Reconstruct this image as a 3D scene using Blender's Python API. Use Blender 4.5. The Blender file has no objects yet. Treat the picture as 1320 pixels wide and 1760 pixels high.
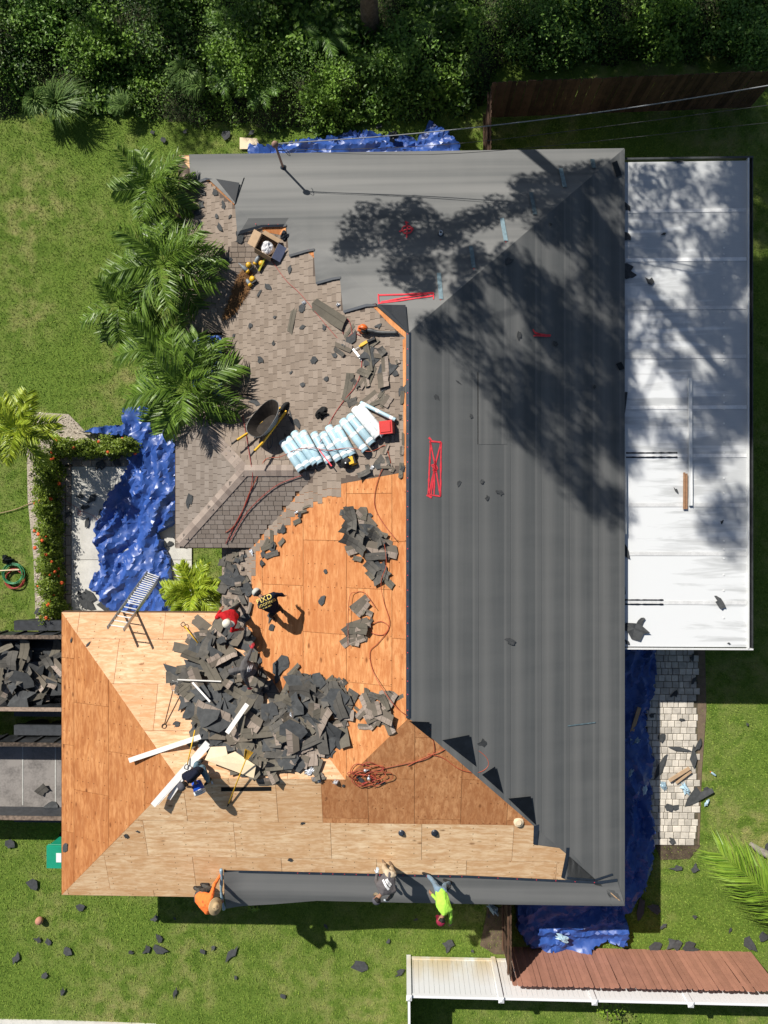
import bpy, bmesh, math, random
import numpy as np
from mathutils import Vector, Matrix, noise, geometry
from mathutils.bvhtree import BVHTree

# ------------------------------------------------------------------ camera, light
scene = bpy.context.scene
COL = scene.collection
F, CX, CY, H = 1222.0, 660.0, 880.0, 22.5      # focal length in photo pixels, photo centre, flying height (m)
TILT = math.radians(1.6)
cam_d = bpy.data.cameras.new("drone_camera")
cam_d.sensor_fit = 'VERTICAL'; cam_d.sensor_height = 24.0
cam_d.lens = 24.0 * F / 1760.0
cam_d.clip_start = 0.1; cam_d.clip_end = 2000
cam = bpy.data.objects.new("drone_camera", cam_d); COL.objects.link(cam)
cam.location = (0, 0, H); cam.rotation_euler = (0, TILT, 0)
scene.camera = cam

SUN_H = Vector((0.72, -0.86, -1.0))            # how a shadow runs for each metre of height
elev = math.atan2(1.0, math.hypot(0.72, 0.86))
world = bpy.data.worlds.new("World"); scene.world = world; world.use_nodes = True
wn = world.node_tree; wn.nodes.clear()
sky = wn.nodes.new("ShaderNodeTexSky"); sky.sky_type = 'NISHITA'; sky.sun_disc = False
sky.sun_elevation = elev; sky.sun_rotation = math.atan2(-0.72, 0.86)
bg = wn.nodes.new("ShaderNodeBackground"); bg.inputs[1].default_value = 0.055
wo = wn.nodes.new("ShaderNodeOutputWorld")
wn.links.new(sky.outputs[0], bg.inputs[0]); wn.links.new(bg.outputs[0], wo.inputs[0])
sun_d = bpy.data.lights.new("sun", 'SUN'); sun_d.energy = 5.0; sun_d.angle = math.radians(0.53)
sun_d.color = (1.0, 0.95, 0.87)
sun = bpy.data.objects.new("sun", sun_d); COL.objects.link(sun)
sun.rotation_euler = SUN_H.to_track_quat('-Z', 'Y').to_euler(); sun.location = (-20, 24, 28)
scene.view_settings.view_transform = 'Standard'; scene.view_settings.look = 'None'
scene.view_settings.exposure = 0.25; scene.view_settings.gamma = 1.0
scene.render.engine = 'CYCLES'
scene.cycles.max_bounces = 5; scene.cycles.diffuse_bounces = 3; scene.cycles.glossy_bounces = 2
scene.cycles.transmission_bounces = 3; scene.cycles.transparent_max_bounces = 4
scene.cycles.caustics_reflective = False; scene.cycles.caustics_refractive = False

rnd = random.Random(11)

# ------------------------------------------------------------------ geometry helpers
def P(px, py, z=0.0):
    """point at height z that stands at a place measured on the photograph"""
    dx, dy = (px - CX) / F, (CY - py) / F
    c, s = math.cos(TILT), math.sin(TILT)
    x, y, w = c * dx - s, dy, -s * dx - c
    t = (z - H) / w
    return Vector((x * t, y * t, z))

def world_of(o):
    m = o.matrix_basis.copy()
    if o.parent:
        m = world_of(o.parent) @ o.matrix_parent_inverse @ m
    return m

def tag(o, label=None, cat=None, group=None, kind=None):
    if label: o["label"] = label
    if cat: o["category"] = cat
    if group: o["group"] = group
    if kind: o["kind"] = kind
    return o

def empty(name, loc, label, cat, group=None, rz=0.0):
    o = bpy.data.objects.new(name, None); COL.objects.link(o)
    o.empty_display_size = 0.2
    o.location = loc; o.rotation_euler = (0, 0, rz)
    return tag(o, label, cat, group)

def mesh(name, verts, faces, mat=None, smooth=False):
    me = bpy.data.meshes.new(name)
    me.from_pydata([tuple(v) for v in verts], [], [tuple(f) for f in faces])
    if mat: me.materials.append(mat)
    if smooth: me.polygons.foreach_set("use_smooth", [True] * len(me.polygons))
    return me

def obj(name, me, parent=None, mw=None):
    """link mesh data; with mw the object is put at that world matrix even below a parent"""
    o = bpy.data.objects.new(name, me); COL.objects.link(o)
    if parent:
        o.parent = parent
    if mw is not None:
        if parent:
            o.matrix_parent_inverse = world_of(parent).inverted()
        o.matrix_basis = mw
    elif parent:
        o.matrix_parent_inverse = world_of(parent).inverted()
    return o

def mk(name, verts, faces, mat, parent=None, smooth=False):
    """mesh given in world coordinates; a top-level one gets its origin at its own base"""
    if parent is None:
        v = np.array([tuple(q) for q in verts], float)
        c = Vector(((v[:, 0].min() + v[:, 0].max()) / 2, (v[:, 1].min() + v[:, 1].max()) / 2, v[:, 2].min()))
        o = obj(name, mesh(name, [Vector(q) - c for q in verts], faces, mat, smooth))
        o.location = c
        return o
    return obj(name, mesh(name, verts, faces, mat, smooth), parent)

def nmesh(name, V, tris_or_quads, mat, tone=None, smooth=False):
    """fast mesh from numpy arrays, all faces with the same vertex count; tone = one float per face"""
    V = np.asarray(V, np.float32); Q = np.asarray(tris_or_quads, np.int32)
    k = Q.shape[1]
    me = bpy.data.meshes.new(name)
    me.vertices.add(len(V)); me.vertices.foreach_set("co", V.ravel())
    me.loops.add(Q.size); me.loops.foreach_set("vertex_index", Q.ravel())
    me.polygons.add(len(Q)); me.polygons.foreach_set("loop_start", np.arange(0, Q.size, k, dtype=np.int32))
    me.polygons.foreach_set("loop_total", np.full(len(Q), k, np.int32))
    me.polygons.foreach_set("use_smooth", np.full(len(Q), bool(smooth)))
    if tone is not None:
        at = me.attributes.new("tone", 'FLOAT', 'FACE'); at.data.foreach_set("value", np.asarray(tone, np.float32))
    me.update(calc_edges=True)
    if mat: me.materials.append(mat)
    return me

class MB:
    """collects simple shapes into one mesh"""
    def __init__(s): s.v, s.f, s.m = [], [], []
    def add(s, v, f, m=0):
        b = len(s.v); s.v += [Vector(q) for q in v]; s.f += [tuple(b + i for i in q) for q in f]; s.m += [m] * len(f); return s
    def box(s, c, size, M=None, m=0, taper=1.0):
        x, y, z = size[0] / 2, size[1] / 2, size[2] / 2
        v = [Vector((a * x * (taper if cc > 0 else 1), b * y * (taper if cc > 0 else 1), cc * z)) for cc in (-1, 1) for b in (-1, 1) for a in (-1, 1)]
        c = Vector(c)
        v = [(M @ q if M else q) + c for q in v]
        return s.add(v, [(0, 2, 3, 1), (4, 5, 7, 6), (0, 1, 5, 4), (2, 6, 7, 3), (0, 4, 6, 2), (1, 3, 7, 5)], m)
    def bar(s, a, b, w, h, m=0, up=(0, 0, 1)):
        """a box beam from a to b"""
        a, b = Vector(a), Vector(b); d = (b - a); L = d.length
        if L < 1e-6: return s
        d /= L; u = Vector(up); r = d.cross(u)
        if r.length < 1e-4: r = d.cross(Vector((1, 0, 0)))
        r.normalize(); u = r.cross(d)
        M = Matrix((d, r, u)).transposed()
        return s.box((a + b) / 2, (L, w, h), M, m)
    def tube(s, pts, r, n=6, m=0, caps=True):
        pts = [Vector(p) for p in pts]; k = len(pts)
        rs = r if isinstance(r, (list, tuple)) else [r] * k
        rings = []; prev = None
        for i, p in enumerate(pts):
            t = (pts[min(i + 1, k - 1)] - pts[max(i - 1, 0)])
            if t.length < 1e-9: t = Vector((0, 0, 1))
            t.normalize()
            if prev is None:
                a = t.cross(Vector((0, 0, 1)))
                if a.length < 1e-3: a = t.cross(Vector((1, 0, 0)))
            else:
                a = prev - t * prev.dot(t)
                if a.length < 1e-6: a = t.cross(Vector((0.3, 1, 0.2)))
            a.normalize(); prev = a; b = t.cross(a)
            rings.append([p + (a * math.cos(2 * math.pi * j / n) + b * math.sin(2 * math.pi * j / n)) * rs[i] for j in range(n)])
        v = [q for g in rings for q in g]
        f = [(i * n + j, i * n + (j + 1) % n, (i + 1) * n + (j + 1) % n, (i + 1) * n + j) for i in range(k - 1) for j in range(n)]
        if caps: f += [tuple(range(n))[::-1], tuple((k - 1) * n + j for j in range(n))]
        return s.add(v, f, m)
    def lathe(s, prof, n=16, M=None, m=0):
        """prof: (radius, height) from the bottom up, axis z"""
        v = []; 
        for r, z in prof:
            v += [Vector((r * math.cos(2 * math.pi * j / n), r * math.sin(2 * math.pi * j / n), z)) for j in range(n)]
        if M: v = [M @ q for q in v]
        k = len(prof)
        f = [(i * n + j, i * n + (j + 1) % n, (i + 1) * n + (j + 1) % n, (i + 1) * n + j) for i in range(k - 1) for j in range(n)]
        if prof[0][0] > 1e-4: f.append(tuple(range(n))[::-1])
        if prof[-1][0] > 1e-4: f.append(tuple((k - 1) * n + j for j in range(n)))
        return s.add(v, f, m)
    def build(s, name, mat, parent=None, smooth=False):
        mats = mat if isinstance(mat, (list, tuple)) else [mat]
        o = mk(name, s.v, s.f, mats[0], parent, smooth)
        for q in mats[1:]: o.data.materials.append(q)
        if len(mats) > 1: o.data.polygons.foreach_set("material_index", s.m)
        return o

def spline(pts, per=6):
    """smooth curve through points"""
    pts = [Vector(p) for p in pts]; out = []
    q = [pts[0]] + pts + [pts[-1]]
    for i in range(1, len(q) - 2):
        a, b, c, d = q[i - 1], q[i], q[i + 1], q[i + 2]
        for k in range(per):
            t = k / per
            out.append(0.5 * ((2 * b) + (c - a) * t + (2 * a - 5 * b + 4 * c - d) * t * t + (3 * b - a - 3 * c + d) * t ** 3))
    out.append(pts[-1]); return out

def inside(p, poly):
    x, y = p[0], p[1]; r = False; j = len(poly) - 1
    for i in range(len(poly)):
        xi, yi = poly[i][0], poly[i][1]; xj, yj = poly[j][0], poly[j][1]
        if (yi > y) != (yj > y) and x < (xj - xi) * (y - yi) / (yj - yi) + xi: r = not r
        j = i
    return r

def fbm(x, y, z=0.0, o=4):
    return noise.fractal(Vector((x, y, z)), 1.0, 2.0, o)

# ------------------------------------------------------------------ materials
def lin(*c):
    """colour as read in a picture (0-255) to scene linear"""
    return tuple(((v / 255) / 12.92 if v / 255 <= 0.04045 else ((v / 255 + 0.055) / 1.055) ** 2.4) for v in c)

class NT:
    def __init__(s, name):
        s.mat = bpy.data.materials.new(name); s.mat.use_nodes = True
        s.t = s.mat.node_tree; s.b = s.t.nodes["Principled BSDF"]
    def n(s, kind, **kw):
        q = s.t.nodes.new("ShaderNode" + kind)
        for k, v in kw.items(): setattr(q, k, v)
        return q
    def l(s, a, b): s.t.links.new(a, b)
    def val(s, a, b): 
        if hasattr(a, "links"): s.l(a, b)
        else: b.default_value = a
    def math(s, op, a, b=0.5, clamp=False):
        q = s.n("Math", operation=op, use_clamp=clamp); s.val(a, q.inputs[0]); s.val(b, q.inputs[1]); return q.outputs[0]
    def mix(s, f, a, b, mode='MIX'):
        q = s.n("Mix", data_type='RGBA', blend_type=mode); s.val(f, q.inputs[0])
        for v, i in ((a, 6), (b, 7)):
            if hasattr(v, "links"): s.l(v, q.inputs[i])
            else: q.inputs[i].default_value = tuple(v)[:3] + (1,)
        return q.outputs[2]
    def ramp(s, f, stops):
        q = s.n("ValToRGB"); e = q.color_ramp.elements
        while len(e) < len(stops): e.new(0.5)
        for i, (p, c) in enumerate(stops):
            e[i].position = p; e[i].color = (c, c, c, 1) if not hasattr(c, "__len__") else tuple(c)[:3] + (1,)
        s.l(f, q.inputs[0]); return q.outputs[0]
    def pos(s, scale=(1, 1, 1), obj_space=False, rnd_off=0.0):
        if obj_space: p = s.n("TexCoord").outputs["Object"]
        else: p = s.n("NewGeometry").outputs["Position"]
        q = s.n("Mapping"); q.inputs["Scale"].default_value = scale; s.l(p, q.inputs[0])
        if rnd_off:
            oi = s.n("ObjectInfo"); m = s.n("CombineXYZ")
            s.l(s.math('MULTIPLY', oi.outputs["Random"], rnd_off), m.inputs[0]); s.l(s.math('MULTIPLY', oi.outputs["Random"], rnd_off * 1.7), m.inputs[1])
            s.l(m.outputs[0], q.inputs["Location"])
        return q.outputs[0]
    def noise(s, v, scale, detail=4, rough=0.55, dist=0.0):
        q = s.n("TexNoise"); s.l(v, q.inputs["Vector"]); q.inputs["Scale"].default_value = scale
        q.inputs["Detail"].default_value = detail; q.inputs["Roughness"].default_value = rough
        q.inputs["Distortion"].default_value = dist; return q.outputs[0]
    def rand(s): return s.n("ObjectInfo").outputs["Random"]
    def tone(s): return s.n("Attribute", attribute_name="tone").outputs["Fac"]
    def bump(s, h, strength=0.3, dist=0.02):
        q = s.n("Bump"); q.inputs["Strength"].default_value = strength; q.inputs["Distance"].default_value = dist
        s.l(h, q.inputs["Height"]); s.l(q.outputs[0], s.b.inputs["Normal"])
    def out(s, col, rough=0.7, spec=0.3, metal=0.0):
        s.val(col if hasattr(col, "links") else tuple(col)[:3] + (1,), s.b.inputs["Base Color"]); s.val(rough, s.b.inputs["Roughness"])
        s.b.inputs["Specular IOR Level"].default_value = spec; s.b.inputs["Metallic"].default_value = metal
        return s.mat

def plain(name, c, rough=0.7, var=0.12, scale=6.0, spec=0.3, metal=0.0, bump=0.0):
    """one colour with grain, dirt and a little change from one object to the next"""
    t = NT(name); v = t.pos()
    n1 = t.noise(v, scale, 5); n2 = t.noise(v, scale * 7, 3)
    m = t.math('ADD', t.math('MULTIPLY', n1, 0.65), t.math('MULTIPLY', n2, 0.35))
    m = t.math('ADD', m, t.math('MULTIPLY', t.math('SUBTRACT', t.rand(), 0.5), 0.35))
    lo = tuple(x * (1 - var * 1.6) for x in c); hi = tuple(min(1, x * (1 + var * 1.6)) for x in c)
    col = t.mix(t.ramp(m, [(0.3, 0.0), (0.72, 1.0)]), lo, hi)
    if bump: t.bump(n2, bump)
    return t.out(col, rough, spec, metal)
# ------------------------------------------------------------------ materials of the setting
def mat_lawn():
    t = NT("lawn"); v = t.pos()
    big = t.noise(v, 0.35, 4); mid = t.noise(v, 2.2, 4); fine = t.noise(v, 22, 4, 0.7)
    g1, g2, dry = (0.080, 0.142, 0.020), (0.165, 0.235, 0.040), (0.31, 0.28, 0.12)
    c = t.mix(t.ramp(fine, [(0.35, 0), (0.68, 1)]), g1, g2)
    d = t.math('MULTIPLY', t.ramp(big, [(0.42, 0), (0.66, 1)]), t.ramp(mid, [(0.40, 0), (0.68, 1)]))
    c = t.mix(t.math('MULTIPLY', d, 0.8), c, dry)
    c = t.mix(t.math('MULTIPLY', t.ramp(mid, [(0.3, 1), (0.5, 0)]), 0.35), c, (0.03, 0.065, 0.008))
    t.bump(fine, 0.6, 0.03)
    return t.out(c, 0.9, 0.1)
def mat_blade():
    t = NT("grass_blade"); v = t.pos()
    big = t.noise(v, 0.35, 4); mid = t.noise(v, 2.2, 4); tn = t.tone()
    c = t.mix(tn, (0.072, 0.145, 0.015), (0.245, 0.338, 0.055))
    d = t.math('MULTIPLY', t.ramp(big, [(0.42, 0), (0.66, 1)]), t.ramp(mid, [(0.40, 0), (0.68, 1)]))
    c = t.mix(t.math('MULTIPLY', d, 0.78), c, (0.36, 0.315, 0.12))
    return t.out(c, 0.75, 0.15)
def mat_leaf(name, a, b, rough=0.5, trans=0.25):
    t = NT(name); tn = t.tone()
    c = t.mix(tn, a, b)
    t.out(c, rough, 0.35)
    tr = t.n("BsdfTranslucent"); t.l(c, tr.inputs[0]); ms = t.n("MixShader"); ms.inputs[0].default_value = trans
    t.l(t.b.outputs[0], ms.inputs[1]); t.l(tr.outputs[0], ms.inputs[2])
    t.l(ms.outputs[0], t.t.nodes["Material Output"].inputs[0])
    return t.mat
def mat_ply(name, a, b, dark, along):
    """plywood; grain runs along x or y"""
    t = NT(name)
    s = (0.9, 4.2, 4.2) if along == 'x' else (4.2, 0.9, 4.2)
    v = t.pos(s, rnd_off=37.0); vi = t.pos((1, 1, 1), rnd_off=23.0)
    g = t.noise(v, 0.9, 5, 0.65, 2.2); fine = t.noise(v, 7.0, 3, 0.6); blot = t.noise(vi, 1.6, 4)
    w = t.n("TexWave"); w.inputs["Scale"].default_value = 0.30; w.inputs["Distortion"].default_value = 14.0; w.inputs["Detail"].default_value = 2.0
    w.inputs["Detail Scale"].default_value = 1.2
    w.bands_direction = 'Y' if along == 'x' else 'X'; t.l(v, w.inputs["Vector"])
    c = t.mix(t.ramp(g, [(0.3, 0), (0.7, 1)]), a, b)
    c = t.mix(t.math('MULTIPLY', t.ramp(w.outputs[0], [(0.45, 0), (0.9, 1)]), 0.26), c, dark)
    c = t.mix(t.math('MULTIPLY', t.ramp(fine, [(0.50, 0), (0.72, 1)]), 0.55), c, dark)
    mid = t.noise(v, 2.6, 3, 0.6, 0.8); c = t.mix(t.math('MULTIPLY', t.ramp(mid, [(0.47, 0), (0.60, 1)]), 0.48), c, dark); c = t.mix(t.math('MULTIPLY', t.ramp(mid, [(0.34, 1), (0.44, 0)]), 0.40), c, tuple(min(1, q * 1.12) for q in b))
    # knots
    kn = t.n("TexVoronoi"); ks = (1.5, 3.2, 3.2) if along == 'x' else (3.2, 1.5, 3.2)
    t.l(t.pos(ks, rnd_off=11.0), kn.inputs["Vector"]); kn.inputs["Scale"].default_value = 1.0
    k = t.math('MULTIPLY', t.ramp(kn.outputs["Distance"], [(0.06, 1), (0.15, 0)]), t.ramp(t.noise(vi, 2.3, 2), [(0.44, 0), (0.54, 0.85)]))
    c = t.mix(k, c, tuple(q * 0.35 for q in dark))
    c = t.mix(t.math('MULTIPLY', t.ramp(blot, [(0.42, 0), (0.70, 1)]), 0.35), c, dark)
    bl2 = t.noise(t.pos((1, 1, 1), rnd_off=7.0), 5.0, 3); c = t.mix(t.math('MULTIPLY', t.ramp(bl2, [(0.5, 0), (0.72, 1)]), 0.18), c, dark)
    c = t.mix(t.math('MULTIPLY', t.math('SUBTRACT', t.rand(), 0.2, True), 0.5), c, dark)
    px_ = t.n("SeparateXYZ"); t.l(t.pos(rnd_off=0.8), px_.inputs[0])
    ia, ib = (0, 1) if along == 'x' else (1, 0)
    ra = t.math('LESS_THAN', t.math('ABSOLUTE', t.math('SUBTRACT', t.math('FRACT', t.math('MULTIPLY', px_.outputs[ia], 1.64)), 0.5)), 0.022)
    rb = t.math('LESS_THAN', t.math('ABSOLUTE', t.math('SUBTRACT', t.math('FRACT', t.math('MULTIPLY', px_.outputs[ib], 5.5)), 0.5)), 0.085)
    nl = t.math('MULTIPLY', t.math('MULTIPLY', ra, rb), t.ramp(t.noise(t.pos(), 3.0, 2), [(0.42, 0), (0.5, 1)]))
    c = t.mix(t.math('MULTIPLY', nl, 0.75), c, tuple(q * 0.3 for q in dark))
    t.bump(fine, 0.15, 0.01)
    return t.out(c, 0.75, 0.2)
def mat_under(name, along):
    """grey roof underlayment, faint weave and dusty streaks along the roll"""
    t = NT(name)
    s = (0.12, 5.0, 5.0) if along == 'x' else (5.0, 0.12, 5.0)
    v = t.pos(s, rnd_off=9.0); st = t.noise(v, 1.0, 5, 0.6); blot = t.noise(t.pos(rnd_off=5.0), 0.7, 4)
    cross = t.noise(t.pos((0.25, 2.5, 1) if along == 'y' else (2.5, 0.25, 1)), 1.0, 3)
    fine = t.noise(t.pos(), 60, 2)
    m = t.math('ADD', t.math('MULTIPLY', st, 0.6), t.math('ADD', t.math('MULTIPLY', blot, 0.25), t.math('MULTIPLY', cross, 0.3)))
    c = t.mix(t.ramp(m, [(0.38, 0), (0.80, 1)]), (0.068, 0.074, 0.077), (0.150, 0.152, 0.149))
    c = t.mix(t.math('MULTIPLY', t.rand(), 0.5), c, (0.076, 0.083, 0.087))
    c = t.mix(t.math('MULTIPLY', fine, 0.14), c, (0.22, 0.22, 0.21))
    if along == 'y':
        gx_ = t.n("SeparateXYZ"); t.l(t.n("TexCoord").outputs["Generated"], gx_.inputs[0])
        bd = t.ramp(gx_.outputs[0], [(0.0, 0.0), (0.03, 0.9), (0.16, 0.35), (0.30, 0.75), (0.55, 0.10), (0.80, 0.0), (0.84, 0.65), (0.90, 0.25)])
        c = t.mix(t.math('MULTIPLY', bd, 0.66), c, (0.205, 0.204, 0.197))
    else:
        c = t.mix(t.math('MULTIPLY', t.ramp(t.noise(t.pos((0.05, 1.5, 1)), 1.0, 3), [(0.36, 0.1), (0.62, 1)]), 0.70), c, (0.245, 0.243, 0.234))  # pulled lighter than the east rolls: the north slope's brightness put into the colour
    return t.out(c, 0.85, 0.2)
def mat_shingle(name, a, b, spread=0.6):
    t = NT(name); v = t.pos()
    n = t.noise(v, 60, 3, 0.7); n2 = t.noise(v, 1.1, 4)
    m = t.math('ADD', t.math('MULTIPLY', t.tone(), spread), t.math('MULTIPLY', n2, 1 - spread))
    c = t.mix(t.ramp(m, [(0.2, 0), (0.8, 1)]), a, b)
    c = t.mix(t.math('MULTIPLY', t.ramp(n, [(0.5, 0), (0.7, 1)]), 0.35), c, tuple(q * 0.55 for q in a))
    t.bump(n, 0.2, 0.005)
    return t.out(c, 0.92, 0.1)
M = {}
M['lawn'] = mat_lawn(); M['blade'] = mat_blade()
M['ply_w'] = mat_ply("plywood_orange", (0.585, 0.245, 0.085), (0.735, 0.370, 0.160), (0.430, 0.140, 0.042), 'y')
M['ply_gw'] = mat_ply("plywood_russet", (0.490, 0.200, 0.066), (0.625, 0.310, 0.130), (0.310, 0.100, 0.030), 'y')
M['ply_n'] = mat_ply("plywood_pale", (0.720, 0.470, 0.275), (0.82, 0.60, 0.39), (0.560, 0.260, 0.110), 'x')
M['ply_s'] = mat_ply("plywood_tan", (0.810, 0.560, 0.320), (0.900, 0.700, 0.460), (0.560, 0.290, 0.120), 'x')
M['ply_d'] = mat_ply("plywood_brown", (0.560, 0.250, 0.100), (0.680, 0.360, 0.165), (0.340, 0.125, 0.044), 'y')
M['und_e'] = mat_under("underlayment_grey_y", 'y'); M['und_n'] = mat_under("underlayment_grey_x", 'x')
M['black_membrane'] = plain("membrane_black", (0.008, 0.011, 0.016), 0.5, 0.3, 3, 0.25)
M['navy_edge'] = plain("membrane_edge", (0.020, 0.028, 0.042), 0.4, 0.25, 5, 0.5)
M['shingle'] = mat_shingle("shingle_tan", (0.235, 0.188, 0.150), (0.325, 0.266, 0.217))
M['shingle_grey'] = mat_shingle("shingle_weathered", (0.215, 0.180, 0.152), (0.290, 0.248, 0.214))
M['cap'] = mat_shingle("shingle_cap", (0.26, 0.21, 0.18), (0.40, 0.33, 0.28))
M['stucco'] = plain("stucco", (0.62, 0.56, 0.46), 0.9, 0.06, 3)
M['fascia'] = plain("fascia_wood", (0.10, 0.060, 0.036), 0.85, 0.5, 9)
M['deck_under'] = plain("deck_core", (0.30, 0.16, 0.08), 0.9, 0.2, 5)
M['red_paint'] = plain("red_spray_paint", (0.78, 0.055, 0.075), 0.7, 0.15, 12)
M['red_cap'] = plain("red_plastic_cap", (0.65, 0.04, 0.06), 0.5, 0.05)
M['tape'] = plain("blue_grey_tape", (0.15, 0.215, 0.245), 0.5, 0.25, 12)
M['concrete'] = plain("concrete", (0.56, 0.545, 0.50), 0.9, 0.12, 2.5)
M['paver'] = plain("paver", (0.56, 0.515, 0.445), 0.9, 0.18, 5)
M['soil'] = plain("soil", (0.115, 0.085, 0.058), 0.95, 0.35, 5)
M['pebble_bed'] = plain("pebble_bed", (0.30, 0.26, 0.21), 0.95, 0.4, 14)

# ------------------------------------------------------------------ the ground
g = mk('lawn', [(-150, -150, -0.02), (150, -150, -0.02), (150, 150, -0.02), (-150, 150, -0.02)], [(0, 1, 2, 3)], M['lawn'])
tag(g, kind='structure')

# ------------------------------------------------------------------ roof shape
EZ = 2.7
def ex(px, py): return P(px, py, EZ)
yN = (ex(305, 269).y + ex(1072, 254).y) / 2
yS = (ex(105, 1536).y + ex(1073, 1555).y) / 2
xE = ex(1072, 900).x
xW = ex(382, 620).x
RZ = 4.72
ridge_x = P(703, 900, RZ).x
pk_n, pk_s = P(703, 572, RZ).y, P(703, 1234, RZ).y
rise = RZ - EZ
pE, pW = rise / (xE - ridge_x), rise / (ridge_x - xW)
pN, pS = rise / (yN - pk_n), rise / (pk_s - yS)
xNW, yNW = ex(307, 400).x, ex(320, 572).y
EP = 3.05
xPo, yPo0, yPo1 = P(302, 800, EP).x, P(302, 941, EP).y, P(302, 682, EP).y
xG, yG = ex(106, 1300).x, ex(240, 1053).y
gz = P(305, 1336, 4.05)
def pl(a, b, c): return (a, b, c)
PN = pl(0, -pN, EZ + pN * yN); PS = pl(0, pS, EZ - pS * yS)
PE = pl(-pE, 0, EZ + pE * xE); PW = pl(pW, 0, EZ - pW * xW)
p4 = 0.36
NW_W = pl(p4, 0, EZ - p4 * xNW); NW_S = pl(0, 0.27, EZ - 0.27 * yNW)
PO_W = pl(p4, 0, EP - p4 * xPo); PO_S = pl(0, p4, EP - p4 * yPo0); PO_N = pl(0, -p4, EP + p4 * yPo1)
g_rise = pS * (gz.y - yS)
G_W = pl(g_rise / (gz.x - xG), 0, EZ - g_rise / (gz.x - xG) * xG)
G_N = pl(0, -g_rise / (yG - gz.y), EZ + g_rise / (yG - gz.y) * yG)
WINGS = [[PN, PS, PE, PW], [PN, NW_W, NW_S, PE], [PO_W, PO_S, PO_N, PE], [G_W, PS, G_N, PE]]
PLANES = [PN, PS, PE, PW, NW_W, NW_S, PO_W, PO_S, PO_N, G_W, G_N]
def wings_at(x, y):
    return [w for i, w in enumerate(WINGS) if i != 2 or (x >= xPo - 1e-3 and yPo0 - 1e-3 <= y <= yPo1 + 1e-3)]
def roof(x, y):
    return max(min(a * x + b * y + c for a, b, c in w) for w in wings_at(x, y))
def active(x, y):
    best, bp = -1e9, None
    for w in wings_at(x, y):
        z, p = min(((a * x + b * y + c), (a, b, c)) for a, b, c in w)
        if z > best: best, bp = z, p
    return bp
LINES = []
for i in range(len(PLANES)):
    for j in range(i + 1, len(PLANES)):
        a, b, c = (PLANES[i][k] - PLANES[j][k] for k in range(3))
        n = math.hypot(a, b)
        if n > 1e-6: LINES.append((a / n, b / n, c / n))
LINES += [(0, 1, -yPo0), (0, 1, -yPo1), (1, 0, -xPo)]
def split(poly):
    """cut a convex plan polygon along every hip, ridge and valley it crosses"""
    if len({active(x, y) for x, y in [(q[0], q[1]) for q in poly]} | {active(sum(q[0] for q in poly) / len(poly), sum(q[1] for q in poly) / len(poly))}) == 1 and len(poly) < 5:
        return [poly]
    out = [poly]
    for a, b, c in LINES:
        nxt = []
        for p in out:
            d = [a * q[0] + b * q[1] + c for q in p]
            if min(d) > -1e-4 or max(d) < 1e-4: nxt.append(p); continue
            A, B = [], []
            for k in range(len(p)):
                q, r, dq, dr = p[k], p[(k + 1) % len(p)], d[k], d[(k + 1) % len(p)]
                if dq >= 0: A.append(q)
                if dq <= 0: B.append(q)
                if dq * dr < 0:
                    t = dq / (dq - dr); m = (q[0] + (r[0] - q[0]) * t, q[1] + (r[1] - q[1]) * t); A.append(m); B.append(m)
            for s in (A, B):
                if len(s) > 2: nxt.append(s)
        out = nxt
    return out
def clip(poly, a, b, c):
    """keep the side where a x + b y + c >= 0"""
    o = []
    for k in range(len(poly)):
        q, r = poly[k], poly[(k + 1) % len(poly)]
        dq, dr = a * q[0] + b * q[1] + c, a * r[0] + b * r[1] + c
        if dq >= 0: o.append(q)
        if dq * dr < 0:
            t = dq / (dq - dr); o.append((q[0] + (r[0] - q[0]) * t, q[1] + (r[1] - q[1]) * t))
    return o
def ccw(p):
    s = sum(p[i][0] * p[(i + 1) % len(p)][1] - p[(i + 1) % len(p)][0] * p[i][1] for i in range(len(p)))
    return list(p) if s > 0 else list(p)[::-1]
def drape(polys, off, th, only=None, hfun=None):
    """sheet of thickness th that lies off above the roof, over plan polygons"""
    hf = hfun or (lambda x, y: roof(x, y))
    vid, V, Fc = {}, [], []
    def vi(x, y, pl_):
        z = pl_[0] * x + pl_[1] * y + pl_[2] if hfun is None else hf(x, y)
        k = (round(x, 4), round(y, 4), round(z, 2))
        if k not in vid:
            vid[k] = len(V); V.append(Vector((x, y, z + off + th)))
        return vid[k]
    for poly in polys:
        for s in split(ccw([(q[0], q[1]) for q in poly])):
            cx, cy = sum(q[0] for q in s) / len(s), sum(q[1] for q in s) / len(s)
            if only is not None and active(cx, cy) not in only: continue
            f = []; ap = active(cx, cy)
            for q in s:
                i = vi(q[0], q[1], ap)
                if not f or (f[-1] != i): f.append(i)
            if len(f) > 1 and f[0] == f[-1]: f.pop()
            if len(f) > 2: Fc.append(tuple(f))
    cnt = {}
    for f in Fc:
        for k in range(len(f)):
            e = (f[k], f[(k + 1) % len(f)]); cnt[e] = cnt.get(e, 0) + 1
    low = {}
    def lo(i):
        if i not in low: low[i] = len(V); V.append(V[i] - Vector((0, 0, th)))
        return low[i]
    for (a, b) in list(cnt):
        if (b, a) not in cnt: Fc.append((b, a, lo(a), lo(b)))
    return V, Fc
def RX(px, py, h=0.0):
    """point on the roof (h above it) at a place measured on the photograph"""
    z = EZ + 1
    for _ in range(40):
        p = P(px, py, z); z = 0.5 * z + 0.5 * (roof(p.x, p.y) + h)
    p = P(px, py, z); return p
def rxy(*pts): return [(RX(a, b).x, RX(a, b).y) for a, b in pts]

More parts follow.
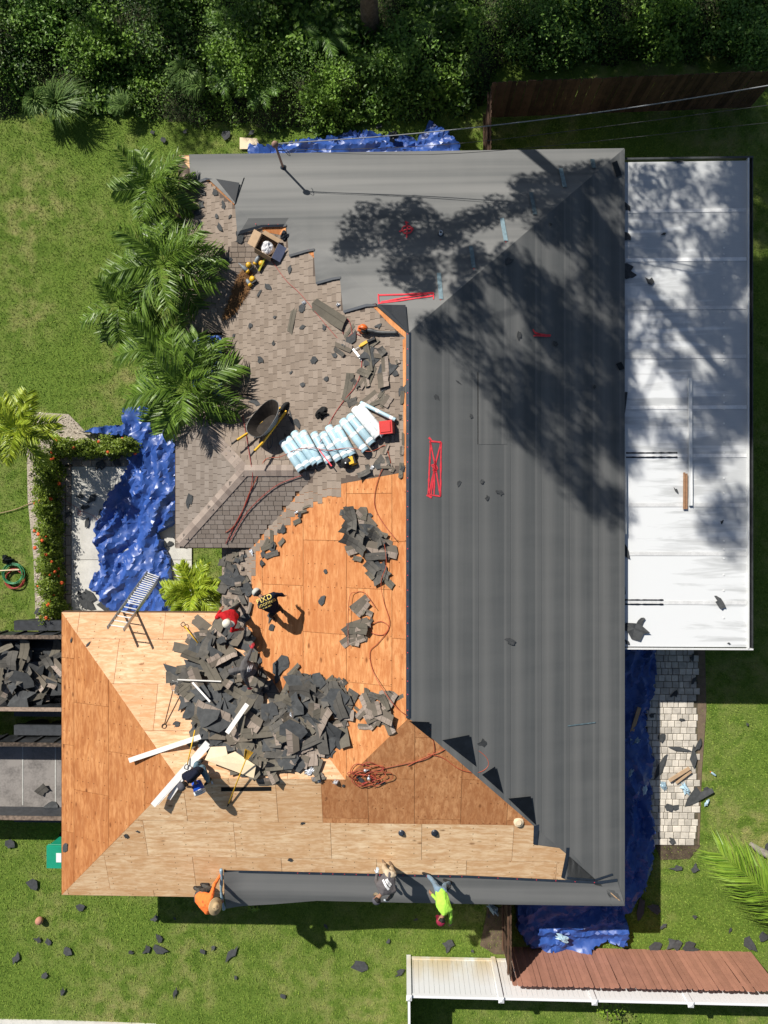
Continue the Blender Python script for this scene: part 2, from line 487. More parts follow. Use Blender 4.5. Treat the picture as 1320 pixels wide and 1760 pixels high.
house = empty('house', (0, 0, 0), 'low hip-roofed house stripped for re-roofing, half decked in bare plywood, half in grey underlayment', 'house')
rects = [((xW, yS), (xE, yN)), ((xNW, yNW), (xW, yN)), ((xPo, yPo0), (xW, yPo1)), ((xG, yS), (xW, yG))]
dV, dF = drape([[(a[0], a[1]), (b[0], a[1]), (b[0], b[1]), (a[0], b[1])] for a, b in rects], -0.075, 0.055)
deck = mk('roof_deck', dV, dF, M['deck_under'], house)
tag(deck, 'roof deck carrying the plywood, shingles and underlayment')
outline = [(xNW, yN), (xE, yN), (xE, yS), (xG, yS), (xG, yG), (xW, yG), (xW, yPo0), (xPo, yPo0), (xPo, yPo1), (xW, yPo1), (xW, yNW), (xNW, yNW)]
# soffit, walls
sv = [Vector((x, y, EZ - 0.16)) for x, y in outline]
sof = mk('soffit', sv, [tuple(range(len(sv)))], plain("soffit", (0.55, 0.52, 0.46), 0.8), house)
def inset(o, d):
    n = len(o); r = []
    for i in range(n):
        a, b, c = Vector(o[i - 1]), Vector(o[i]), Vector(o[(i + 1) % n])
        e1, e2 = (b - a).normalized(), (c - b).normalized()
        n1, n2 = Vector((e1.y, -e1.x)), Vector((e2.y, -e2.x))      # the outline runs clockwise: inward is to the right
        r.append(b + (n1 + n2) * d)
    return r
ins = inset(outline, 0.5); n = len(ins)
wv = [Vector((q.x, q.y, -0.02)) for q in ins] + [Vector((q.x, q.y, EZ - 0.165)) for q in ins]
mk('wall', wv, [(i, (i + 1) % n, n + (i + 1) % n, n + i) for i in range(n)], M['stucco'], house)
for i in range(n):
    a, b = Vector(outline[i]), Vector(outline[(i + 1) % n]); e = (b - a).normalized(); nn = Vector((-e.y, e.x)) * 0.012
    zf = (EP if i in (6, 7, 8, 9) and not (abs(a.x - b.x) < 1e-6 and abs(a.x - xW) < 1e-6) else EZ) - 0.12
    ext = e * 0.95 if i == 9 else e * 0; ext0 = e * 0.95 if i == 6 else e * 0
    MB().bar((a.x + nn.x - ext0.x, a.y + nn.y, zf), (b.x + nn.x + ext.x, b.y + nn.y, zf), 0.022, 0.17 if zf < EZ else 0.22).build('fascia', M['fascia'], house)

# ------------------------------------------------------------------ plywood sheets
def in_px(poly):
    return [(RX(a, b).x, RX(a, b).y) for a, b in poly]
ply_main = in_px([(590, 822), (700, 795), (708, 1250), (560, 1345), (455, 1225), (330, 1100), (376, 1050), (376, 935), (440, 940), (530, 860), (590, 850)])
def sheets(plane, mat, along, origin, box, test=None, row=1.15, ln=2.44, shift=0.0, dz=0.0):
    """lay 8 by 4 sheets in broken joints over one roof plane"""
    x0, y0, x1, y1 = box; k = 0
    c0, c1 = (y0, y1) if along == 'x' else (x0, x1)
    d0, d1 = (x0, x1) if along == 'x' else (y0, y1)
    i = int(math.floor((c0 - origin) / row))
    while origin + i * row < c1:
        a = origin + i * row; j = d0 - ln + (0.5 * ln if i % 2 else 0) + shift
        while j < d1:
            gp = 0.005
            if along == 'x': q = [(j + gp, a + gp), (j + ln - gp, a + gp), (j + ln - gp, a + row - gp), (j + gp, a + row - gp)]
            else: q = [(a + gp, j + gp), (a + row - gp, j + gp), (a + row - gp, j + ln - gp), (a + gp, j + ln - gp)]
            for cc in ((1, 0, -x0), (-1, 0, x1), (0, 1, -y0), (0, -1, y1)):
                q = clip(q, *cc) if q else q
            j += ln
            if len(q) < 3: continue
            if test and not test(sum(u[0] for u in q) / len(q), sum(u[1] for u in q) / len(q), q): continue
            V, Fc = drape([q], -0.018 + dz, 0.016 + rnd.uniform(-0.002, 0.003), [plane])
            if not Fc: continue
            o = mk('plywood_sheet', V, Fc, mat, deck); k += 1
        i += 1
    return k
def any_in(poly):
    def t(x, y, q):
        return any(inside(p, poly) for p in q) or inside((x, y), poly)
    return t
wx0 = RX(521, 1000).x
sheets(PW, M['ply_w'], 'y', wx0, (xW, yS, ridge_x, yN), any_in(ply_main), row=1.19, shift=0.3)
sheets(G_N, M['ply_n'], 'x', gz.y - 0.04, (xG, gz.y, ridge_x, yG), None, shift=-0.7)
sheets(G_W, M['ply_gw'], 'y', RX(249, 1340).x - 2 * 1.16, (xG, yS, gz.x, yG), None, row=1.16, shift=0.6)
dk = RX(700, 1416).y
dk_poly = in_px([(555, 1340), (703, 1226), (925, 1416), (555, 1416)])
lx = RX(553, 1380).x
def not_dark(x, y, q): return not (y > dk + 0.03 and x > lx)
sheets(PS, M['ply_s'], 'x', dk - 3 * 1.16, (xG, yS, lx, gz.y + 0.4), None, row=1.16, shift=0.2)
sheets(PS, M['ply_s'], 'x', dk - 3 * 1.16, (lx, yS, xE, dk), None, row=1.16, shift=0.2)
sheets(PS, M['ply_d'], 'y', lx, (lx, dk, xE, pk_s + 0.3), None, row=1.22, shift=0.15)
# bare strips of deck beside the torn shingles along the hip
mk('plywood_sheet', *drape([in_px([(356, 306), (372, 306), (408, 344), (402, 352)])], -0.012, 0.02), M['ply_w'], deck)
mk('plywood_sheet', *drape([in_px([(450, 389), (492, 388), (490, 404), (452, 398)])], -0.012, 0.026), M['ply_w'], deck)
mk('plywood_sheet', *drape([in_px([(526, 431), (540, 431), (540, 444)])], -0.012, 0.026), M['ply_w'], deck)
mk('plywood_sheet', *drape([in_px([(638, 524), (648, 526), (702, 574), (700, 584), (668, 556)])], -0.012, 0.028), M['ply_w'], deck)
mk('plywood_sheet', *drape([in_px([(692, 584), (702, 578), (702, 800), (694, 800)])], -0.012, 0.02), M['ply_w'], deck)
mk('plywood_sheet', *drape([in_px([(308, 268), (328, 268), (326, 290)])], -0.012, 0.02), M['ply_n'], deck)

# ------------------------------------------------------------------ underlayment
und = empty('underlayment', (0, 0, 0), None, None); und.parent = house
del_keys = [k for k in ("label", "category") if k in und]
ex_px = [707, 765, 816, 871, 924, 973, 1023, 1074]
exs = [RX(v, 1000).x if v < 1070 else xE + 0.03 for v in ex_px]
hipN = (ridge_x, pk_n, xE, yN)
S_end = {0: (1245, 1262), 1: (1268, 1262), 2: (1312, 1330), 3: (1366, 1376), 4: (1425, 1420), 5: (1560, 1560), 6: (1560, 1560)}
for k in range(7):
    x0, x1 = exs[k], exs[k + 1] + (0.10 if k < 6 else 0)
    if k == 0: x0 = ridge_x - 0.02
    off = 0.006 + 0.006 * (6 - k)
    q = [(x0, yS + 0.0), (x1, yS + 0.0), (x1, yN), (x0, yN)]
    V, Fc = drape([q], off, 0.003, [PE])
    mk('underlayment_strip', V, Fc, M['und_e'], und)
mk('underlayment_strip', *drape([[(ridge_x - 0.075, pk_s), (ridge_x + 0.05, pk_s), (ridge_x + 0.05, pk_n), (ridge_x - 0.075, pk_n)]], 0.048, 0.004), M['navy_edge'], und)
# east strips lapped over the south hip near the corner
mk('underlayment_strip', *drape([in_px([(917, 1416), (975, 1457), (917, 1451)])], 0.008, 0.004), M['und_e'], und)
mk('underlayment_strip', *drape([in_px([(920, 1417), (1060, 1545), (975, 1510), (973, 1457)]), in_px([(966, 1508), (975, 1457), (1050, 1540), (1050, 1556)])], 0.012, 0.004), M['und_e'], und)
# north rows
rows = [[(325, 266), (1075, 250), (1075, 303), (355, 308), (330, 318)],
        [(403, 300), (1075, 300), (1075, 344), (406, 352)],
        [(404, 340), (1060, 340), (1060, 389), (452, 389), (408, 402)],
        [(492, 385), (1060, 385), (1060, 433), (540, 431), (497, 441)],
        [(539, 429), (960, 429), (960, 480), (585, 478), (543, 488)],
        [(584, 476), (900, 476), (900, 525), (640, 523), (590, 537)],
        [(645, 521), (800, 521), (703, 576)],
        [(355, 305), (420, 305), (404, 352)]]
for k, r in enumerate(rows):
    pts = in_px(r)
    if k == 0: pts = [(pts[0][0], yN + 0.02), (xE + 0.02, yN + 0.02)] + pts[2:]
    elif k < 6:      # rows run level to the hip; each laps the one below it
        pts[1] = (xE, pts[0][1]); pts[2] = (xE, pts[3][1] - (0.0 if k == 5 else 0.05))
    if k == 0: pts[2] = (xE + 0.02, pts[3][1] - 0.05)
    vv, ff = drape([pts], 0.006 + 0.0055 * k, 0.004, [PN, NW_W, NW_S, PW])
    mk('underlayment_strip', vv, ff, M['und_n'], und)
# a dark taped edge under each step of the stepped hip
for e in ([(330, 317), (355, 307), (366, 306), (366, 309), (331, 321)], [(408, 400), (450, 388), (493, 386), (493, 390), (452, 392), (409, 405)],
          [(497, 439), (528, 430), (541, 428), (541, 432), (528, 434), (498, 443)], [(543, 486), (572, 478), (586, 476), (586, 480), (573, 482), (544, 490)],
          [(590, 535), (630, 523), (646, 524), (646, 527), (630, 528), (591, 539)]):
    a = in_px(e); k = len(a) // 2
    mk('membrane_edge', *drape([[a[i], a[i + 1], a[len(a) - 2 - i], a[len(a) - 1 - i]] for i in range(k - 1)], 0.050, 0.004), M['navy_edge'], und)
# folded-back flaps, black side up
def flap(px, off=0.05, lift=0.05):
    a = in_px(px); V, Fc = drape([a], off, 0.004)
    c = Vector(a[1])
    for v in V:
        d = (Vector((v.x, v.y)) - c).length
        v.z += lift * math.exp(-d * 3.0)
    mk('membrane_flap', V, Fc, M['black_membrane'], und)
flap([(372, 309), (413, 317), (405, 350)]); flap([(645, 525), (697, 526), (703, 576)])
flap([(703, 1238), (738, 1239), (740, 1268)]); flap([(760, 1271), (806, 1261), (818, 1316)]); flap([(828, 1330), (850, 1315), (864, 1362)]); flap([(873, 1371), (911, 1366), (920, 1416)])
for e in ([(917, 1419), (926, 1416), (923, 1451), (916, 1450)], [(973, 1456), (978, 1456), (974, 1490), (969, 1509), (964, 1507)], [(1020, 1510), (1052, 1500), (1053, 1503), (1021, 1513)], [(974, 1506), (1022, 1510), (1022, 1513), (974, 1510)]):
    mk('membrane_edge', *drape([in_px(e)], 0.03, 0.004), M['navy_edge'], und)
# the roll being laid along the south eave, its loose end hanging past the edge
def sag(x, y):
    z = roof(x, max(y, yS)); 
    return z - max(0, yS - y) * 0.55
top = [RX(a, b) for a, b in ((386, 1496), (480, 1498), (640, 1502), (800, 1505), (1060, 1511))]
bot = [P(a, b, EZ - 0.05) for a, b in ((388, 1563), (470, 1556), (545, 1547), (800, 1553), (1074, 1557))]
V, Fc = [], []
nu, nv = 40, 8
def lerp(pl_, t):
    s = t * (len(pl_) - 1); i = min(int(s), len(pl_) - 2); return pl_[i].lerp(pl_[i + 1], s - i)
for i in range(nu + 1):
    for j in range(nv + 1):
        p = lerp(top, i / nu).lerp(lerp(bot, i / nu), j / nv)
        edge = max(0.0, 1 - i / 4.0)
        z = sag(p.x, p.y) + 0.022 + 0.010 * fbm(p.x * 2.5, p.y * 2.5) * (0.3 + edge) + 0.10 * edge * edge
        V.append(Vector((p.x, p.y, z)))
Fc = [(i * (nv + 1) + j, (i + 1) * (nv + 1) + j, (i + 1) * (nv + 1) + j + 1, i * (nv + 1) + j + 1) for i in range(nu) for j in range(nv)]
mk('underlayment_strip', V, Fc, M['und_n'], und, True)
e = [p + Vector((0, 0, 0.02)) for p in top]
mk('membrane_edge', *drape([[(top[i].x, top[i].y + 0.03), (top[i + 1].x, top[i + 1].y + 0.03), (top[i + 1].x, top[i + 1].y - 0.05), (top[i].x, top[i].y - 0.05)] for i in range(len(top) - 1)], 0.032, 0.004), M['navy_edge'], und)
# short seams, tape strips, spray marks, cap nails, on the finished half
mk('underlayment_strip', *drape([in_px([(820, 640), (870, 640), (871, 764), (820, 764)])], 0.036, 0.003), mat_under("underlayment_patch", 'y'), und)
mk('membrane_edge', *drape([in_px([(975, 1246), (1023, 1240), (1023, 1242), (975, 1248)])], 0.03, 0.004), M['tape'], und)
for a, b in (((754, 470), (758, 515)), ((809, 424), (814, 461)), ((862, 376), (869, 415)), ((912, 332), (919, 370)), ((963, 291), (970, 323)), ((1017, 275), (1020, 290))):
    d = 3.6
    mk('tape_strip', *drape([in_px([(a[0] - d, a[1]), (a[0] + d, a[1]), (b[0] + d, b[1]), (b[0] - d, b[1])])], 0.052, 0.004), M['tape'], und)
for a, b in (((1056, 281), (1064, 305)), ((1063, 626), (1069, 637))):
    mk('tape_strip', *drape([in_px([(a[0] - 5, a[1]), (a[0] + 4, a[1] - 4), (b[0] + 4, b[1] - 3), (b[0] - 5, b[1])])], 0.036, 0.004), M['black_membrane'], und)
def paint(strokes, w=1.6):
    mb = MB()
    for s in strokes:
        for k in range(len(s) - 1):
            a, b = Vector(s[k]), Vector(s[k + 1]); d = (b - a); L = d.length; nrm = Vector((-d.y, d.x)) / max(L, 1e-6)
            m = max(1, int(L / 6)); prev = None
            for i in range(m + 1):
                q = a.lerp(b, i / m); ww = w * (0.75 + 0.5 * noise.noise(Vector((q.x * 0.3, q.y * 0.3, 2))))
                l, r = q + nrm * ww, q - nrm * ww
                cur = (RX(l.x, l.y, 0.056), RX(r.x, r.y, 0.056))
                if prev: mb.add([prev[0], prev[1], cur[1], cur[0]], [(0, 1, 2, 3)])
                prev = cur
    return mb.build('spray_mark', M['red_paint'], und)
paint([[(739, 758), (758, 760), (757, 853), (736, 850), (740, 756)], [(739, 758), (748, 800), (757, 853)], [(758, 760), (747, 803), (737, 850)], [(741, 800), (748, 797), (752, 806), (744, 809), (748, 792), (750, 812), (742, 800)], [(741, 850), (747, 806), (746, 850)]])
paint([[(650, 507), (690, 506), (745, 503), (745, 514)], [(650, 505), (651, 522)], [(651, 521), (690, 516), (744, 508)], [(655, 519), (690, 512), (735, 505)]])
paint([[(690, 395), (694, 389), (703, 388), (710, 393), (705, 400), (695, 401), (690, 395)], [(697, 380), (700, 390), (699, 408)], [(686, 398), (698, 394), (711, 393)], [(696, 381), (702, 383)]])
paint([[(916, 566), (920, 573), (932, 575), (947, 576)], [(917, 577), (930, 577), (946, 578)], [(918, 570), (930, 576)]])
paint([[(737, 752), (742, 757)], [(733, 851), (742, 855)]], 2.0)
cn = MB().lathe([(0.013, 0), (0.013, 0.004), (0.006, 0.006)], 7)
cme = mesh('cap_nail', cn.v, cn.f, M['red_cap'])
def nail(x, y, dz):
    obj('cap_nail', cme, und, Matrix.Translation((x, y, roof(x, y) + dz)))
y = pk_s + 0.2
while y < pk_n: nail(ridge_x - 0.035, y, 0.053); y += 0.36 + rnd.uniform(-0.06, 0.06)
for i in range(22):
    q = lerp(top, 0.30 + 0.66 * i / 21); nail(q.x, q.y - 0.012, 0.038)
for a, b in ((440, 386), (462, 387), (478, 387), (530, 430), (645, 524), (700, 577), (757, 516), (814, 463), (869, 417)): q = RX(a, b); nail(q.x, q.y, 0.042)

# ------------------------------------------------------------------ shingles
sh_px = [(316, 300), (350, 312), (366, 310), (404, 352), (408, 400), (452, 391), (492, 396), (497, 440), (540, 434), (543, 488), (586, 481), (590, 537), (640, 527), (694, 580), (696, 805), (590, 822), (588, 850), (545, 862),
         (530, 868), (442, 944), (441, 950), (300, 950), (298, 676), (303, 500)]
sh_poly = [(RX(a, b).x, RX(a, b).y) for a, b in sh_px]
sh_poly2 = [(RX(a, b).x, RX(a, b).y) for a, b in [(378, 935), (440, 935), (436, 985), (430, 1010), (424, 1055), (376, 1055)]]
tabs = []
def lay(plane, along, dirn, e0, lo, hi, exposure, width, poly, matkey):
    """courses from the eave up; tabs stagger by half"""
    c = e0; k = 0
    while abs(c - e0) < 6.5:
        j = lo - width + (0.5 * width if k % 2 else 0) + rnd.uniform(-0.03, 0.03)
        while j < hi:
            w = width * rnd.uniform(0.85, 1.2); g_ = 0.006
            a0, a1 = c, c + dirn * exposure
            if along == 'y': q = [(a0, j + g_), (a0, j + w - g_), (a1, j + w - g_), (a1, j + g_)]
            else: q = [(j + g_, a0), (j + w - g_, a0), (j + w - g_, a1), (j + g_, a1)]
            m = (sum(p[0] for p in q) / 4, sum(p[1] for p in q) / 4)
            if active(*m) == plane and roof(*m) > EZ - 0.02 and any(inside(m, pp) for pp in poly):
                tabs.append((q, matkey, rnd.random()))
            j += w
        c += dirn * exposure; k += 1
cs = math.cos(math.atan(p4))
lay(PW, 'y', 1, xW, yS, yN, 0.128, 0.205, [sh_poly, sh_poly2], 'shingle')
lay(NW_W, 'y', 1, xNW, yNW, yN, 0.128, 0.205, [sh_poly], 'shingle')
lay(NW_S, 'x', 1, yNW, xNW, ridge_x, 0.128, 0.205, [sh_poly], 'shingle')
lay(PO_W, 'y', 1, xPo, yPo0, yPo1, 0.128, 0.205, [sh_poly], 'shingle_grey')
lay(PO_S, 'x', 1, yPo0, xPo, ridge_x, 0.128, 0.205, [sh_poly], 'shingle_grey')
lay(PO_N, 'x', -1, yPo1, xPo, ridge_x, 0.128, 0.205, [sh_poly], 'shingle')
def tab_geo(q):
    (a, b, c_, d) = q                          # a-b is the lower (butt) edge, d-c the upper
    th = 0.013; A_, B_, C_ = active(sum(p[0] for p in q) / 4, sum(p[1] for p in q) / 4)
    zz = lambda p: A_ * p[0] + B_ * p[1] + C_
    top4 = [Vector((p[0], p[1], zz(p) + (th if i < 2 else 0.003))) for i, p in enumerate((a, b, c_, d))]
    bt = [Vector((p[0], p[1], zz(p) - 0.002)) for p in (a, b)]
    return top4 + bt, [(0, 1, 2, 3), (4, 5, 1, 0), (5, 2, 1), (4, 0, 3)]
allow = {'shingle': 240, 'shingle_grey': 60}
order = sorted(tabs, key=lambda t: -roof(t[0][0][0], t[0][0][1]))
rest = {'shingle': ([], [], []), 'shingle_grey': ([], [], [])}
for q, mk_, tn in order:
    V, Fc = tab_geo(q)
    n_ = (Vector(V[1]) - Vector(V[0])).cross(Vector(V[3]) - Vector(V[0]))
    if n_.z < 0: Fc = [f[::-1] for f in Fc]
    if allow[mk_] > 0:
        allow[mk_] -= 1
        o = mk('shingle', V, Fc, M[mk_], deck)
        at = o.data.attributes.new("tone", 'FLOAT', 'FACE'); at.data.foreach_set("value", [tn] * len(Fc))
    else:
        v_, f_, t_ = rest[mk_]; b = len(v_); v_ += V; f_ += [tuple(b + i for i in f) for f in Fc]; t_ += [tn] * len(Fc)
for key, (v_, f_, t_) in rest.items():
    o = mk('shingle_field', v_, f_, M[key], deck); tag(o, kind='stuff')
    at = o.data.attributes.new("tone", 'FLOAT', 'FACE'); at.data.foreach_set("value", t_)
# underlay below the shingles so no gap shows bare core
mk('felt_layer', *drape([[(xW, yPo0 - 1.9), (RX(428, 1000).x, yPo0 - 1.9), (RX(428, 1000).x, RX(500, 860).y), (xW, RX(500, 860).y)], [(xW, RX(500, 868).y), (ridge_x - 0.1, RX(500, 815).y), (ridge_x - 0.1, pk_n), (xW, yN)], [(xNW, yNW), (xW, yNW), (xW, yN), (xNW, yN)], [(xPo, yPo0), (xW, yPo0), (xW, yPo1), (xPo, yPo1)]], -0.0140, 0.016, [PW, NW_W, NW_S, PO_W, PO_S, PO_N]), plain("old_felt", (0.13, 0.10, 0.082), 0.95), deck)
# cap shingles along hips of the porch and of the wing
def caps(a, b, step=0.14, w=0.30):
    a, b = Vector(a), Vector(b); L = (b - a).length; d = (b - a) / L; nn = Vector((-d.y, d.x)); s = 0.0
    while s < L:
        p0, p1 = a + d * s, a + d * min(L, s + step * 1.25)
        q0 = [p0 - nn * w / 2, p0, p0 + nn * w / 2]; q1 = [p1 - nn * w / 2, p1, p1 + nn * w / 2]
        z = lambda q, u: roof(q.x, q.y) + u
        V = [Vector((q.x, q.y, z(q, 0.030))) for q in q0] + [Vector((q.x, q.y, z(q, 0.018))) for q in q1] + [Vector((q.x, q.y, z(q, 0.002))) for q in q0]
        Fc = [(0, 1, 4, 3), (1, 2, 5, 4), (6, 7, 1, 0), (7, 8, 2, 1)]
        if nn.cross(d) > 0: pass
        o = mk('cap_shingle', V, [f[::-1] for f in Fc], M['cap'], deck)
        at = o.data.attributes.new("tone", 'FLOAT', 'FACE'); at.data.foreach_set("value", [rnd.random()] * 4)
        s += step
ym = (yPo0 + yPo1) / 2; xa = xPo + (yPo1 - yPo0) / 2
caps((xPo + .02, yPo0 + .02), (xa, ym)); caps((xPo + .02, yPo1 - .02), (xa, ym)); caps((xa, ym), (xa + 1.3, ym))
# ------------------------------------------------------------------ patio cover east of the house
def mat_patio():
    t = NT("patio_coating"); v = t.pos((0.45, 3.6, 1)); n1 = t.noise(v, 1.0, 5, 0.6, 0.4)
    gx = t.n("SeparateXYZ"); t.l(t.n("NewGeometry").outputs["Position"], gx.inputs[0])
    k = t.math('MULTIPLY', t.math('SUBTRACT', gx.outputs[0], 7.6), 0.085)
    ky = t.math('MULTIPLY', t.math('SUBTRACT', gx.outputs[1], 1.5), 0.032)
    m = t.math('ADD', n1, t.math('ADD', k, ky))
    st = t.ramp(m, [(0.47, 0), (0.60, 1)])
    fine = t.noise(t.pos((2, 14, 1)), 2.0, 4)
    c = t.mix(t.math('MULTIPLY', t.noise(t.pos(), 1.5, 4), 0.12), (0.70, 0.715, 0.72), (0.56, 0.59, 0.605))
    c = t.mix(t.math('MULTIPLY', st, 0.6), c, t.mix(fine, (0.30, 0.31, 0.31), (0.46, 0.47, 0.465)))
    return t.out(c, 0.55, 0.4)
M['patio'] = mat_patio()
M['alu'] = plain("white_aluminium", (0.72, 0.73, 0.72), 0.4, 0.06, 4, 0.5)
M['metal_dark'] = plain("dark_metal", (0.045, 0.048, 0.05), 0.5, 0.3, 8, 0.5)
M['seam'] = plain("seam_sealant", (0.60, 0.60, 0.56), 0.7, 0.15, 10)
M['patio_seam'] = plain('patio_seam', (0.71, 0.715, 0.71), 0.5, 0.12, 4, 0.4)
PZ = 2.48
px0, px1 = P(1074, 700, PZ).x, P(1284, 700, PZ).x
patio = empty('patio_cover', (P(1180, 700, 0).x, P(1180, 700, 0).y, 0), 'flat white aluminium patio roof with grey water stains beside the dark roof slope', 'patio cover')
ys_px = [277, 362, 446, 529, 613, 700, 783, 868, 952, 1036, 1112]
for a, b in zip(ys_px, ys_px[1:]):
    y1, y0 = P(1180, a, PZ).y, P(1180, b, PZ).y
    mb = MB().box(((px0 + px1) / 2, (y0 + y1) / 2, PZ - 0.035), (px1 - px0, y1 - y0 - 0.008, 0.06)); mb.build('roof_panel', M['patio'], patio)
for a in ys_px[1:-1]:
    y0 = P(1180, a, PZ).y
    MB().box(((px0 + px1) / 2, y0, PZ + 0.004), (px1 - px0 - 0.03, 0.10, 0.008)).build('seam_cap', M['patio_seam'], patio)
for a, b, m_ in ((782, 1164, 'seam'), (1035, 1140, 'seam')):
    x1_ = P(b, a, PZ).x; y0 = P(1180, a, PZ).y
    for dy in (-0.06, 0.06):
        V = []
        n = 26
        for i in range(n + 1):
            x = px0 + (x1_ - px0) * i / n; d = 0.018 + 0.012 * noise.noise(Vector((x * 9, a, dy)))
            V += [Vector((x, y0 + dy - d, PZ + 0.016)), Vector((x, y0 + dy + d, PZ + 0.016))]
        mk('tar_line', V, [(2 * i, 2 * i + 2, 2 * i + 3, 2 * i + 1) for i in range(n)], M['black_membrane'], patio)
yt, yb = P(1180, 274, PZ).y, P(1180, 1114, PZ).y
MB().box((px1 + 0.02, (yt + yb) / 2, PZ - 0.01), (0.04, yt - yb, 0.12)).build('edge_trim', M['alu'], patio)
MB().box((px1 + 0.09, (yt + yb) / 2, PZ - 0.10), (0.10, yt - yb, 0.02)).box((px1 + 0.15, (yt + yb) / 2, PZ - 0.05), (0.025, yt - yb, 0.12)).build('gutter', M['metal_dark'], patio)
MB().box(((px0 + px1) / 2 + 0.08, yt + 0.03, PZ - 0.03), (px1 - px0 + 0.16, 0.05, 0.13)).build('edge_trim', M['metal_dark'], patio)
MB().box(((px0 + px1) / 2 + 0.08, yb - 0.02, PZ - 0.03), (px1 - px0 + 0.16, 0.04, 0.12)).build('edge_trim', M['alu'], patio)
bm_ = MB().lathe([(0.028, 0), (0.028, 0.008), (0.014, 0.012), (0.012, 0.004)], 10); bme = mesh('fastener', bm_.v, bm_.f, M['alu'])
for a in (398, 426, 437, 452, 478, 505, 536, 555, 579, 607, 620, 644, 680, 692, 703, 728, 761, 778, 822, 848, 860, 875, 900, 930, 944, 960, 988, 1015, 1062):
    q = P(1244, a, PZ); obj('fastener', bme, patio, Matrix.Translation(q + Vector((0, 0, 0.001))))
for i in range(4):
    y_ = yb + 0.3 + (yt - yb - 0.6) * i / 3
    MB().box((px1 - 0.1, y_, (PZ - 0.1) / 2), (0.08, 0.08, PZ - 0.1)).build('post', M['alu'], patio)
q0, q1 = P(1186, 650, PZ + 0.05), P(1187, 869, PZ + 0.05)
o = MB().bar(q0, q1, 0.085, 0.05).bar(q0 + Vector((-0.035, 0, 0.03)), q1 + Vector((-0.035, 0, 0.03)), 0.012, 0.02).bar(q0 + Vector((0.035, 0, 0.03)), q1 + Vector((0.035, 0, 0.03)), 0.012, 0.02).build('aluminium_channel', M['alu'])
tag(o, 'long pale aluminium channel lying on the white patio roof', 'channel')
q0, q1 = P(1178, 812, PZ + 0.05), P(1178, 875, PZ + 0.05)
o = MB().bar(q0 + Vector((-0.03, 0, 0)), q1 + Vector((-0.035, 0, 0)), 0.05, 0.035).bar(q0 + Vector((0.03, -0.03, 0)), q1 + Vector((0.028, 0.0, 0)), 0.05, 0.035).build('wood_board', plain("weathered_board", (0.36, 0.20, 0.11), 0.8, 0.2, 9))
tag(o, 'short brown wooden board beside the channel on the white patio roof', 'board')
# fascia board showing along the patio joint
MB().bar(P(1073, 745, 2.6), P(1074, 918, 2.6), 0.07, 0.05).build('flashing_strip', M['seam'], patio)

# ------------------------------------------------------------------ fences
M['wood_dark'] = plain("fence_wood_brown", (0.085, 0.048, 0.030), 0.85, 0.3, 4)
M['wood_red'] = plain("fence_wood_red", (0.395, 0.185, 0.128), 0.85, 0.10, 3)
def mat_vinyl():
    t = NT("white_vinyl"); sx = t.n("SeparateXYZ"); t.l(t.n("NewGeometry").outputs["Position"], sx.inputs[0])
    n = t.noise(t.pos((1.2, 1.2, .5)), 1.0, 4); low = t.ramp(t.math('MULTIPLY', sx.outputs[2], 0.55), [(0.05, 1), (0.75, 0)])
    c = t.mix(t.math('MULTIPLY', t.math('MULTIPLY', t.ramp(n, [(0.36, 0), (0.56, 1)]), low), 0.9), (0.78, 0.79, 0.80), (0.62, 0.48, 0.27))
    return t.out(c, 0.4, 0.5)
M['vinyl'] = mat_vinyl()
def plank_fence(root, a, b, h, w, mat, dog=True, th=0.018, seed=1, lean=0.0):
    r = random.Random(seed); a, b = Vector(a), Vector(b); d = (b - a); L = d.length; d /= L; nn = Vector((-d.y, d.x, 0)); k = int(L / w)
    vs = []
    for u in range(4):
        hh = h + (u - 1.5) * 0.012
        x = w / 2 - 0.005; c = 0.03 if dog else 0.0
        prof = [(-x, 0), (x, 0), (x, hh - c), (x - c, hh), (-x + c, hh), (-x, hh - c)] if dog else [(-x, 0), (x, 0), (x, hh), (-x, hh)]
        m = len(prof)
        V = [(p, -th / 2, z) for p, z in prof] + [(p, th / 2, z) for p, z in prof]
        Fc = [tuple(range(m))[::-1], tuple(range(m, 2 * m))] + [(i, (i + 1) % m, m + (i + 1) % m, m + i) for i in range(m)]
        vs.append(mesh('plank', V, [f[::-1] for f in Fc], mat))
    ang = math.atan2(d.y, d.x)
    for i in range(k):
        q = a + d * (w * (i + 0.5)) + nn * r.uniform(-0.006, 0.006)
        obj('plank', vs[r.randrange(4)], root, Matrix.Translation(q) @ Matrix.Rotation(ang + r.uniform(-0.02, 0.02), 4, 'Z') @ Matrix.Rotation(r.uniform(-0.008, 0.008), 4, 'Y'))
    for z in (0.35, h - 0.35):
        MB().bar(a + nn * 0.045 + Vector((0, 0, z)), b + nn * 0.045 + Vector((0, 0, z)), 0.04, 0.09).build('rail', mat, root)
FH = 1.85
def flat(v): return Vector((v.x, v.y, 0))
ta, tb = flat(P(846, 141, FH)), flat(P(1345, 121, FH))
fn = empty('wood_fence', ta, 'dark brown wooden plank fence standing in shade before the thicket', 'fence')
plank_fence(fn, ta, tb, FH, 0.145, M['wood_dark'], seed=3)
tc = flat(P(842, 300, 1.0))
plank_fence(fn, Vector((ta.x - 0.03, yN - 1.4, 0)), ta + Vector((-0.03, -0.1, 0)), FH, 0.145, M['wood_dark'], seed=4)
sa, sb = flat(P(880, 1694, FH)), flat(P(1345, 1705, FH))
fs = empty('wood_fence', sa, 'reddish brown wooden plank fence in front of the white vinyl fence', 'fence')
plank_fence(fs, sb, sa, FH, 0.148, M['wood_red'], seed=5)
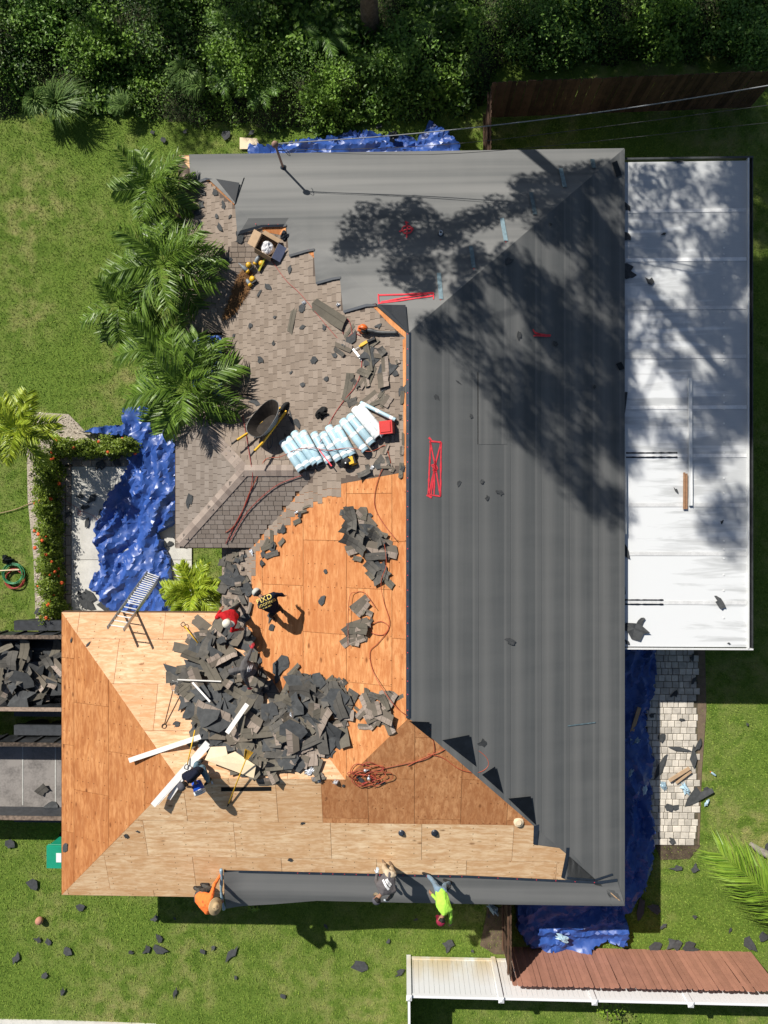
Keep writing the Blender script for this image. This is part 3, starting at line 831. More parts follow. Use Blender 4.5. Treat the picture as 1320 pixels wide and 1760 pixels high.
plank_fence(fs, sa + Vector((-0.02, 0.1, 0)), Vector((sa.x - 0.02, yS + 1.35, 0)), FH, 0.148, M['wood_dark'], seed=6)
va, vb = flat(P(703, 1713, FH)), flat(P(1345, 1728, FH))
fv = empty('vinyl_fence', va, 'white vinyl privacy fence with square posts along the lawn edge', 'fence')
def vinyl_run(a, b, posts):
    d = (b - a); L = d.length; d /= L; nn = Vector((-d.y, d.x, 0)); ang = math.atan2(d.y, d.x)
    w = 0.15; k = int(L / w)
    pm = MB().box((0, 0, (FH - 0.12) / 2 + 0.06), (w - 0.006, 0.03, FH - 0.2)); me = mesh('slat', pm.v, pm.f, M['vinyl'])
    for i in range(k): obj('slat', me, fv, Matrix.Translation(a + d * (w * (i + 0.5))) @ Matrix.Rotation(ang, 4, 'Z'))
    MB().bar(a + Vector((0, 0, FH - 0.05)), b + Vector((0, 0, FH - 0.05)), 0.07, 0.10).build('rail', M['vinyl'], fv)
    MB().bar(a + Vector((0, 0, 0.08)), b + Vector((0, 0, 0.08)), 0.06, 0.12).build('rail', M['vinyl'], fv)
    for s in posts:
        q = a + d * s
        p_ = MB().box((q.x, q.y, FH / 2 + 0.02), (0.135, 0.135, FH + 0.04), Matrix.Rotation(ang, 3, 'Z')).build('post', M['vinyl'], fv)
        MB().box((q.x, q.y, FH + 0.055), (0.16, 0.16, 0.03), Matrix.Rotation(ang, 3, 'Z')).box((q.x, q.y, FH + 0.085), (0.15, 0.15, 0.03), Matrix.Rotation(ang, 3, 'Z'), taper=0.3).build('post_cap', M['vinyl'], p_)
vinyl_run(va, vb, [0.0] + [(flat(P(a, 1718, FH)) - va).length for a in (861, 1021, 1186)])
vinyl_run(va + Vector((0.0, -0.1, 0)), va + Vector((0.02, -3.2, 0)), [3.1])

# ------------------------------------------------------------------ paved strips
def slab(name, pts, z, mat, th=0.06, kind='structure', parent=None):
    n = len(pts); V = [Vector((p.x, p.y, z)) for p in pts] + [Vector((p.x, p.y, z - th)) for p in pts]
    o = mk(name, V, [tuple(range(n))[::-1] if ccw([(p.x, p.y) for p in pts]) != [(p.x, p.y) for p in pts] else tuple(range(n))] + [(i, (i + 1) % n, n + (i + 1) % n, n + i) for i in range(n)], mat, parent)
    if kind: tag(o, kind=kind)
    return o
walk = slab('walkway', [P(112, 790), P(330, 790), P(330, 1064), P(112, 1064)], 0.008, M['soil'])
joint_y = P(170, 962).y
x0, x1, yt_, yb_ = P(124, 900).x, P(330, 900).x, P(170, 802).y, P(170, 1064).y
bx = P(175, 855)
for nm, (a, b, c, d) in (('s', (x0, x1, joint_y + 0.008, yt_)), ('s', (x0, x1, yb_, joint_y - 0.008))):
    MB().box(((a + b) / 2, (c + d) / 2, 0.012), (b - a, d - c, 0.05)).build('concrete_slab', M['concrete'], walk)
pvm = MB().box((0, 0, 0), (0.16, 0.265, 0.07)); 
def paver(x, y, w, l, rot=0.0, z=0.016, parent=None, mat=None):
    q = MB(); e = 0.006
    q.add([(-w / 2, -l / 2, -0.035), (w / 2, -l / 2, -0.035), (w / 2, l / 2, -0.035), (-w / 2, l / 2, -0.035), (-w / 2, -l / 2, 0.02), (w / 2, -l / 2, 0.02), (w / 2, l / 2, 0.02), (-w / 2, l / 2, 0.02),
           (-w / 2 + 0.012, -l / 2 + 0.012, 0.03), (w / 2 - 0.012, -l / 2 + 0.012, 0.03), (w / 2 - 0.012, l / 2 - 0.012, 0.03), (-w / 2 + 0.012, l / 2 - 0.012, 0.03)],
          [(0, 1, 5, 4), (1, 2, 6, 5), (2, 3, 7, 6), (3, 0, 4, 7), (4, 5, 9, 8), (5, 6, 10, 9), (6, 7, 11, 10), (7, 4, 8, 11), (8, 9, 10, 11)])
    return obj('paver', mesh('paver', q.v, q.f, mat or M['paver']), parent, Matrix.Translation((x, y, z + rnd.uniform(-0.004, 0.004))) @ Matrix.Rotation(rot + rnd.uniform(-0.02, 0.02), 4, 'Z'))
M['paver_edge'] = plain("paver_edge", (0.40, 0.33, 0.27), 0.9, 0.2, 5)
y = yb_
while y < yt_ + 0.15: paver(P(118, 900).x, y, 0.17, 0.30, 0, 0.012, walk, M['paver_edge']); y += 0.315
x = P(128, 795).x
while x < P(240, 795).x: paver(x + 0.1, P(170, 796).y, 0.30, 0.19, 0, 0.012, walk, M['paver_edge']); x += 0.315
pth = slab('paver_path', [P(1060, 1060), P(1199, 1060), P(1199, 1452), P(1060, 1452)], 0.006, plain("sand_joint", (0.10, 0.085, 0.055), 0.95, 0.4, 10))
yy = P(1150, 1452).y + 0.1; k = 0
while yy < P(1150, 1075).y:
    hgt = 0.205; xx = P(1112, 1200).x + (0.0 if k % 2 else -0.11)
    while xx < P(1192, 1200).x:
        w = rnd.choice((0.205, 0.205, 0.14, 0.27))
        paver(xx + w / 2, yy, w - 0.016, hgt - 0.016, 0, 0.004, pth); xx += w
    yy += hgt; k += 1
o = slab('dirt_strip', [P(1196, 1115), P(1212, 1118), P(1214, 1220), P(1206, 1330), P(1202, 1452), P(1196, 1452)], 0.004, M['soil'], 0.02)
o = slab('dirt_strip', [P(1126, 1453), P(1204, 1453), P(1185, 1476), P(1136, 1478)], 0.004, M['soil'], 0.02)
o = slab('pavement', [P(-60, 1751), P(110, 1754), P(268, 1760), P(268, 1830), P(-60, 1830)], 0.03, M['concrete'], 0.1)
o = slab('dirt_patch', [P(838, 1560), P(876, 1560), P(880, 1640), P(850, 1640), P(825, 1625)], 0.003, M['soil'], 0.03)
o = slab('pebble_bed', [P(55, 708), P(118, 712), P(150, 745), P(235, 748), P(235, 795), P(112, 798), P(112, 1070), P(62, 1072), P(58, 960), P(48, 860), P(46, 760)], 0.012, M['pebble_bed'], 0.05)

# ------------------------------------------------------------------ dump trailers in front of the garage
M['steel_black'] = plain("steel_black", (0.030, 0.033, 0.038), 0.5, 0.4, 7, 0.5)
M['steel_floor'] = plain("steel_floor", (0.150, 0.138, 0.128), 0.6, 0.5, 2.2, 0.4)
M['rail_worn'] = plain("rail_worn", (0.20, 0.150, 0.115), 0.8, 0.5, 12)
M['tyre'] = plain("tyre_rubber", (0.016, 0.016, 0.017), 0.8, 0.2)
TZ, FZ = 1.45, 0.70
def trailer(ya_px, yb_px, label, floor_mat):
    a, b = P(60, ya_px, TZ).y, P(60, yb_px, TZ).y
    xr, xl = P(109, 1250, TZ).x, P(109, 1250, TZ).x - 4.3
    t = empty('dump_trailer', ((xr + xl) / 2, (a + b) / 2, 0), label, 'trailer')
    xm, L = (xr + xl) / 2, xr - xl
    MB().box((xm, (a + b) / 2, FZ - 0.04), (L, a - b - 0.1, 0.08)).build('bed_floor', floor_mat, t)
    for s, y in ((1, a - 0.05), (-1, b + 0.05)):
        w_ = MB().box((xm, y, (TZ + FZ) / 2 - 0.05), (L, 0.05, TZ - FZ + 0.05))
        for i in range(7): w_.box((xl + 0.35 + i * (L - 0.7) / 6, y + s * 0.05, (TZ + FZ) / 2 - 0.05), (0.06, 0.05, TZ - FZ))
        w_.build('side_wall', M['steel_black'], t)
        MB().box((xm, y, TZ + 0.0), (L, 0.11, 0.05)).build('top_rail', M['rail_worn'], t)
    for x in (xr - 0.03, xl + 0.03):
        MB().box((x, (a + b) / 2, (TZ + FZ) / 2), (0.05, a - b - 0.16, TZ - FZ)).build('end_gate', M['steel_black'], t)
    for i in range(4):
        MB().box((xl + 0.6 + i * 1.03, (a + b) / 2, FZ + 0.004), (0.03, a - b - 0.25, 0.012)).build('floor_seam', M['seam'], t) if floor_mat is M['steel_floor'] else None
    for s, y in ((1, a + 0.19), (-1, b - 0.19)):
        MB().box((xr - 0.95, y, 0.83), (1.75, 0.30, 0.04)).box((xr - 0.95, y + s * 0.14, 0.72), (1.75, 0.03, 0.2)).box((xr - 1.83, y, 0.72), (0.04, 0.30, 0.22)).box((xr - 0.06, y, 0.72), (0.04, 0.30, 0.22)).build('fender', M['steel_black'], t)
        for dx in (0.55, 1.38):
            R_ = Matrix.Translation((xr - dx, y + s * 0.0, 0.36)) @ Matrix.Rotation(math.pi / 2, 4, 'X')
            MB().lathe([(0.20, -0.11), (0.33, -0.11), (0.36, -0.07), (0.36, 0.07), (0.33, 0.11), (0.20, 0.11)], 20, R_).build('wheel', M['tyre'], t)
    MB().bar((xm - 1.5, (a + b) / 2 + 0.4, FZ - 0.15), (xm + 1.6, (a + b) / 2 + 0.4, FZ - 0.15), 0.1, 0.14).bar((xm - 1.5, (a + b) / 2 - 0.4, FZ - 0.15), (xm + 1.6, (a + b) / 2 - 0.4, FZ - 0.15), 0.1, 0.14).build('chassis', M['steel_black'], t)
    return t, xl, xr, a, b
tr1 = trailer(1092, 1222, 'black dump trailer heaped with torn shingles beside the garage', M['steel_black'])
tr2 = trailer(1277, 1409, 'nearly empty dump trailer with bare grey steel floor', M['steel_floor'])
# ------------------------------------------------------------------ vegetation
rng = np.random.default_rng(5)
def leaf_cards(Pn, N, size, rng, asp=0.6, fold=0.25):
    """one folded two-quad leaf at each point; returns vertices and quads"""
    n = len(Pn); N = N / np.linalg.norm(N, axis=1, keepdims=True)
    r = rng.normal(size=(n, 3)); T = r - N * (r * N).sum(1, keepdims=True); T /= np.linalg.norm(T, axis=1, keepdims=True)
    B = np.cross(N, T); s = size[:, None]
    tip, base = Pn + T * s * 0.5, Pn - T * s * 0.5
    l, rr = Pn + B * s * asp * 0.5 + N * s * fold * 0.3, Pn - B * s * asp * 0.5 + N * s * fold * 0.3
    V = np.stack([base, rr, tip, l], 1).reshape(-1, 3)
    Q = np.arange(4 * n, dtype=np.int32).reshape(n, 4)
    return V, Q
M['leaf_brush'] = mat_leaf("leaf_brush", (0.026, 0.074, 0.007), (0.235, 0.400, 0.050), 0.5)
M['leaf_vine'] = mat_leaf("leaf_vine", (0.030, 0.090, 0.012), (0.190, 0.340, 0.055), 0.45)
M['leaf_palm'] = mat_leaf("leaf_palm", (0.024, 0.072, 0.008), (0.185, 0.300, 0.036), 0.42, 0.15)
M['leaf_palm_y'] = mat_leaf("leaf_palm_yellow", (0.115, 0.215, 0.010), (0.430, 0.500, 0.040), 0.4, 0.10)
M['leaf_coco'] = mat_leaf("leaf_coconut", (0.075, 0.165, 0.012), (0.270, 0.400, 0.045), 0.32, 0.15)
M['leaf_hedge'] = mat_leaf("leaf_hedge", (0.055, 0.110, 0.010), (0.230, 0.310, 0.030), 0.45)
M['leaf_reed'] = mat_leaf("leaf_reed", (0.045, 0.110, 0.020), (0.230, 0.345, 0.095), 0.4, 0.3)
M['leaf_pine'] = mat_leaf("leaf_pine", (0.015, 0.040, 0.008), (0.06, 0.10, 0.02), 0.6, 0.1)
M['bark'] = plain("bark", (0.160, 0.115, 0.085), 0.95, 0.4, 9, bump=0.6)
M['palm_trunk'] = plain("palm_trunk", (0.24, 0.21, 0.17), 0.9, 0.2, 9)
M['rachis'] = plain("rachis_green", (0.22, 0.30, 0.055), 0.5, 0.1)
M['flower'] = plain("orange_flower", (0.72, 0.11, 0.025), 0.6, 0.2)

# short grass over the lawn
def grass_blades(n, seed):
    r = np.random.default_rng(seed)
    X = r.uniform(-14.6, 14.6, n); Y = r.uniform(-16.6, 12.6, n)
    keep = np.ones(n, bool)
    ol = [(xW + .7, yS + .7, xE - .7, yN - .7), (xG + .7, yS + .7, xW + .8, yG - .7), (xPo + .7, yPo0 + .7, xW + .8, yPo1 - .7), (xNW + .7, yNW + .7, xW + .8, yN - .7),
          (P(112, 790).x, P(200, 1064).y, P(300, 790).x, P(112, 790).y), (P(50, 710).x, P(60, 1070).y, P(112, 790).x, P(50, 715).y), (P(100, 730).x, P(60, 800).y, P(235, 790).x, P(50, 745).y)]
    for a, b, c, d in ol: keep &= ~((X > a) & (X < c) & (Y > b) & (Y < d))
    a, b = P(1110, 1452), P(1199, 1100); pathm = (X > a.x) & (X < b.x) & (Y > a.y) & (Y < b.y)
    keep &= ~(pathm & (r.random(n) > 0.05))
    a, b = P(1197, 1480), P(1211, 1110); keep &= ~((X > a.x) & (X < b.x) & (Y > a.y) & (Y < b.y) & (r.random(n) > 0.25))
    X, Y = X[keep], Y[keep]; n = len(X)
    ang = r.uniform(0, 2 * np.pi, n); ln = r.uniform(0.035, 0.095, n); lean = r.uniform(0.35, 1.2, n); w = r.uniform(0.006, 0.013, n)
    D = np.stack([np.cos(ang) * np.sin(lean), np.sin(ang) * np.sin(lean), np.cos(lean)], 1); S = np.stack([-np.sin(ang), np.cos(ang), np.zeros(n)], 1)
    B = np.stack([X, Y, np.full(n, -0.02)], 1)
    V = np.stack([B - S * w[:, None], B + S * w[:, None], B + D * ln[:, None]], 1).reshape(-1, 3)
    return V, np.arange(3 * n, dtype=np.int32).reshape(n, 3), r.random(n)
V, T_, tn = grass_blades(430000, 3)
o = obj('grass', nmesh('grass', V, T_, M['blade'], tn)); tag(o, 'short mown green grass around the house', 'grass', kind='stuff')
# pebbles
pb = [P(55, 708), P(118, 712), P(150, 745), P(235, 748), P(235, 795), P(112, 798), P(112, 1070), P(62, 1072), P(58, 960), P(48, 860), P(46, 760)]
V, Fq, tn = [], [], []
M['pebble'] = mat_leaf("pebble", (0.20, 0.15, 0.11), (0.72, 0.66, 0.56), 0.8, 0.0)
xs = [p.x for p in pb]; ysp = [p.y for p in pb]
for i in range(5200):
    x, y = rnd.uniform(min(xs), max(xs)), rnd.uniform(min(ysp), max(ysp))
    if not inside((x, y), pb): continue
    r = rnd.uniform(0.014, 0.034); b = len(V); a = rnd.uniform(0, 6.28); r2 = r * rnd.uniform(0.6, 1)
    for k in range(5): V.append((x + r * math.cos(a + k * 1.2566), y + r2 * math.sin(a + k * 1.2566), 0.012))
    V.append((x + rnd.uniform(-.3, .3) * r, y + rnd.uniform(-.3, .3) * r, 0.012 + r * 0.9))
    for k in range(5): Fq.append((b + k, b + (k + 1) % 5, b + 5)); tn.append(rnd.random())
    tn[-5:] = [tn[-1]] * 5
o = obj('pebbles', nmesh('pebbles', V, Fq, M['pebble'], tn)); tag(o, 'pale pebbles strewn round the hedge', 'pebbles', kind='stuff')

# thicket along the north edge
edge_px = [(-40, 205), (60, 200), (130, 205), (230, 212), (330, 222), (420, 232), (520, 232), (640, 225), (760, 215), (836, 190), (846, 128), (1000, 122), (1180, 112), (1360, 105)]
edge = [P(a, b) for a, b in edge_px]
def edge_y(x):
    for a, b in zip(edge, edge[1:]):
        if a.x <= x <= b.x: return a.y + (b.y - a.y) * (x - a.x) / (b.x - a.x)
    return edge[0].y if x < edge[0].x else edge[-1].y
def mound(x, y):
    d = y - edge_y(x) - 0.45 * noise.noise(Vector((x * 1.3, 2.0, 0))) - 0.2
    if d < 0: return 0.0
    a = noise.noise(Vector((x * 0.55, y * 0.55, 3.1))); b = noise.noise(Vector((x * 1.5, y * 1.5, 8.0)))
    a = noise.noise(Vector((x * 0.33, y * 0.33, 3.1))); h = 0.70 + 1.25 * a + 0.5 * b
    return max(0.05, h) * min(1.0, d / 1.1) + 0.05
NX, NY = 150, 46
gx = np.linspace(-15, 15, NX); gy0 = 10.6; gy = np.linspace(gy0, 19.5, NY)
HM = np.array([[mound(x, y) for y in gy] for x in gx])
def hm(X, Y):
    u = np.clip((X + 15) / 30 * (NX - 1), 0, NX - 1.001); v = np.clip((Y - gy0) / (19.5 - gy0) * (NY - 1), 0, NY - 1.001)
    i, j = u.astype(int), v.astype(int); a, b = u - i, v - j
    return HM[i, j] * (1 - a) * (1 - b) + HM[i + 1, j] * a * (1 - b) + HM[i, j + 1] * (1 - a) * b + HM[i + 1, j + 1] * a * b
V = [(x, y, HM[i, j] * 0.55 - 0.05) for i, x in enumerate(gx) for j, y in enumerate(gy)]
Fq = [(i * NY + j, (i + 1) * NY + j, (i + 1) * NY + j + 1, i * NY + j + 1) for i in range(NX - 1) for j in range(NY - 1) if HM[i, j] + HM[i + 1, j + 1] > 0.12]
o = obj('undergrowth', nmesh('undergrowth', V, Fq, plain("undergrowth", (0.030, 0.034, 0.014), 0.95, 0.5, 5), smooth=True)); tag(o, kind='structure')
n = 175000
X = rng.uniform(-14.5, 14.5, n); Y = rng.uniform(gy0, 17.8, n); h = hm(X, Y); k = h > 0.04
X, Y, h = X[k], Y[k], h[k]; n = len(X)
fr = rng.random(n) ** 0.55
Pn = np.stack([X + rng.normal(0, .05, n), Y + rng.normal(0, .05, n), h * (0.35 + 0.75 * fr) + rng.normal(0, 0.09, n)], 1)
N = rng.normal(size=(n, 3)) * 0.55 + np.array([-0.15, -0.05, 1.0]); sp = np.array([noise.noise(Vector((x * 0.5, y * 0.5, 11.0))) for x, y in zip(X, Y)]); sz = rng.uniform(0.06, 0.15, n) * np.clip(1.0 + 1.5 * sp, 0.5, 2.0)
patch = np.array([0.5 + 0.5 * noise.noise(Vector((x * 0.8, y * 0.8, 1.0))) for x, y in zip(X[::1], Y[::1])])
tone = np.clip(patch * 1.3 - 0.30 + rng.normal(0, 0.24, n) ** 2 * 3 * np.sign(rng.normal(size=n)), 0, 1)
V, Q = leaf_cards(Pn, N, sz, rng)
o = obj('thicket', nmesh('thicket', V, Q, M['leaf_brush'], tone)); tag(o, 'dense green vines and brush along the back of the lot', 'thicket', kind='stuff')

def bush(name, c, rx, ry, hz, n, size, mat, label, cat, group=None, seed=0):
    r = np.random.default_rng(seed)
    u = r.normal(size=(n, 3)); u /= np.linalg.norm(u, axis=1, keepdims=True); u[:, 2] = np.abs(u[:, 2])
    rad = r.random(n) ** 0.3
    lump = np.array([1 + 0.55 * noise.noise(Vector(tuple(q * 1.6)) + Vector((seed * 3.1, 0, 0))) + 0.45 * noise.noise(Vector(tuple(q * 4.5)) + Vector((seed * 1.7, 0, 0))) for q in u])
    if name == 'shrub':
        tw = r.integers(0, 70, n); cu = r.normal(size=(70, 3)); cu /= np.linalg.norm(cu, axis=1, keepdims=True); cu[:, 2] = np.abs(cu[:, 2]); cu *= (r.random(70) ** 0.5)[:, None] * r.uniform(.7, 1.35, 70)[:, None]
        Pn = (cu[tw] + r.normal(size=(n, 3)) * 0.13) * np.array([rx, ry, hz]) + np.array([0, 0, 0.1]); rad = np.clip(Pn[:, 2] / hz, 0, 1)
    else: Pn = u * rad[:, None] * lump[:, None] * np.array([rx, ry, hz]) + np.array([0, 0, 0.05])
    N = u * 0.8 + r.normal(size=(n, 3)) * 0.5 + np.array([0, 0, .4])
    V, Q = leaf_cards(Pn, N, r.uniform(size * .6, size * 1.3, n), r)
    root = empty(name, c, label, cat, group)
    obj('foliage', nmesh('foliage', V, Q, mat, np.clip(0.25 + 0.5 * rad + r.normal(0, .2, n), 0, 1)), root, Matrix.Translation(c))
    st = MB()
    for k in range(5):
        a = k * 1.257 + seed; st.tube([(c[0], c[1], -0.03), (c[0] + math.cos(a) * rx * .25, c[1] + math.sin(a) * ry * .25, hz * .4), (c[0] + math.cos(a) * rx * .5, c[1] + math.sin(a) * ry * .5, hz * .75)], [0.018, 0.012, 0.005], 5)
    st.build('stem', M['bark'], root)
    return root
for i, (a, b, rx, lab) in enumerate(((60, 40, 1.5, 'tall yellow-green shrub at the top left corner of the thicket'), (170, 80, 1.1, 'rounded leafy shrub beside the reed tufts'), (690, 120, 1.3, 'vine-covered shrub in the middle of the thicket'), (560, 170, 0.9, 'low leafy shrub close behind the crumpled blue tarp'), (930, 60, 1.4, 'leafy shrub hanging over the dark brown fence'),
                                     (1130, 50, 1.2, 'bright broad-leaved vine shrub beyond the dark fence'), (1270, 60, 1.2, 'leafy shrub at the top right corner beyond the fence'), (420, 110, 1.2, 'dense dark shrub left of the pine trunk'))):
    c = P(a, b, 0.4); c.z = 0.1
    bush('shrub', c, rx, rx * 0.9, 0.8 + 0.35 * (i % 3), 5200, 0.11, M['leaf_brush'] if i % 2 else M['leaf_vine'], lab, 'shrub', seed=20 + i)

def frond(L, n, leaf, droop, width=0.02, plume=0.5, seed=0, lift=0.2, angf=0.62):
    """feather leaf from the origin along +x; leaflets on both sides, its rachis first"""
    r = random.Random(seed); V, Q, T = [], [], []
    def ax(s): return Vector((L * s * (1 - 0.12 * droop * s), 0, lift * L * s - droop * L * s * s * 0.75))
    K = 9
    for i in range(K):
        s0, s1 = i / K, (i + 1) / K; a, b = ax(s0), ax(s1); w0, w1 = 0.016 * (1.1 - s0), 0.016 * (1.1 - s1)
        b0 = len(V); V += [a + Vector((0, w0, 0)), a - Vector((0, w0, 0)), b - Vector((0, w1, 0)), b + Vector((0, w1, 0)), a + Vector((0, 0, w0)), b + Vector((0, 0, w1))]
        Q += [(b0, b0 + 4, b0 + 5, b0 + 3), (b0 + 4, b0 + 1, b0 + 2, b0 + 5)]; T += [1.0, 1.0]
    for i in range(n):
        s = 0.14 + 0.86 * i / (n - 1); p = ax(s); t = (ax(min(1, s + .02)) - ax(s - .02)).normalized()
        ll = leaf * (0.55 + 0.9 * math.sin(math.pi * min(1, 0.15 + 0.8 * s)) ** 0.8) * r.uniform(0.85, 1.1)
        for sd in (-1, 1):
            side = Vector((0, sd, 0)); up = Vector((0, 0, 1))
            d = (t * (angf + 0.5 * s) + side * 1.0 + up * r.uniform(-plume, plume)).normalized()
            m = p + d * ll * 0.5; e = p + d * ll * 0.96 - up * ll * r.uniform(0.08, 0.4)
            wv_ = d.cross(up); wv_ = wv_.normalized() * width if wv_.length > 1e-3 else t * width
            tw = up * width * r.uniform(-0.6, 0.6)
            b0 = len(V); V += [p - wv_ * .4, p + wv_ * .4, m + wv_ + tw, m - wv_ - tw, e + wv_ * .08, e - wv_ * .08]
            tn_ = min(1, max(0, r.gauss(0.5, 0.24)))
            Q += [(b0, b0 + 1, b0 + 2, b0 + 3), (b0 + 3, b0 + 2, b0 + 4, b0 + 5)]; T += [tn_, min(1, tn_ + 0.08)]
    return V, Q, T
def frond_set(mat, L, n, leaf, droops, seed, width=0.02, plume=0.5, lift=0.2, angf=0.62):
    return [nmesh('frond', *frond(L * (0.9 + 0.06 * i), n, leaf, d, width, plume, seed + i, lift, angf)[:2], mat, frond(L * (0.9 + 0.06 * i), n, leaf, d, width, plume, seed + i, lift, angf)[2]) for i, d in enumerate(droops)]
def palm(name, crown, base, fr, nf, label, group, seed, e0=1.0, e1=-0.15, trunk_r=0.075, az=None, scale=1.0, cat='palm tree'):
    r = random.Random(seed); root = empty(name, base, label, cat, group)
    b, c = Vector(base), Vector(crown); mid = b.lerp(c, 0.5) + Vector((r.uniform(-.08, .08), r.uniform(-.08, .08), 0))
    path = spline([b - Vector((0, 0, .05)), mid, c - Vector((0, 0, .35))], 6)
    MB().tube(path, [trunk_r * (1.25 - 0.4 * i / (len(path) - 1)) for i in range(len(path))], 10).build('trunk', M['palm_trunk'], root, True)
    MB().tube([c - Vector((0, 0, .36)), c - Vector((0, 0, .15)), c + Vector((0, 0, .05))], [trunk_r * 0.95, trunk_r * 0.8, trunk_r * 0.35], 10).build('crown_shaft', M['rachis'], root, True)
    for i in range(nf):
        a = (az[i] if az else i * 2.399 + r.uniform(-.25, .25)); t = i / max(1, nf - 1); el = e0 + (e1 - e0) * (1 - (1 - t) ** 1.5) + r.uniform(-.08, .08)
        sc = scale * (0.72 + 0.33 * t) * r.uniform(0.92, 1.06)
        mw = Matrix.Translation(c + Vector((0, 0, 0.06 * (1 - t)))) @ Matrix.Rotation(a, 4, 'Z') @ Matrix.Rotation(-el, 4, 'Y') @ Matrix.Rotation(r.uniform(-.5, .5), 4, 'X') @ Matrix.Scale(sc, 4)
        obj('frond', fr[r.randrange(len(fr))], root, mw)
    return root
fpalm = frond_set(M['leaf_palm'], 1.65, 44, 0.50, (0.45, 0.6, 0.8, 0.95), 40, 0.023, 0.7)
def at_palm(a, b, z): c = P(a, b, z); return c, Vector((c.x + 0.05, c.y - 0.05, 0))
for i, (a, b, z, sc, nf, lab) in enumerate(((266, 322, 3.1, 0.88, 10, 'northernmost palm of the row, beside the corner of the roof'), (283, 455, 3.5, 1.08, 13, 'big dark palm next to the wing of tan shingles'), (205, 527, 2.6, 0.80, 9, 'smaller palm standing farthest out on the lawn'),
                                           (282, 600, 3.0, 0.94, 10, 'palm beside the gap with the blue tarp'), (322, 668, 3.6, 1.08, 13, 'southernmost palm of the row, its fronds over the porch shingles'))):
    c, bs = at_palm(a, b, z); palm('palm_tree', c, bs, fpalm, nf, lab, 'palms along the west side of the house', 60 + i, scale=sc)
c, bs = at_palm(33, 738, 2.2); palm('palm_tree', c, bs, frond_set(M['leaf_palm_y'], 1.55, 48, 0.44, (0.5, 0.7, 0.9), 50, 0.024, 0.6), 14, 'yellow-green palm at the pebble bed corner by the left edge', None, 71, e0=1.0, e1=0.0, scale=0.80)
c, bs = at_palm(335, 1018, 1.5); palm('palm_tree', c, bs, frond_set(M['leaf_palm_y'], 1.05, 40, 0.32, (0.35, 0.55, 0.7), 55, 0.021, 0.5), 15, 'small bright yellow-green palm in the corner by the garage', None, 72, e0=1.15, e1=0.15, scale=0.95, trunk_r=0.05)
# coconut palm whose leaf reaches in from the right
c = P(1392, 1592, 2.3); tip = P(1192, 1418, 1.1); d = tip - c; a0 = math.atan2(d.y, d.x)
fco = [nmesh('frond', *frond(3.75, 66, 0.98, dr, 0.026, 0.22, 90 + i, 0.12, 0.75)[:2], M['leaf_coco'], frond(3.75, 66, 0.98, dr, 0.026, 0.22, 90 + i, 0.12, 0.75)[2]) for i, dr in enumerate((0.36, 0.45))]
palm('palm_tree', c, Vector((c.x + .3, c.y, 0)), fco, 7, 'long coconut palm frond reaching in over the lawn at the right edge', None, 73, e0=0.12, e1=0.2, trunk_r=0.13, az=[a0, a0 - 1.5, a0 - 1.9, a0 - 2.4, a0 - 2.8, a0 - 3.2, a0 - 1.2], scale=1.18)

# tufts of tall reed grass and ferns at the edge of the thicket
def reed(n, R_, hgt, seed, mat):
    r = np.random.default_rng(seed); V, Q, T = [], [], []
    for i in range(n):
        a = r.uniform(0, 6.283); out = r.uniform(0.25, 1.0) * R_ * (0.72 + 0.42 * math.cos(a + 0.9 + seed)); hh = hgt * r.uniform(0.6, 1.0); w = 0.013; s = np.array([-math.sin(a), math.cos(a), 0]) * w
        p = [np.array([math.cos(a) * out * t, math.sin(a) * out * t, hh * (1.7 * t - 1.35 * t * t)]) + np.array([r.normal(0, .015), r.normal(0, .015), 0]) for t in (0.03, 0.35, 0.68, 1.0)]
        b = len(V)
        for k, q in enumerate(p): V += [q - s * (1, 1, .7, .1)[k], q + s * (1, 1, .7, .1)[k]]
        Q += [(b + 2 * k, b + 2 * k + 1, b + 2 * k + 3, b + 2 * k + 2) for k in range(3)]; T += [min(1, max(0, r.normal(.5, .25)))] * 3
    return nmesh('reed_grass', V, Q, mat, T)
for i, (a, b, R_, h_, lab) in enumerate(((95, 178, 1.25, 1.1, 'large silvery tuft of tall grass at the left of the thicket'), (60, 170, 0.8, 1.0, 'tuft of tall grass close to the left edge'), (322, 125, 0.85, 0.9, 'pale fountain of tall grass in the thicket above the first palm'), (345, 152, 0.6, 0.7, 'small tuft of grass below the pale grass fountain'), (212, 178, 0.6, 0.6, 'thin tuft of grass between the two large tufts'))):
    o = obj('reed_grass', reed(420, R_, h_, 200 + i, M['leaf_reed'])); c = P(a, b, 0.6); o.location = (c.x, c.y, 0.30 + 0.6 * mound(c.x, c.y)); tag(o, lab, 'grass tuft')
ffern = frond_set(M['leaf_vine'], 0.9, 26, 0.20, (0.5, 0.7), 120, 0.02, 0.15)
for i, (a, b, sc, lab) in enumerate(((405, 62, 1.3, 'tall fern left of the pine trunk'), (560, 55, 1.1, 'fern lit by the sun at the foot of the pine trunk'), (735, 22, 1.2, 'palmetto at the top edge right of the pine trunk'), (385, 130, 0.8, 'spiky plant near the black rubbish bag'), (450, 150, 0.9, 'fern at the edge of the dark shrub'), (505, 62, 1.0, 'fern leaning over the dark shrub'))):
    r = random.Random(130 + i); c = P(a, b, 0.55); root = empty('fern', (c.x, c.y, 0.1), lab, 'fern')
    for k in range(9):
        obj('frond', ffern[k % 2], root, Matrix.Translation((c.x, c.y, 0.55)) @ Matrix.Rotation(k * 0.698 + r.uniform(-.2, .2), 4, 'Z') @ Matrix.Rotation(-r.uniform(.25, .6), 4, 'Y') @ Matrix.Scale(sc * r.uniform(.85, 1.1), 4))
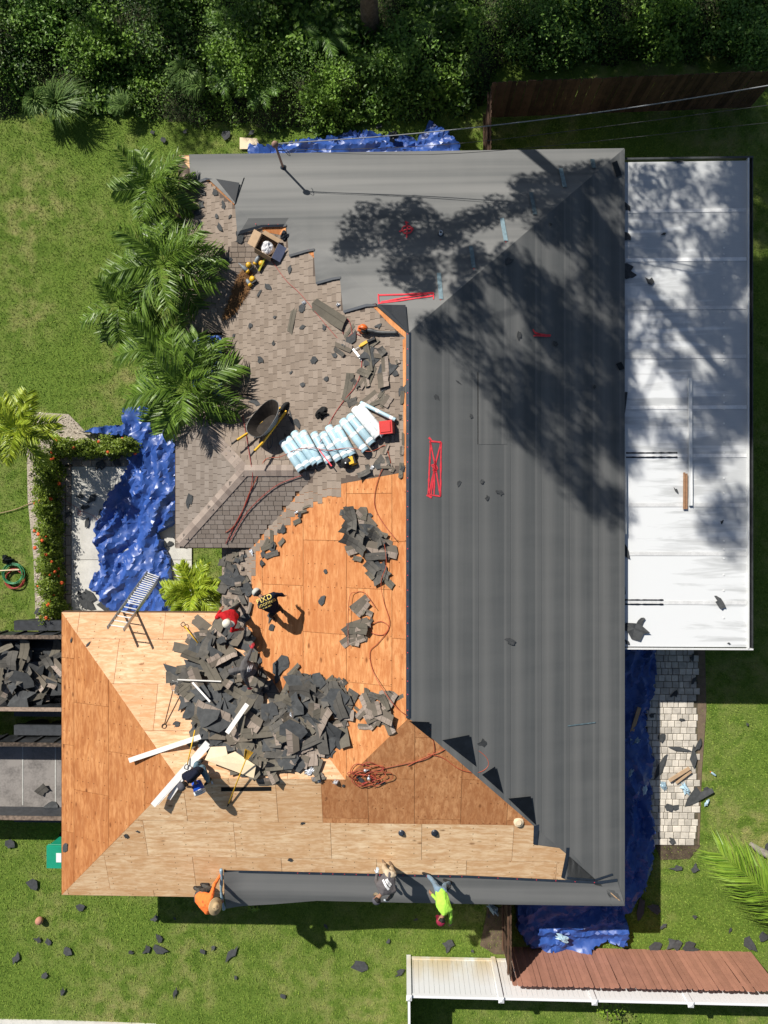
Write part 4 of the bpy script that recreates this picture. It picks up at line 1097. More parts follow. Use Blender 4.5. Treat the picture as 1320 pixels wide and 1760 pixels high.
# hedge with orange flowers
hb = [(112, 770, .42), (150, 772, .40), (190, 770, .42), (218, 768, .34), (82, 800, .48), (80, 838, .46), (82, 872, .42), (84, 908, .44), (84, 938, .40), (86, 972, .42), (88, 1008, .44), (92, 1046, .46)]
fm = MB().lathe([(0.0, 0), (0.032, 0.012), (0.045, 0.03), (0.030, 0.048), (0.0, 0.055)], 7)
fme = mesh('flower_cluster', fm.v, fm.f, M['flower'])
where = ['at the hedge corner near the yellow-green palm', 'second in the short hedge row above the walkway', 'third in the short hedge row above the walkway', 'at the tarp end of the short hedge row', 'topmost in the long hedge row left of the walkway', 'second from the top in the long hedge row', 'third from the top in the long hedge row', 'fourth from the top in the long hedge row', 'fifth from the top in the long hedge row', 'sixth from the top in the long hedge row', 'second from the bottom in the long hedge row', 'at the bottom of the long hedge row, beside the loaded trailer']
for i, (a, b, rx) in enumerate(hb):
    c = P(a, b, 0.4); c.z = 0.0
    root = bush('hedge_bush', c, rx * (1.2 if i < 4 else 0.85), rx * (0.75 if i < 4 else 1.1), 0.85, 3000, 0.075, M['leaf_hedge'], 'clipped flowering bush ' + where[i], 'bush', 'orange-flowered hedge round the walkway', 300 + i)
    r = random.Random(400 + i)
    for k in range((2, 1, 2, 3, 2, 2, 2, 3, 4, 4, 4, 7)[i]):
        a_ = r.uniform(0, 6.28); q = r.uniform(.4, 1.0)
        obj('flower_cluster', fme, root, Matrix.Translation((c.x + math.cos(a_) * rx * q, c.y + math.sin(a_) * rx * q, 0.86 * math.sqrt(max(.05, 1 - q * q * .8)))) @ Matrix.Scale(r.uniform(.9, 1.5), 4))
# weed by the white fence
c = P(1052, 1728, 0.6); bush('weed', Vector((c.x, c.y - 0.15, 0)), 0.55, 0.6, 0.9, 420, 0.07, M['leaf_coco'], 'thin leafy weed growing over the white fence', 'weed', seed=77)
c = P(435, 1561, 0.2); bush('weed', Vector((c.x, c.y, 0)), 0.22, 0.15, 0.25, 60, 0.1, M['leaf_coco'], 'small broad-leaved weed below the hanging end of the roll', 'weed', seed=78)

# tall pine: its trunk stands in the thicket, its crown is above and behind the frame and shades the roof
tx, ty = P(637, 62).x, P(637, 62).y
pine = empty('pine_tree', (tx, ty, 0), 'tall pine, its trunk rising from the thicket at the top', 'tree')
trunk_top = Vector((tx + 0.2, ty + 0.5, 20.0))
path = spline([(tx, ty, -0.1), (tx + .02, ty + .02, 1.5), (tx + 0.1, ty + 0.2, 9), trunk_top], 8)
MB().tube(path, [0.36 * (1 - 0.78 * (i / (len(path) - 1)) ** 0.8) + 0.02 for i in range(len(path))], 14).build('trunk', M['bark'], pine, True)
SH = Vector((0.72, -0.86)); SL = SH.length_squared
zones = [([(585, 400), (640, 362), (700, 352), (760, 368), (800, 400), (770, 440), (700, 478), (640, 450), (592, 440)], 34, 0.46),
         ([(690, 465), (760, 470), (740, 512), (700, 498)], 5, 0.45),
         ([(770, 395), (870, 350), (880, 450), (790, 480)], 10, 0.5), ([(870, 300), (960, 300), (960, 380), (860, 350)], 6, 0.45),
         ([(940, 330), (1070, 262), (1070, 620), (960, 560)], 20, 0.62),
         ([(770, 530), (860, 450), (1060, 560), (1068, 880), (1030, 880), (980, 830), (900, 740), (820, 640), (745, 575)], 40, 0.62),
         ([(860, 330), (1060, 262), (1070, 330), (800, 530), (735, 540)], 16, 0.5), ([(1076, 278), (1285, 278), (1285, 640), (1076, 640)], 34, 0.66), ([(1076, 640), (1285, 640), (1285, 935), (1200, 930), (1140, 890), (1076, 830)], 26, 0.62),
         ([(850, 150), (1320, 120), (1320, 255), (850, 250)], 110, 0.85), ([(1296, 250), (1340, 250), (1340, 900), (1296, 860)], 40, 0.75)]
def canopy(root, tx, ty, zones, seed, top, leafy, per=340, lim=16, asp=0.36):
    """crown of leaf clumps held over the places this tree shades"""
    zr = random.Random(seed); clumps = []
    for poly, cnt, rad in zones:
        xs = [q[0] for q in poly]; ys_ = [q[1] for q in poly]; k = 0
        while k < cnt:
            a, b = zr.uniform(min(xs), max(xs)), zr.uniform(min(ys_), max(ys_))
            if not inside((a, b), poly): continue
            if a > 1075 or b < 250: q = P(a, b, 2.5 if 1075 < a < 1290 and b > 270 else 0.5)
            else: q = RX(a, b)
            d = -((tx - q.x) * SH.x + (ty - q.y) * SH.y) / SL
            d = max(6.0, d + zr.uniform(-1.2, 1.2))
            clumps.append((Vector((q.x - SH.x * d, q.y - SH.y * d, q.z + d)), rad * zr.uniform(0.6, 1.1))); k += 1
    Vs, Qs, Ts, base = [], [], [], 0
    r = np.random.default_rng(seed + 22)
    for c, rad in clumps:
        m = int(per * (rad / 0.6) ** 2)
        u = r.normal(size=(m, 3)); u /= np.linalg.norm(u, axis=1, keepdims=True)
        Pn = np.array(c) + u * (r.random(m) ** 0.5)[:, None] * rad * np.array([1.1, 1.1, .6])
        V, Q = leaf_cards(Pn, r.normal(size=(m, 3)), r.uniform(0.10, 0.22, m), r, asp)
        Vs.append(V); Qs.append(Q + base); base += len(V); Ts.append(r.random(m))
    obj('crown', nmesh('crown', np.concatenate(Vs), np.concatenate(Qs), leafy, np.concatenate(Ts)), root)
    for c, rad in clumps[::lim]:
        if c.z < top * .6: continue
        h_ = max(top * .5, min(top - 1.5, c.z - 1.2)); t = h_ / top
        a = Vector((tx + 0.2 * t, ty + 0.5 * t, h_))
        MB().tube(spline([a, a.lerp(c, 0.5) + Vector((0, 0, .25)), c], 4), [0.04, 0.038, 0.035, 0.032, 0.03, 0.026, 0.022, 0.018, 0.012], 6).build('limb', M['bark'], root)
canopy(pine, tx, ty, zones, 9, 20.0, M['leaf_pine'])
for bx_, by_, zs, lab, sd in ((-8.5, 21.5, [([(230, 0), (620, 0), (600, 200), (250, 190)], 24, .75), ([(0, -20), (230, -20), (200, 110), (40, 60)], 8, .7)], 'broad tree beyond the top edge left of the pine', 15),
                              (6.5, 21.5, [([(640, 0), (850, 0), (850, 190), (640, 200)], 24, .75), ([(850, -10), (1330, -10), (1330, 125), (850, 130)], 46, .8)], 'broad tree beyond the top edge right of the pine', 16)):
    root = empty('shade_tree', (bx_, by_, 0), lab, 'tree')
    MB().tube(spline([(bx_, by_, -.1), (bx_ + .1, by_ + .1, 4), (bx_ + .2, by_ + .5, 11)], 6), [.32 - .2 * i / 12 for i in range(13)], 10).build('trunk', M['bark'], root, True)
    canopy(root, bx_, by_, zs, sd, 11.0, M['leaf_vine'], 220, 9, 0.5)
# ------------------------------------------------------------------ blue tarps
def mat_tarp():
    t = NT("blue_tarp"); n = t.noise(t.pos(), 3.0, 4); f = t.noise(t.pos(), 40, 2)
    c = t.mix(t.ramp(n, [(0.3, 0), (0.7, 1)]), (0.020, 0.060, 0.25), (0.042, 0.110, 0.39))
    c = t.mix(t.math('MULTIPLY', t.ramp(t.noise(t.pos(), 1.2, 4), [(0.6, 0), (0.75, 1)]), 0.25), c, (0.20, 0.25, 0.36))
    t.bump(f, 0.15, 0.01)
    return t.out(c, 0.38, 0.5)
M['tarp'] = mat_tarp()
def tarp(poly, label, amp, scale, seed, ang=0.0, step=0.052, base=0.02, group=None):
    """crumpled sheet: flat facets between random crease points, drawn out along the folds"""
    pl_ = [(P(a, b, 0.1).x, P(a, b, 0.1).y) for a, b in poly]; xs = [p[0] for p in pl_]; ys = [p[1] for p in pl_]
    q = random.Random(int(seed * 10)); ca, sa_ = math.cos(ang), math.sin(ang)
    bound = []
    for i in range(len(pl_)):
        a_, b_ = Vector(pl_[i]), Vector(pl_[(i + 1) % len(pl_)]); m = max(1, int((b_ - a_).length / 0.11))
        for k in range(m): c_ = a_.lerp(b_, k / m); bound.append((c_.x + q.uniform(-.05, .05), c_.y + q.uniform(-.05, .05)))
    pts, grid = list(bound), {}
    area = (max(xs) - min(xs)) * (max(ys) - min(ys))
    for _ in range(int(area / (step * step) * 2.2)):
        x, y = q.uniform(min(xs), max(xs)), q.uniform(min(ys), max(ys))
        if not inside((x, y), pl_): continue
        u, v = (ca * x + sa_ * y) / (step * 2.3), (-sa_ * x + ca * y) / (step * 0.75)
        k = (int(math.floor(u)), int(math.floor(v)))
        if k in grid: continue
        grid[k] = 1; pts.append((x, y))
    def hgt(x, y, edge):
        wx = x + 0.35 * noise.noise(Vector((x * .8, y * .8, seed))); wy = y + 0.35 * noise.noise(Vector((x * .8, y * .8, seed + 5)))
        v = -sa_ * wx + ca * wy; u = ca * wx + sa_ * wy
        f1 = noise.noise(Vector((u * .35 * scale, v * 1.15 * scale, seed))); f2 = noise.noise(Vector((u * .7 * scale, v * 2.3 * scale, seed + 8)))
        f3 = noise.noise(Vector((u * 1.9 * scale, v * 3.4 * scale, seed + 13)))
        h = 0.72 * (1 - 2.6 * abs(f1)) + 0.40 * (1 - 2.6 * abs(f2)) + 0.22 * (1 - 2.4 * abs(f3)) + 0.055 * q.uniform(-1, 1)
        return base + max(0.0, amp * (0.30 + 0.62 * h)) * edge
    nb = len(bound)
    z = [hgt(x, y, 0.25 if i < nb else 1.0) for i, (x, y) in enumerate(pts)]
    vo, eo, fo, ov, oe, of = geometry.delaunay_2d_cdt([Vector(p) for p in pts], [(i, (i + 1) % nb) for i in range(nb)], [], 0, 1e-5)
    V = []
    for i, v in enumerate(vo):
        zz = z[ov[i][0]] if ov[i] else base + .03
        V.append(Vector((v.x, v.y, zz)))
    Fc = [tuple(f) for f in fo if inside(((V[f[0]].x + V[f[1]].x + V[f[2]].x) / 3, (V[f[0]].y + V[f[1]].y + V[f[2]].y) / 3), bound)]
    c = Vector((sum(xs) / len(xs), sum(ys) / len(ys), 0))
    o = obj('tarp', nmesh('tarp', np.array([tuple(v - c) for v in V]), Fc, M['tarp'], smooth=True)); o.location = c
    try: o.data.set_sharp_from_angle(angle=math.radians(26))
    except Exception: pass
    return tag(o, label, 'tarp', group)
tarp([(213, 702), (262, 698), (268, 730), (305, 742), (312, 850), (298, 905), (275, 918), (292, 960), (300, 1015), (318, 1062), (200, 1060), (176, 1030), (158, 1010), (162, 985), (172, 978), (162, 905), (178, 880), (190, 850), (222, 800), (218, 770), (224, 752), (180, 748), (140, 743), (160, 736), (215, 730)],
     'large crumpled blue tarp over the front walkway', 0.42, 1.1, 3.0, ang=1.15)
tarp([(428, 252), (520, 243), (560, 238), (610, 226), (700, 232), (716, 240), (738, 208), (752, 214), (790, 252), (800, 300), (428, 300)], 'crumpled blue tarp between the thicket and the dark roof edge', 0.36, 1.2, 9.0, ang=0.1)
tarp([(1040, 1090), (1127, 1100), (1125, 1160), (1108, 1240), (1120, 1300), (1118, 1380), (1124, 1440), (1118, 1505), (1090, 1545), (1060, 1580), (1030, 1580), (1040, 1300)], 'long dark blue tarp lying against the east wall beside the pavers', 0.42, 1.25, 14.0, ang=1.5)
tarp([(885, 1540), (1060, 1540), (1082, 1600), (1076, 1622), (1040, 1618), (1010, 1640), (960, 1638), (905, 1622), (888, 1590)], 'bunched blue tarp in front of the reddish wooden fence', 0.36, 1.2, 21.0, ang=0.3)
tarp([(326, 580), (400, 575), (400, 690), (330, 660)], 'blue tarp between the palms and the recessed wall', 0.25, 1.5, 27.0, ang=0.8)

# ------------------------------------------------------------------ torn shingles and felt
def mat_torn(name, a, b, rough=0.9, lines=True):
    t = NT(name); v = t.pos(obj_space=True)
    n = t.noise(v, 7, 4); n2 = t.noise(v, 70, 2)
    c = t.mix(t.ramp(n, [(0.3, 0), (0.7, 1)]), a, b)
    c = t.mix(t.math('MULTIPLY', t.rand(), 0.55), c, tuple(q * 0.55 for q in a))
    c = t.mix(t.math('MULTIPLY', n2, 0.25), c, tuple(q * 1.5 for q in b))
    if lines:
        sx = t.n("SeparateXYZ"); t.l(v, sx.inputs[0])
        ly = t.math('LESS_THAN', t.math('ABSOLUTE', t.math('SUBTRACT', sx.outputs[1], 0.02)), 0.010)
        c = t.mix(t.math('MULTIPLY', ly, 0.5), c, tuple(q * 0.4 for q in a))
    return t.out(c, rough, 0.15)
def mat_face():
    """granule side: a brown lap band and tan tabs with cuts between them"""
    t = NT("shingle_torn_face"); v = t.pos(obj_space=True); sx = t.n("SeparateXYZ"); t.l(v, sx.inputs[0])
    n2 = t.noise(v, 70, 2); n = t.noise(v, 6, 3)
    tab = t.math('LESS_THAN', sx.outputs[1], -0.005)
    c = t.mix(t.ramp(n, [(0.3, 0), (0.7, 1)]), (0.25, 0.20, 0.165), (0.37, 0.305, 0.255))
    cut = t.math('LESS_THAN', t.math('ABSOLUTE', t.math('SUBTRACT', t.math('FRACT', t.math('MULTIPLY', t.math('ADD', sx.outputs[0], 5.0), 6.4)), 0.5)), 0.045)
    c = t.mix(t.math('MULTIPLY', cut, 0.65), c, (0.05, 0.04, 0.035))
    c = t.mix(tab, (0.125, 0.108, 0.084), c)
    c = t.mix(t.math('MULTIPLY', t.rand(), 0.35), c, (0.10, 0.085, 0.072)); c = t.mix(t.math('MULTIPLY', n2, 0.2), c, (0.35, 0.3, 0.26))
    return t.out(c, 0.92, 0.1)
M['torn_dark'] = mat_torn("shingle_torn_back", (0.072, 0.069, 0.063), (0.140, 0.131, 0.117))
M['torn_olive'] = mat_torn("shingle_torn_olive", (0.115, 0.105, 0.084), (0.170, 0.152, 0.122))
M['torn_face'] = mat_face()
M['felt'] = mat_torn("felt_torn", (0.045, 0.048, 0.050), (0.088, 0.092, 0.095), 0.8, False)
def thick(V, top, th):
    """close a top sheet into a thin solid"""
    n = len(V); V2 = [tuple(v) for v in V] + [(v[0], v[1], v[2] - th) for v in V]; cnt = {}
    for f in top:
        for k in range(len(f)): cnt[(f[k], f[(k + 1) % len(f)])] = 1
    Fc = list(top) + [tuple(n + i for i in f[::-1]) for f in top]
    for a, b in cnt:
        if (b, a) not in cnt: Fc.append((b, a, n + a, n + b))
    return V2, Fc
def strip_me(L, W, curl, seed, mat):
    r = random.Random(seed); nx, ny = 5, 2; V = []
    for i in range(nx + 1):
        for j in range(ny + 1):
            x, y = L * (i / nx - .5), W * (j / ny - .5)
            if i in (0, nx): x += r.uniform(-.05, .05)
            if j == 0 and r.random() < .3: y += r.uniform(0, .03)
            V.append((x, y, curl * (x / L) ** 2 * 4 * 0.12 + curl * 0.03 * math.sin(3 * y / W) + r.uniform(-.006, .006)))
    top = [(i * (ny + 1) + j, (i + 1) * (ny + 1) + j, (i + 1) * (ny + 1) + j + 1, i * (ny + 1) + j + 1) for i in range(nx) for j in range(ny)]
    return mesh('shingle_strip', *thick(V, top, 0.006), mat)
def scrap_me(seed, asp=0.7, curl=0.5):
    r = random.Random(seed); k = r.randint(7, 11); V = [(0, 0, 0.012 * curl)]
    for i in range(k):
        a = 6.283 * (i + r.uniform(-.3, .3)) / k; q = r.choice((r.uniform(.85, 1.15), r.uniform(.35, .7), r.uniform(.7, 1.0))) * 0.5
        x, y = q * math.cos(a), q * math.sin(a) * asp
        V.append((x, y, curl * 0.14 * x * abs(x) + curl * r.uniform(-.01, .035)))
    return mesh('felt_scrap', *thick(V, [(0, 1 + i, 1 + (i + 1) % k) for i in range(k)], 0.008), M['felt'])
S_dark = [strip_me(l, w, c, 500 + i, M['torn_dark']) for i, (l, w, c) in enumerate(((.95, .31, .5), (.9, .3, -.4), (.62, .3, .9), (.45, .31, .3), (.95, .2, .3), (.7, .28, 1.3), (.34, .28, .5)))]
S_dark += [strip_me(l, w, c, 510 + i, M['torn_dark']) for i, (l, w, c) in enumerate(((.95, .45, .8), (.75, .42, -.9)))]
S_olive = [strip_me(l, w, c, 520 + i, M['torn_olive']) for i, (l, w, c) in enumerate(((.95, .31, .3), (.8, .17, -.2), (.55, .3, .5), (.9, .22, .3)))]
S_face = [strip_me(l, w, c, 540 + i, M['torn_face']) for i, (l, w, c) in enumerate(((.93, .33, .25), (.6, .33, .4), (.42, .32, .2), (.8, .33, -.2), (.3, .3, .1)))]
S_felt = [scrap_me(560 + i, (0.55, 0.7, 0.85, 0.45, 0.65, 0.9)[i % 6], (0.3, 0.8, 1.5)[i % 3]) for i in range(18)]
pr = random.Random(77)
def surf(p_px, where, h=0.0):
    a, b = p_px
    if where == 'roof': return RX(a, b, h)
    if where == 'patio': return P(a, b, PZ + 0.012 + h)
    if where == 'lawn': return P(a, b, 0.035 + h)
    return P(a, b, where + h)
def normal_at(p, where):
    if where != 'roof': return Vector((0, 0, 1))
    a, b, c = active(p.x, p.y); return Vector((-a, -b, 1)).normalized()
def put(name, me, p, nrm, rz, tilt, scale=1.0, label=None, cat=None, group=None, sy=None):
    o = bpy.data.objects.new(name, me); COL.objects.link(o)
    q = Vector((0, 0, 1)).rotation_difference(nrm).to_matrix().to_4x4()
    ta = pr.uniform(0, 6.283)
    mw = Matrix.Translation(p) @ q @ Matrix.Rotation(tilt, 4, Vector((math.cos(ta), math.sin(ta), 0))) @ Matrix.Rotation(rz, 4, 'Z') @ Matrix.Diagonal((scale, scale if sy is None else sy, scale, 1))
    o.matrix_basis = mw
    return tag(o, label, cat, group)
def pdist(p, poly):
    best = 1e9
    for i in range(len(poly)):
        a, b = Vector(poly[i]), Vector(poly[(i + 1) % len(poly)]); d = b - a
        t = max(0, min(1, (Vector(p) - a).dot(d) / d.length_squared)); best = min(best, (Vector(p) - a - d * t).length)
    return best
LAND = [(390, 1071, 'the red shirt'), (425, 1150, 'the grey hoodie'), (300, 1195, 'the pitchfork'), (345, 1190, 'the trim strips'), (405, 1235, 'the buried board'), (395, 1310, 'the pale offcut'), (545, 1330, 'the foil'), (470, 1035, 'the navy shirt'), (640, 1330, 'the hose tangle'), (700, 1230, 'the ridge end'), (560, 1180, 'the upper edge'), (520, 1250, 'its middle'), (440, 1330, 'the ridge slot'), (630, 567, 'the leaf blower'), (630, 592, 'the saw'), (650, 725, 'the white rolls'), (603, 797, 'the reel tool'), (335, 1018, 'the small palm')]
def near(a, b, lab):
    w = lab + ' by ' + min(LAND, key=lambda q: (q[0] - a) ** 2 + (q[1] - b) ** 2)[2]
    return w if len(w.split()) <= 16 else lab
def heap(poly, n, hmax, mix, label, group, slope=0.010, where='roof', big=1.0, ang=None, spread=3.14):
    xs = [q[0] for q in poly]; ys = [q[1] for q in poly]; k = 0; spots = []
    while len(spots) < n:
        a, b = pr.uniform(min(xs), max(xs)), pr.uniform(min(ys), max(ys))
        if inside((a, b), poly): spots.append((a, b, pdist((a, b), poly)))
    for i, (a, b, d) in enumerate(spots):
        hh = min(hmax, d * slope); f = (i + 1) / n
        h = 0.02 + hh * f * pr.uniform(0.75, 1.0)
        mx = mix if f < .55 else (mix[0] * .6, mix[1], mix[2] * 2.0, mix[3] * .5)
        kind = pr.choices(('dark', 'olive', 'face', 'felt'), mx)[0]
        p = surf((a, b), where, h); nr = normal_at(p, where)
        tilt = pr.uniform(0, 0.08 + 1.35 * hh * (0.5 if ang is not None else 1))
        rz = pr.uniform(-3.14, 3.14) if ang is None else ang + pr.gauss(0, spread)
        sc = big if d > 14 else big * 0.7
        if kind == 'felt': put('felt_scrap', pr.choice(S_felt), p, nr, rz, tilt, sc * pr.choice((pr.uniform(.3, .7), pr.uniform(.7, 1.4 if f < .5 else .9))), near(a, b, 'torn black felt scrap ' + label), 'felt scrap', 'felt scraps ' + group)
        else:
            me = pr.choice({'dark': S_dark if f < .5 else S_dark[:7], 'olive': S_olive, 'face': S_face}[kind])
            lab = {'dark': 'dark torn shingle strip ', 'olive': 'olive brown torn shingle strip ', 'face': 'tan torn shingle strip '}[kind]
            put('shingle_strip', me, p, nr, rz, tilt, sc * pr.uniform(0.6, 1.05), near(a, b, lab + label), 'shingle', 'torn shingles ' + group)
def rubble(poly, n, hmax, slope, label):
    V, Fc, mi = [], [], []; xs = [q[0] for q in poly]; ys = [q[1] for q in poly]; k = 0
    src = [S_dark, S_olive, S_face, S_felt]
    while k < n:
        a, b = pr.uniform(min(xs), max(xs)), pr.uniform(min(ys), max(ys))
        if not inside((a, b), poly): continue
        d = pdist((a, b), poly); hh = min(hmax, d * slope); p = RX(a, b, .012 + hh * pr.uniform(.2, .9)); kind = pr.choices(range(4), (4, 2.5, 2.2, 4))[0]; me = pr.choice(src[kind]); ta = pr.uniform(0, 6.28)
        mw = Matrix.Translation(p) @ Vector((0, 0, 1)).rotation_difference(normal_at(p, 'roof')).to_matrix().to_4x4() @ Matrix.Rotation(pr.uniform(0, .1 + .8 * hh), 4, Vector((math.cos(ta), math.sin(ta), 0))) @ Matrix.Rotation(ta * 3, 4, 'Z') @ Matrix.Scale(pr.uniform(.5, 1.05), 4)
        o_ = len(V); V += [mw @ v.co for v in me.vertices]; Fc += [tuple(o_ + i for i in f.vertices) for f in me.polygons]; mi += [kind] * len(me.polygons); k += 1
    o = mk('shingle_rubble', V, Fc, M['torn_dark']); [o.data.materials.append(M[q]) for q in ('torn_olive', 'torn_face', 'felt')]
    o.data.polygons.foreach_set("material_index", mi); tag(o, label, 'rubble', kind='stuff')
rubble([(318, 1120), (345, 1078), (378, 1062), (420, 1085), (440, 1120), (455, 1165), (478, 1195), (500, 1160), (530, 1155), (590, 1178), (612, 1220), (580, 1262), (568, 1300), (500, 1325), (440, 1335), (400, 1310), (350, 1275), (322, 1215), (304, 1170)], 165, .22, .008, 'broken shingle and felt rubble of the valley heap')
rubble([(380, 945), (432, 938), (424, 985), (438, 1020), (446, 1090), (420, 1095), (380, 1062)], 16, .04, .008, 'small shingle rubble along the stripped edge')
A = 'in the big heap along the garage valley'
heap([(322, 1120), (360, 1085), (400, 1095), (430, 1120), (452, 1165), (470, 1200), (520, 1165), (560, 1185), (590, 1180), (610, 1220), (572, 1265), (565, 1290), (500, 1310), (460, 1290), (400, 1300), (350, 1270), (325, 1215), (308, 1170)], 92, 0.40, (3.5, 3, 4, 3.5), A, A, 0.010, big=1.2)
heap([(325, 1165), (420, 1170), (470, 1215), (570, 1230), (560, 1290), (480, 1300), (400, 1290), (345, 1250)], 34, 0.42, (3, 3, 5, 1.5), A, A, 0.009, big=1.2)
heap([(330, 1080), (376, 1062), (420, 1085), (440, 1120), (420, 1160), (340, 1130)], 26, 0.28, (2, 1, .6, 6), 'at the top end of the valley heap', 'at the top end of the valley heap', 0.010, big=0.75)
heap([(430, 1290), (500, 1270), (530, 1300), (500, 1325), (465, 1345), (400, 1330)], 16, 0.25, (2, 2, 4, 1), 'on the garage ridge below the heap', 'on the garage ridge below the heap', 0.010)
heap([(480, 1140), (520, 1150), (560, 1170), (610, 1175), (620, 1210), (560, 1215), (500, 1190)], 8, 0.2, (6, 1, 1, 2), 'on the upper edge of the valley heap', 'on the upper edge of the valley heap', 0.010, ang=0.8, spread=0.4)
heap([(520, 1310), (555, 1295), (562, 1340), (545, 1345)], 6, 0.1, (1, 3, 1, 2), 'on the foil underlay beside the dark plywood', 'beside the dark plywood', 0.01, big=0.7)
heap([(386, 950), (430, 940), (425, 985), (435, 1020), (440, 1070), (425, 1080), (390, 1060), (388, 1000)], 24, 0.10, (2, 1.5, 1, 6), 'along the stripped edge above the red-shirted worker', 'along the stripped edge by the recessed eave', 0.008, big=0.55)
heap([(432, 960), (480, 905), (530, 858), (548, 858), (500, 915), (445, 985)], 16, 0.10, (1, 3, 0.3, 5), 'along the porch valley', 'along the porch valley', 0.008, big=0.65, ang=0.75, spread=0.35)
heap([(588, 885), (605, 870), (636, 888), (652, 908), (672, 940), (672, 980), (662, 998), (636, 990), (606, 972), (588, 940)], 36, 0.13, (7, 1.6, 1.2, 2.5), 'in the flat pile on orange plywood near the ridge', 'in the flat pile near the ridge', 0.007, ang=-0.3, spread=0.5)
heap([(602, 1035), (632, 1038), (640, 1060), (622, 1115), (604, 1112), (598, 1080)], 15, 0.14, (1, 2, 5, .6), 'in the small tan pile on orange plywood', 'in the small tan pile', 0.007, ang=0.5, spread=0.7)
heap([(615, 1200), (655, 1178), (682, 1200), (680, 1235), (630, 1256), (614, 1236)], 20, 0.22, (3, 2, 4, 1.2), 'in the pile by the south end of the ridge', 'in the pile by the south end of the ridge', 0.009)
heap([(545, 530), (580, 545), (690, 600), (692, 675), (620, 680), (600, 640), (560, 580)], 22, 0.05, (1.5, 3, 1.6, 5), 'among the tools on the tan shingles', 'among the tools on the tan shingles', 0.004, big=0.72)
heap([(590, 660), (690, 620), (690, 690), (610, 700)], 8, 0.06, (1, 4, 1, 1), 'above the stacked rolls', 'above the stacked rolls', 0.004, ang=0.8, spread=0.4)
heap([(630, 790), (690, 735), (696, 830), (640, 850), (585, 835)], 10, 0.05, (2, 1, 3, 3), 'below the stacked rolls', 'below the stacked rolls', 0.004, big=0.6)
heap([(688, 660), (699, 660), (699, 810), (688, 810)], 7, 0.03, (1, 3, 1, 1), 'beside the ridge next to the stacked rolls', 'beside the ridge', 0.004, big=0.6, ang=1.57, spread=0.1)
# trailer load
_, xl, xr, ya, yb = tr1
def load():
    for i in range(58):
        x, y = pr.uniform(xr - 2.0, xr - 0.25), pr.uniform(yb + 0.25, ya - 0.45)
        h = FZ + 0.12 + 0.62 * (i / 58) * (1 - 0.3 * abs((y - (ya + yb) / 2) / 1.0))
        kind = pr.choices(('dark', 'olive', 'face', 'felt'), (4, 2, 3, 1.2))[0]
        me = pr.choice({'dark': S_dark, 'olive': S_olive, 'face': S_face, 'felt': S_felt}[kind])
        lab = {'dark': 'dark torn shingle strip ', 'olive': 'olive brown torn shingle strip ', 'face': 'tan torn shingle strip ', 'felt': 'torn black felt scrap '}[kind]
        put('felt_scrap' if kind == 'felt' else 'shingle_strip', me, Vector((x, y, h)), Vector((0, 0, 1)), pr.uniform(-3, 3), pr.uniform(0.05, 0.55), pr.uniform(.75, 1.0), lab + 'in the loaded dump trailer', 'felt scrap' if kind == 'felt' else 'shingle', 'debris in the loaded trailer')
load()
o = MB().box(((xr - 1.2), (ya + yb) / 2 - 0.05, FZ + 0.12), (2.3, ya - yb - 0.5, 0.24), taper=0.8).build('rubble_core', M['felt']); tag(o, 'dark compacted rubble under the shingles in the loaded trailer', 'rubble')
# scraps lying singly
def singles(where, lst, phrase, group, zadd=0.0):
    for i, q in enumerate(lst):
        a, b, s = q[:3]; el = q[3] if len(q) > 3 else 1.0; rz = q[4] if len(q) > 4 else pr.uniform(-3, 3)
        p = surf((a, b), where, 0.012 + zadd); sc = s / (F / (H - p.z))
        size = 'large' if s > 26 else ('small' if s < 13 else '')
        shape = 'long ' if el > 1.5 else ''
        put('felt_scrap', S_felt[(i * 7 + int(a)) % len(S_felt)], p, normal_at(p, where), rz, pr.uniform(0, 0.12), sc * 1.15, ' '.join(((size + ' ' + shape + 'torn black felt scrap ' + phrase).split())), 'felt scrap', group, sy=sc * 1.15 / (el if el > 1 else 1))
singles('lawn', [(17, 1452, 18), (55, 1522, 26), (138, 1558, 18), (65, 1615, 15), (84, 1620, 18), (117, 1634, 20), (27, 1647, 24), (77, 1677, 15), (108, 1705, 18, 1.8, 1.4)], 'on the grass left of the orange-shirted worker', 'felt scraps on the southwest lawn')
singles('lawn', [(266, 1578, 22, 1.9, .9), (273, 1611, 18), (252, 1632, 24, 1.7, 1.3), (277, 1634, 28), (225, 1637, 9), (347, 1635, 16), (366, 1629, 12), (398, 1640, 38, 1.5, 1.1), (301, 1707, 24, 1.8, 1.5), (405, 1680, 8), (300, 1578, 7), (485, 1712, 16), (618, 1660, 30), (560, 1592, 10), (668, 1617, 10)], 'on the grass below the long roof shadow', 'felt scraps on the south lawn')
singles('lawn', [(770, 1625, 26), (688, 1672, 20, 1.5, .8), (715, 1580, 9), (840, 1575, 10), (812, 1635, 8)], 'on the grass near the white fence', 'felt scraps near the white fence')
singles('lawn', [(1159, 1193, 14), (1121, 1230, 14), (1172, 1237, 10), (1139, 1268, 18), (1166, 1287, 38, 3.2, -.2), (1192, 1302, 36, 1.7, 1.5), (1134, 1321, 46, 2.6, 1.1), (1200, 1368, 46, 1.3, .6), (1149, 1389, 14), (1161, 1388, 14), (1155, 1445, 12), (1190, 1130, 12), (1192, 1170, 14), (1200, 1280, 26, 2, 1.2), (1215, 1360, 14)], 'on the paver path beside the long tarp', 'felt scraps on the paver path', 0.03)
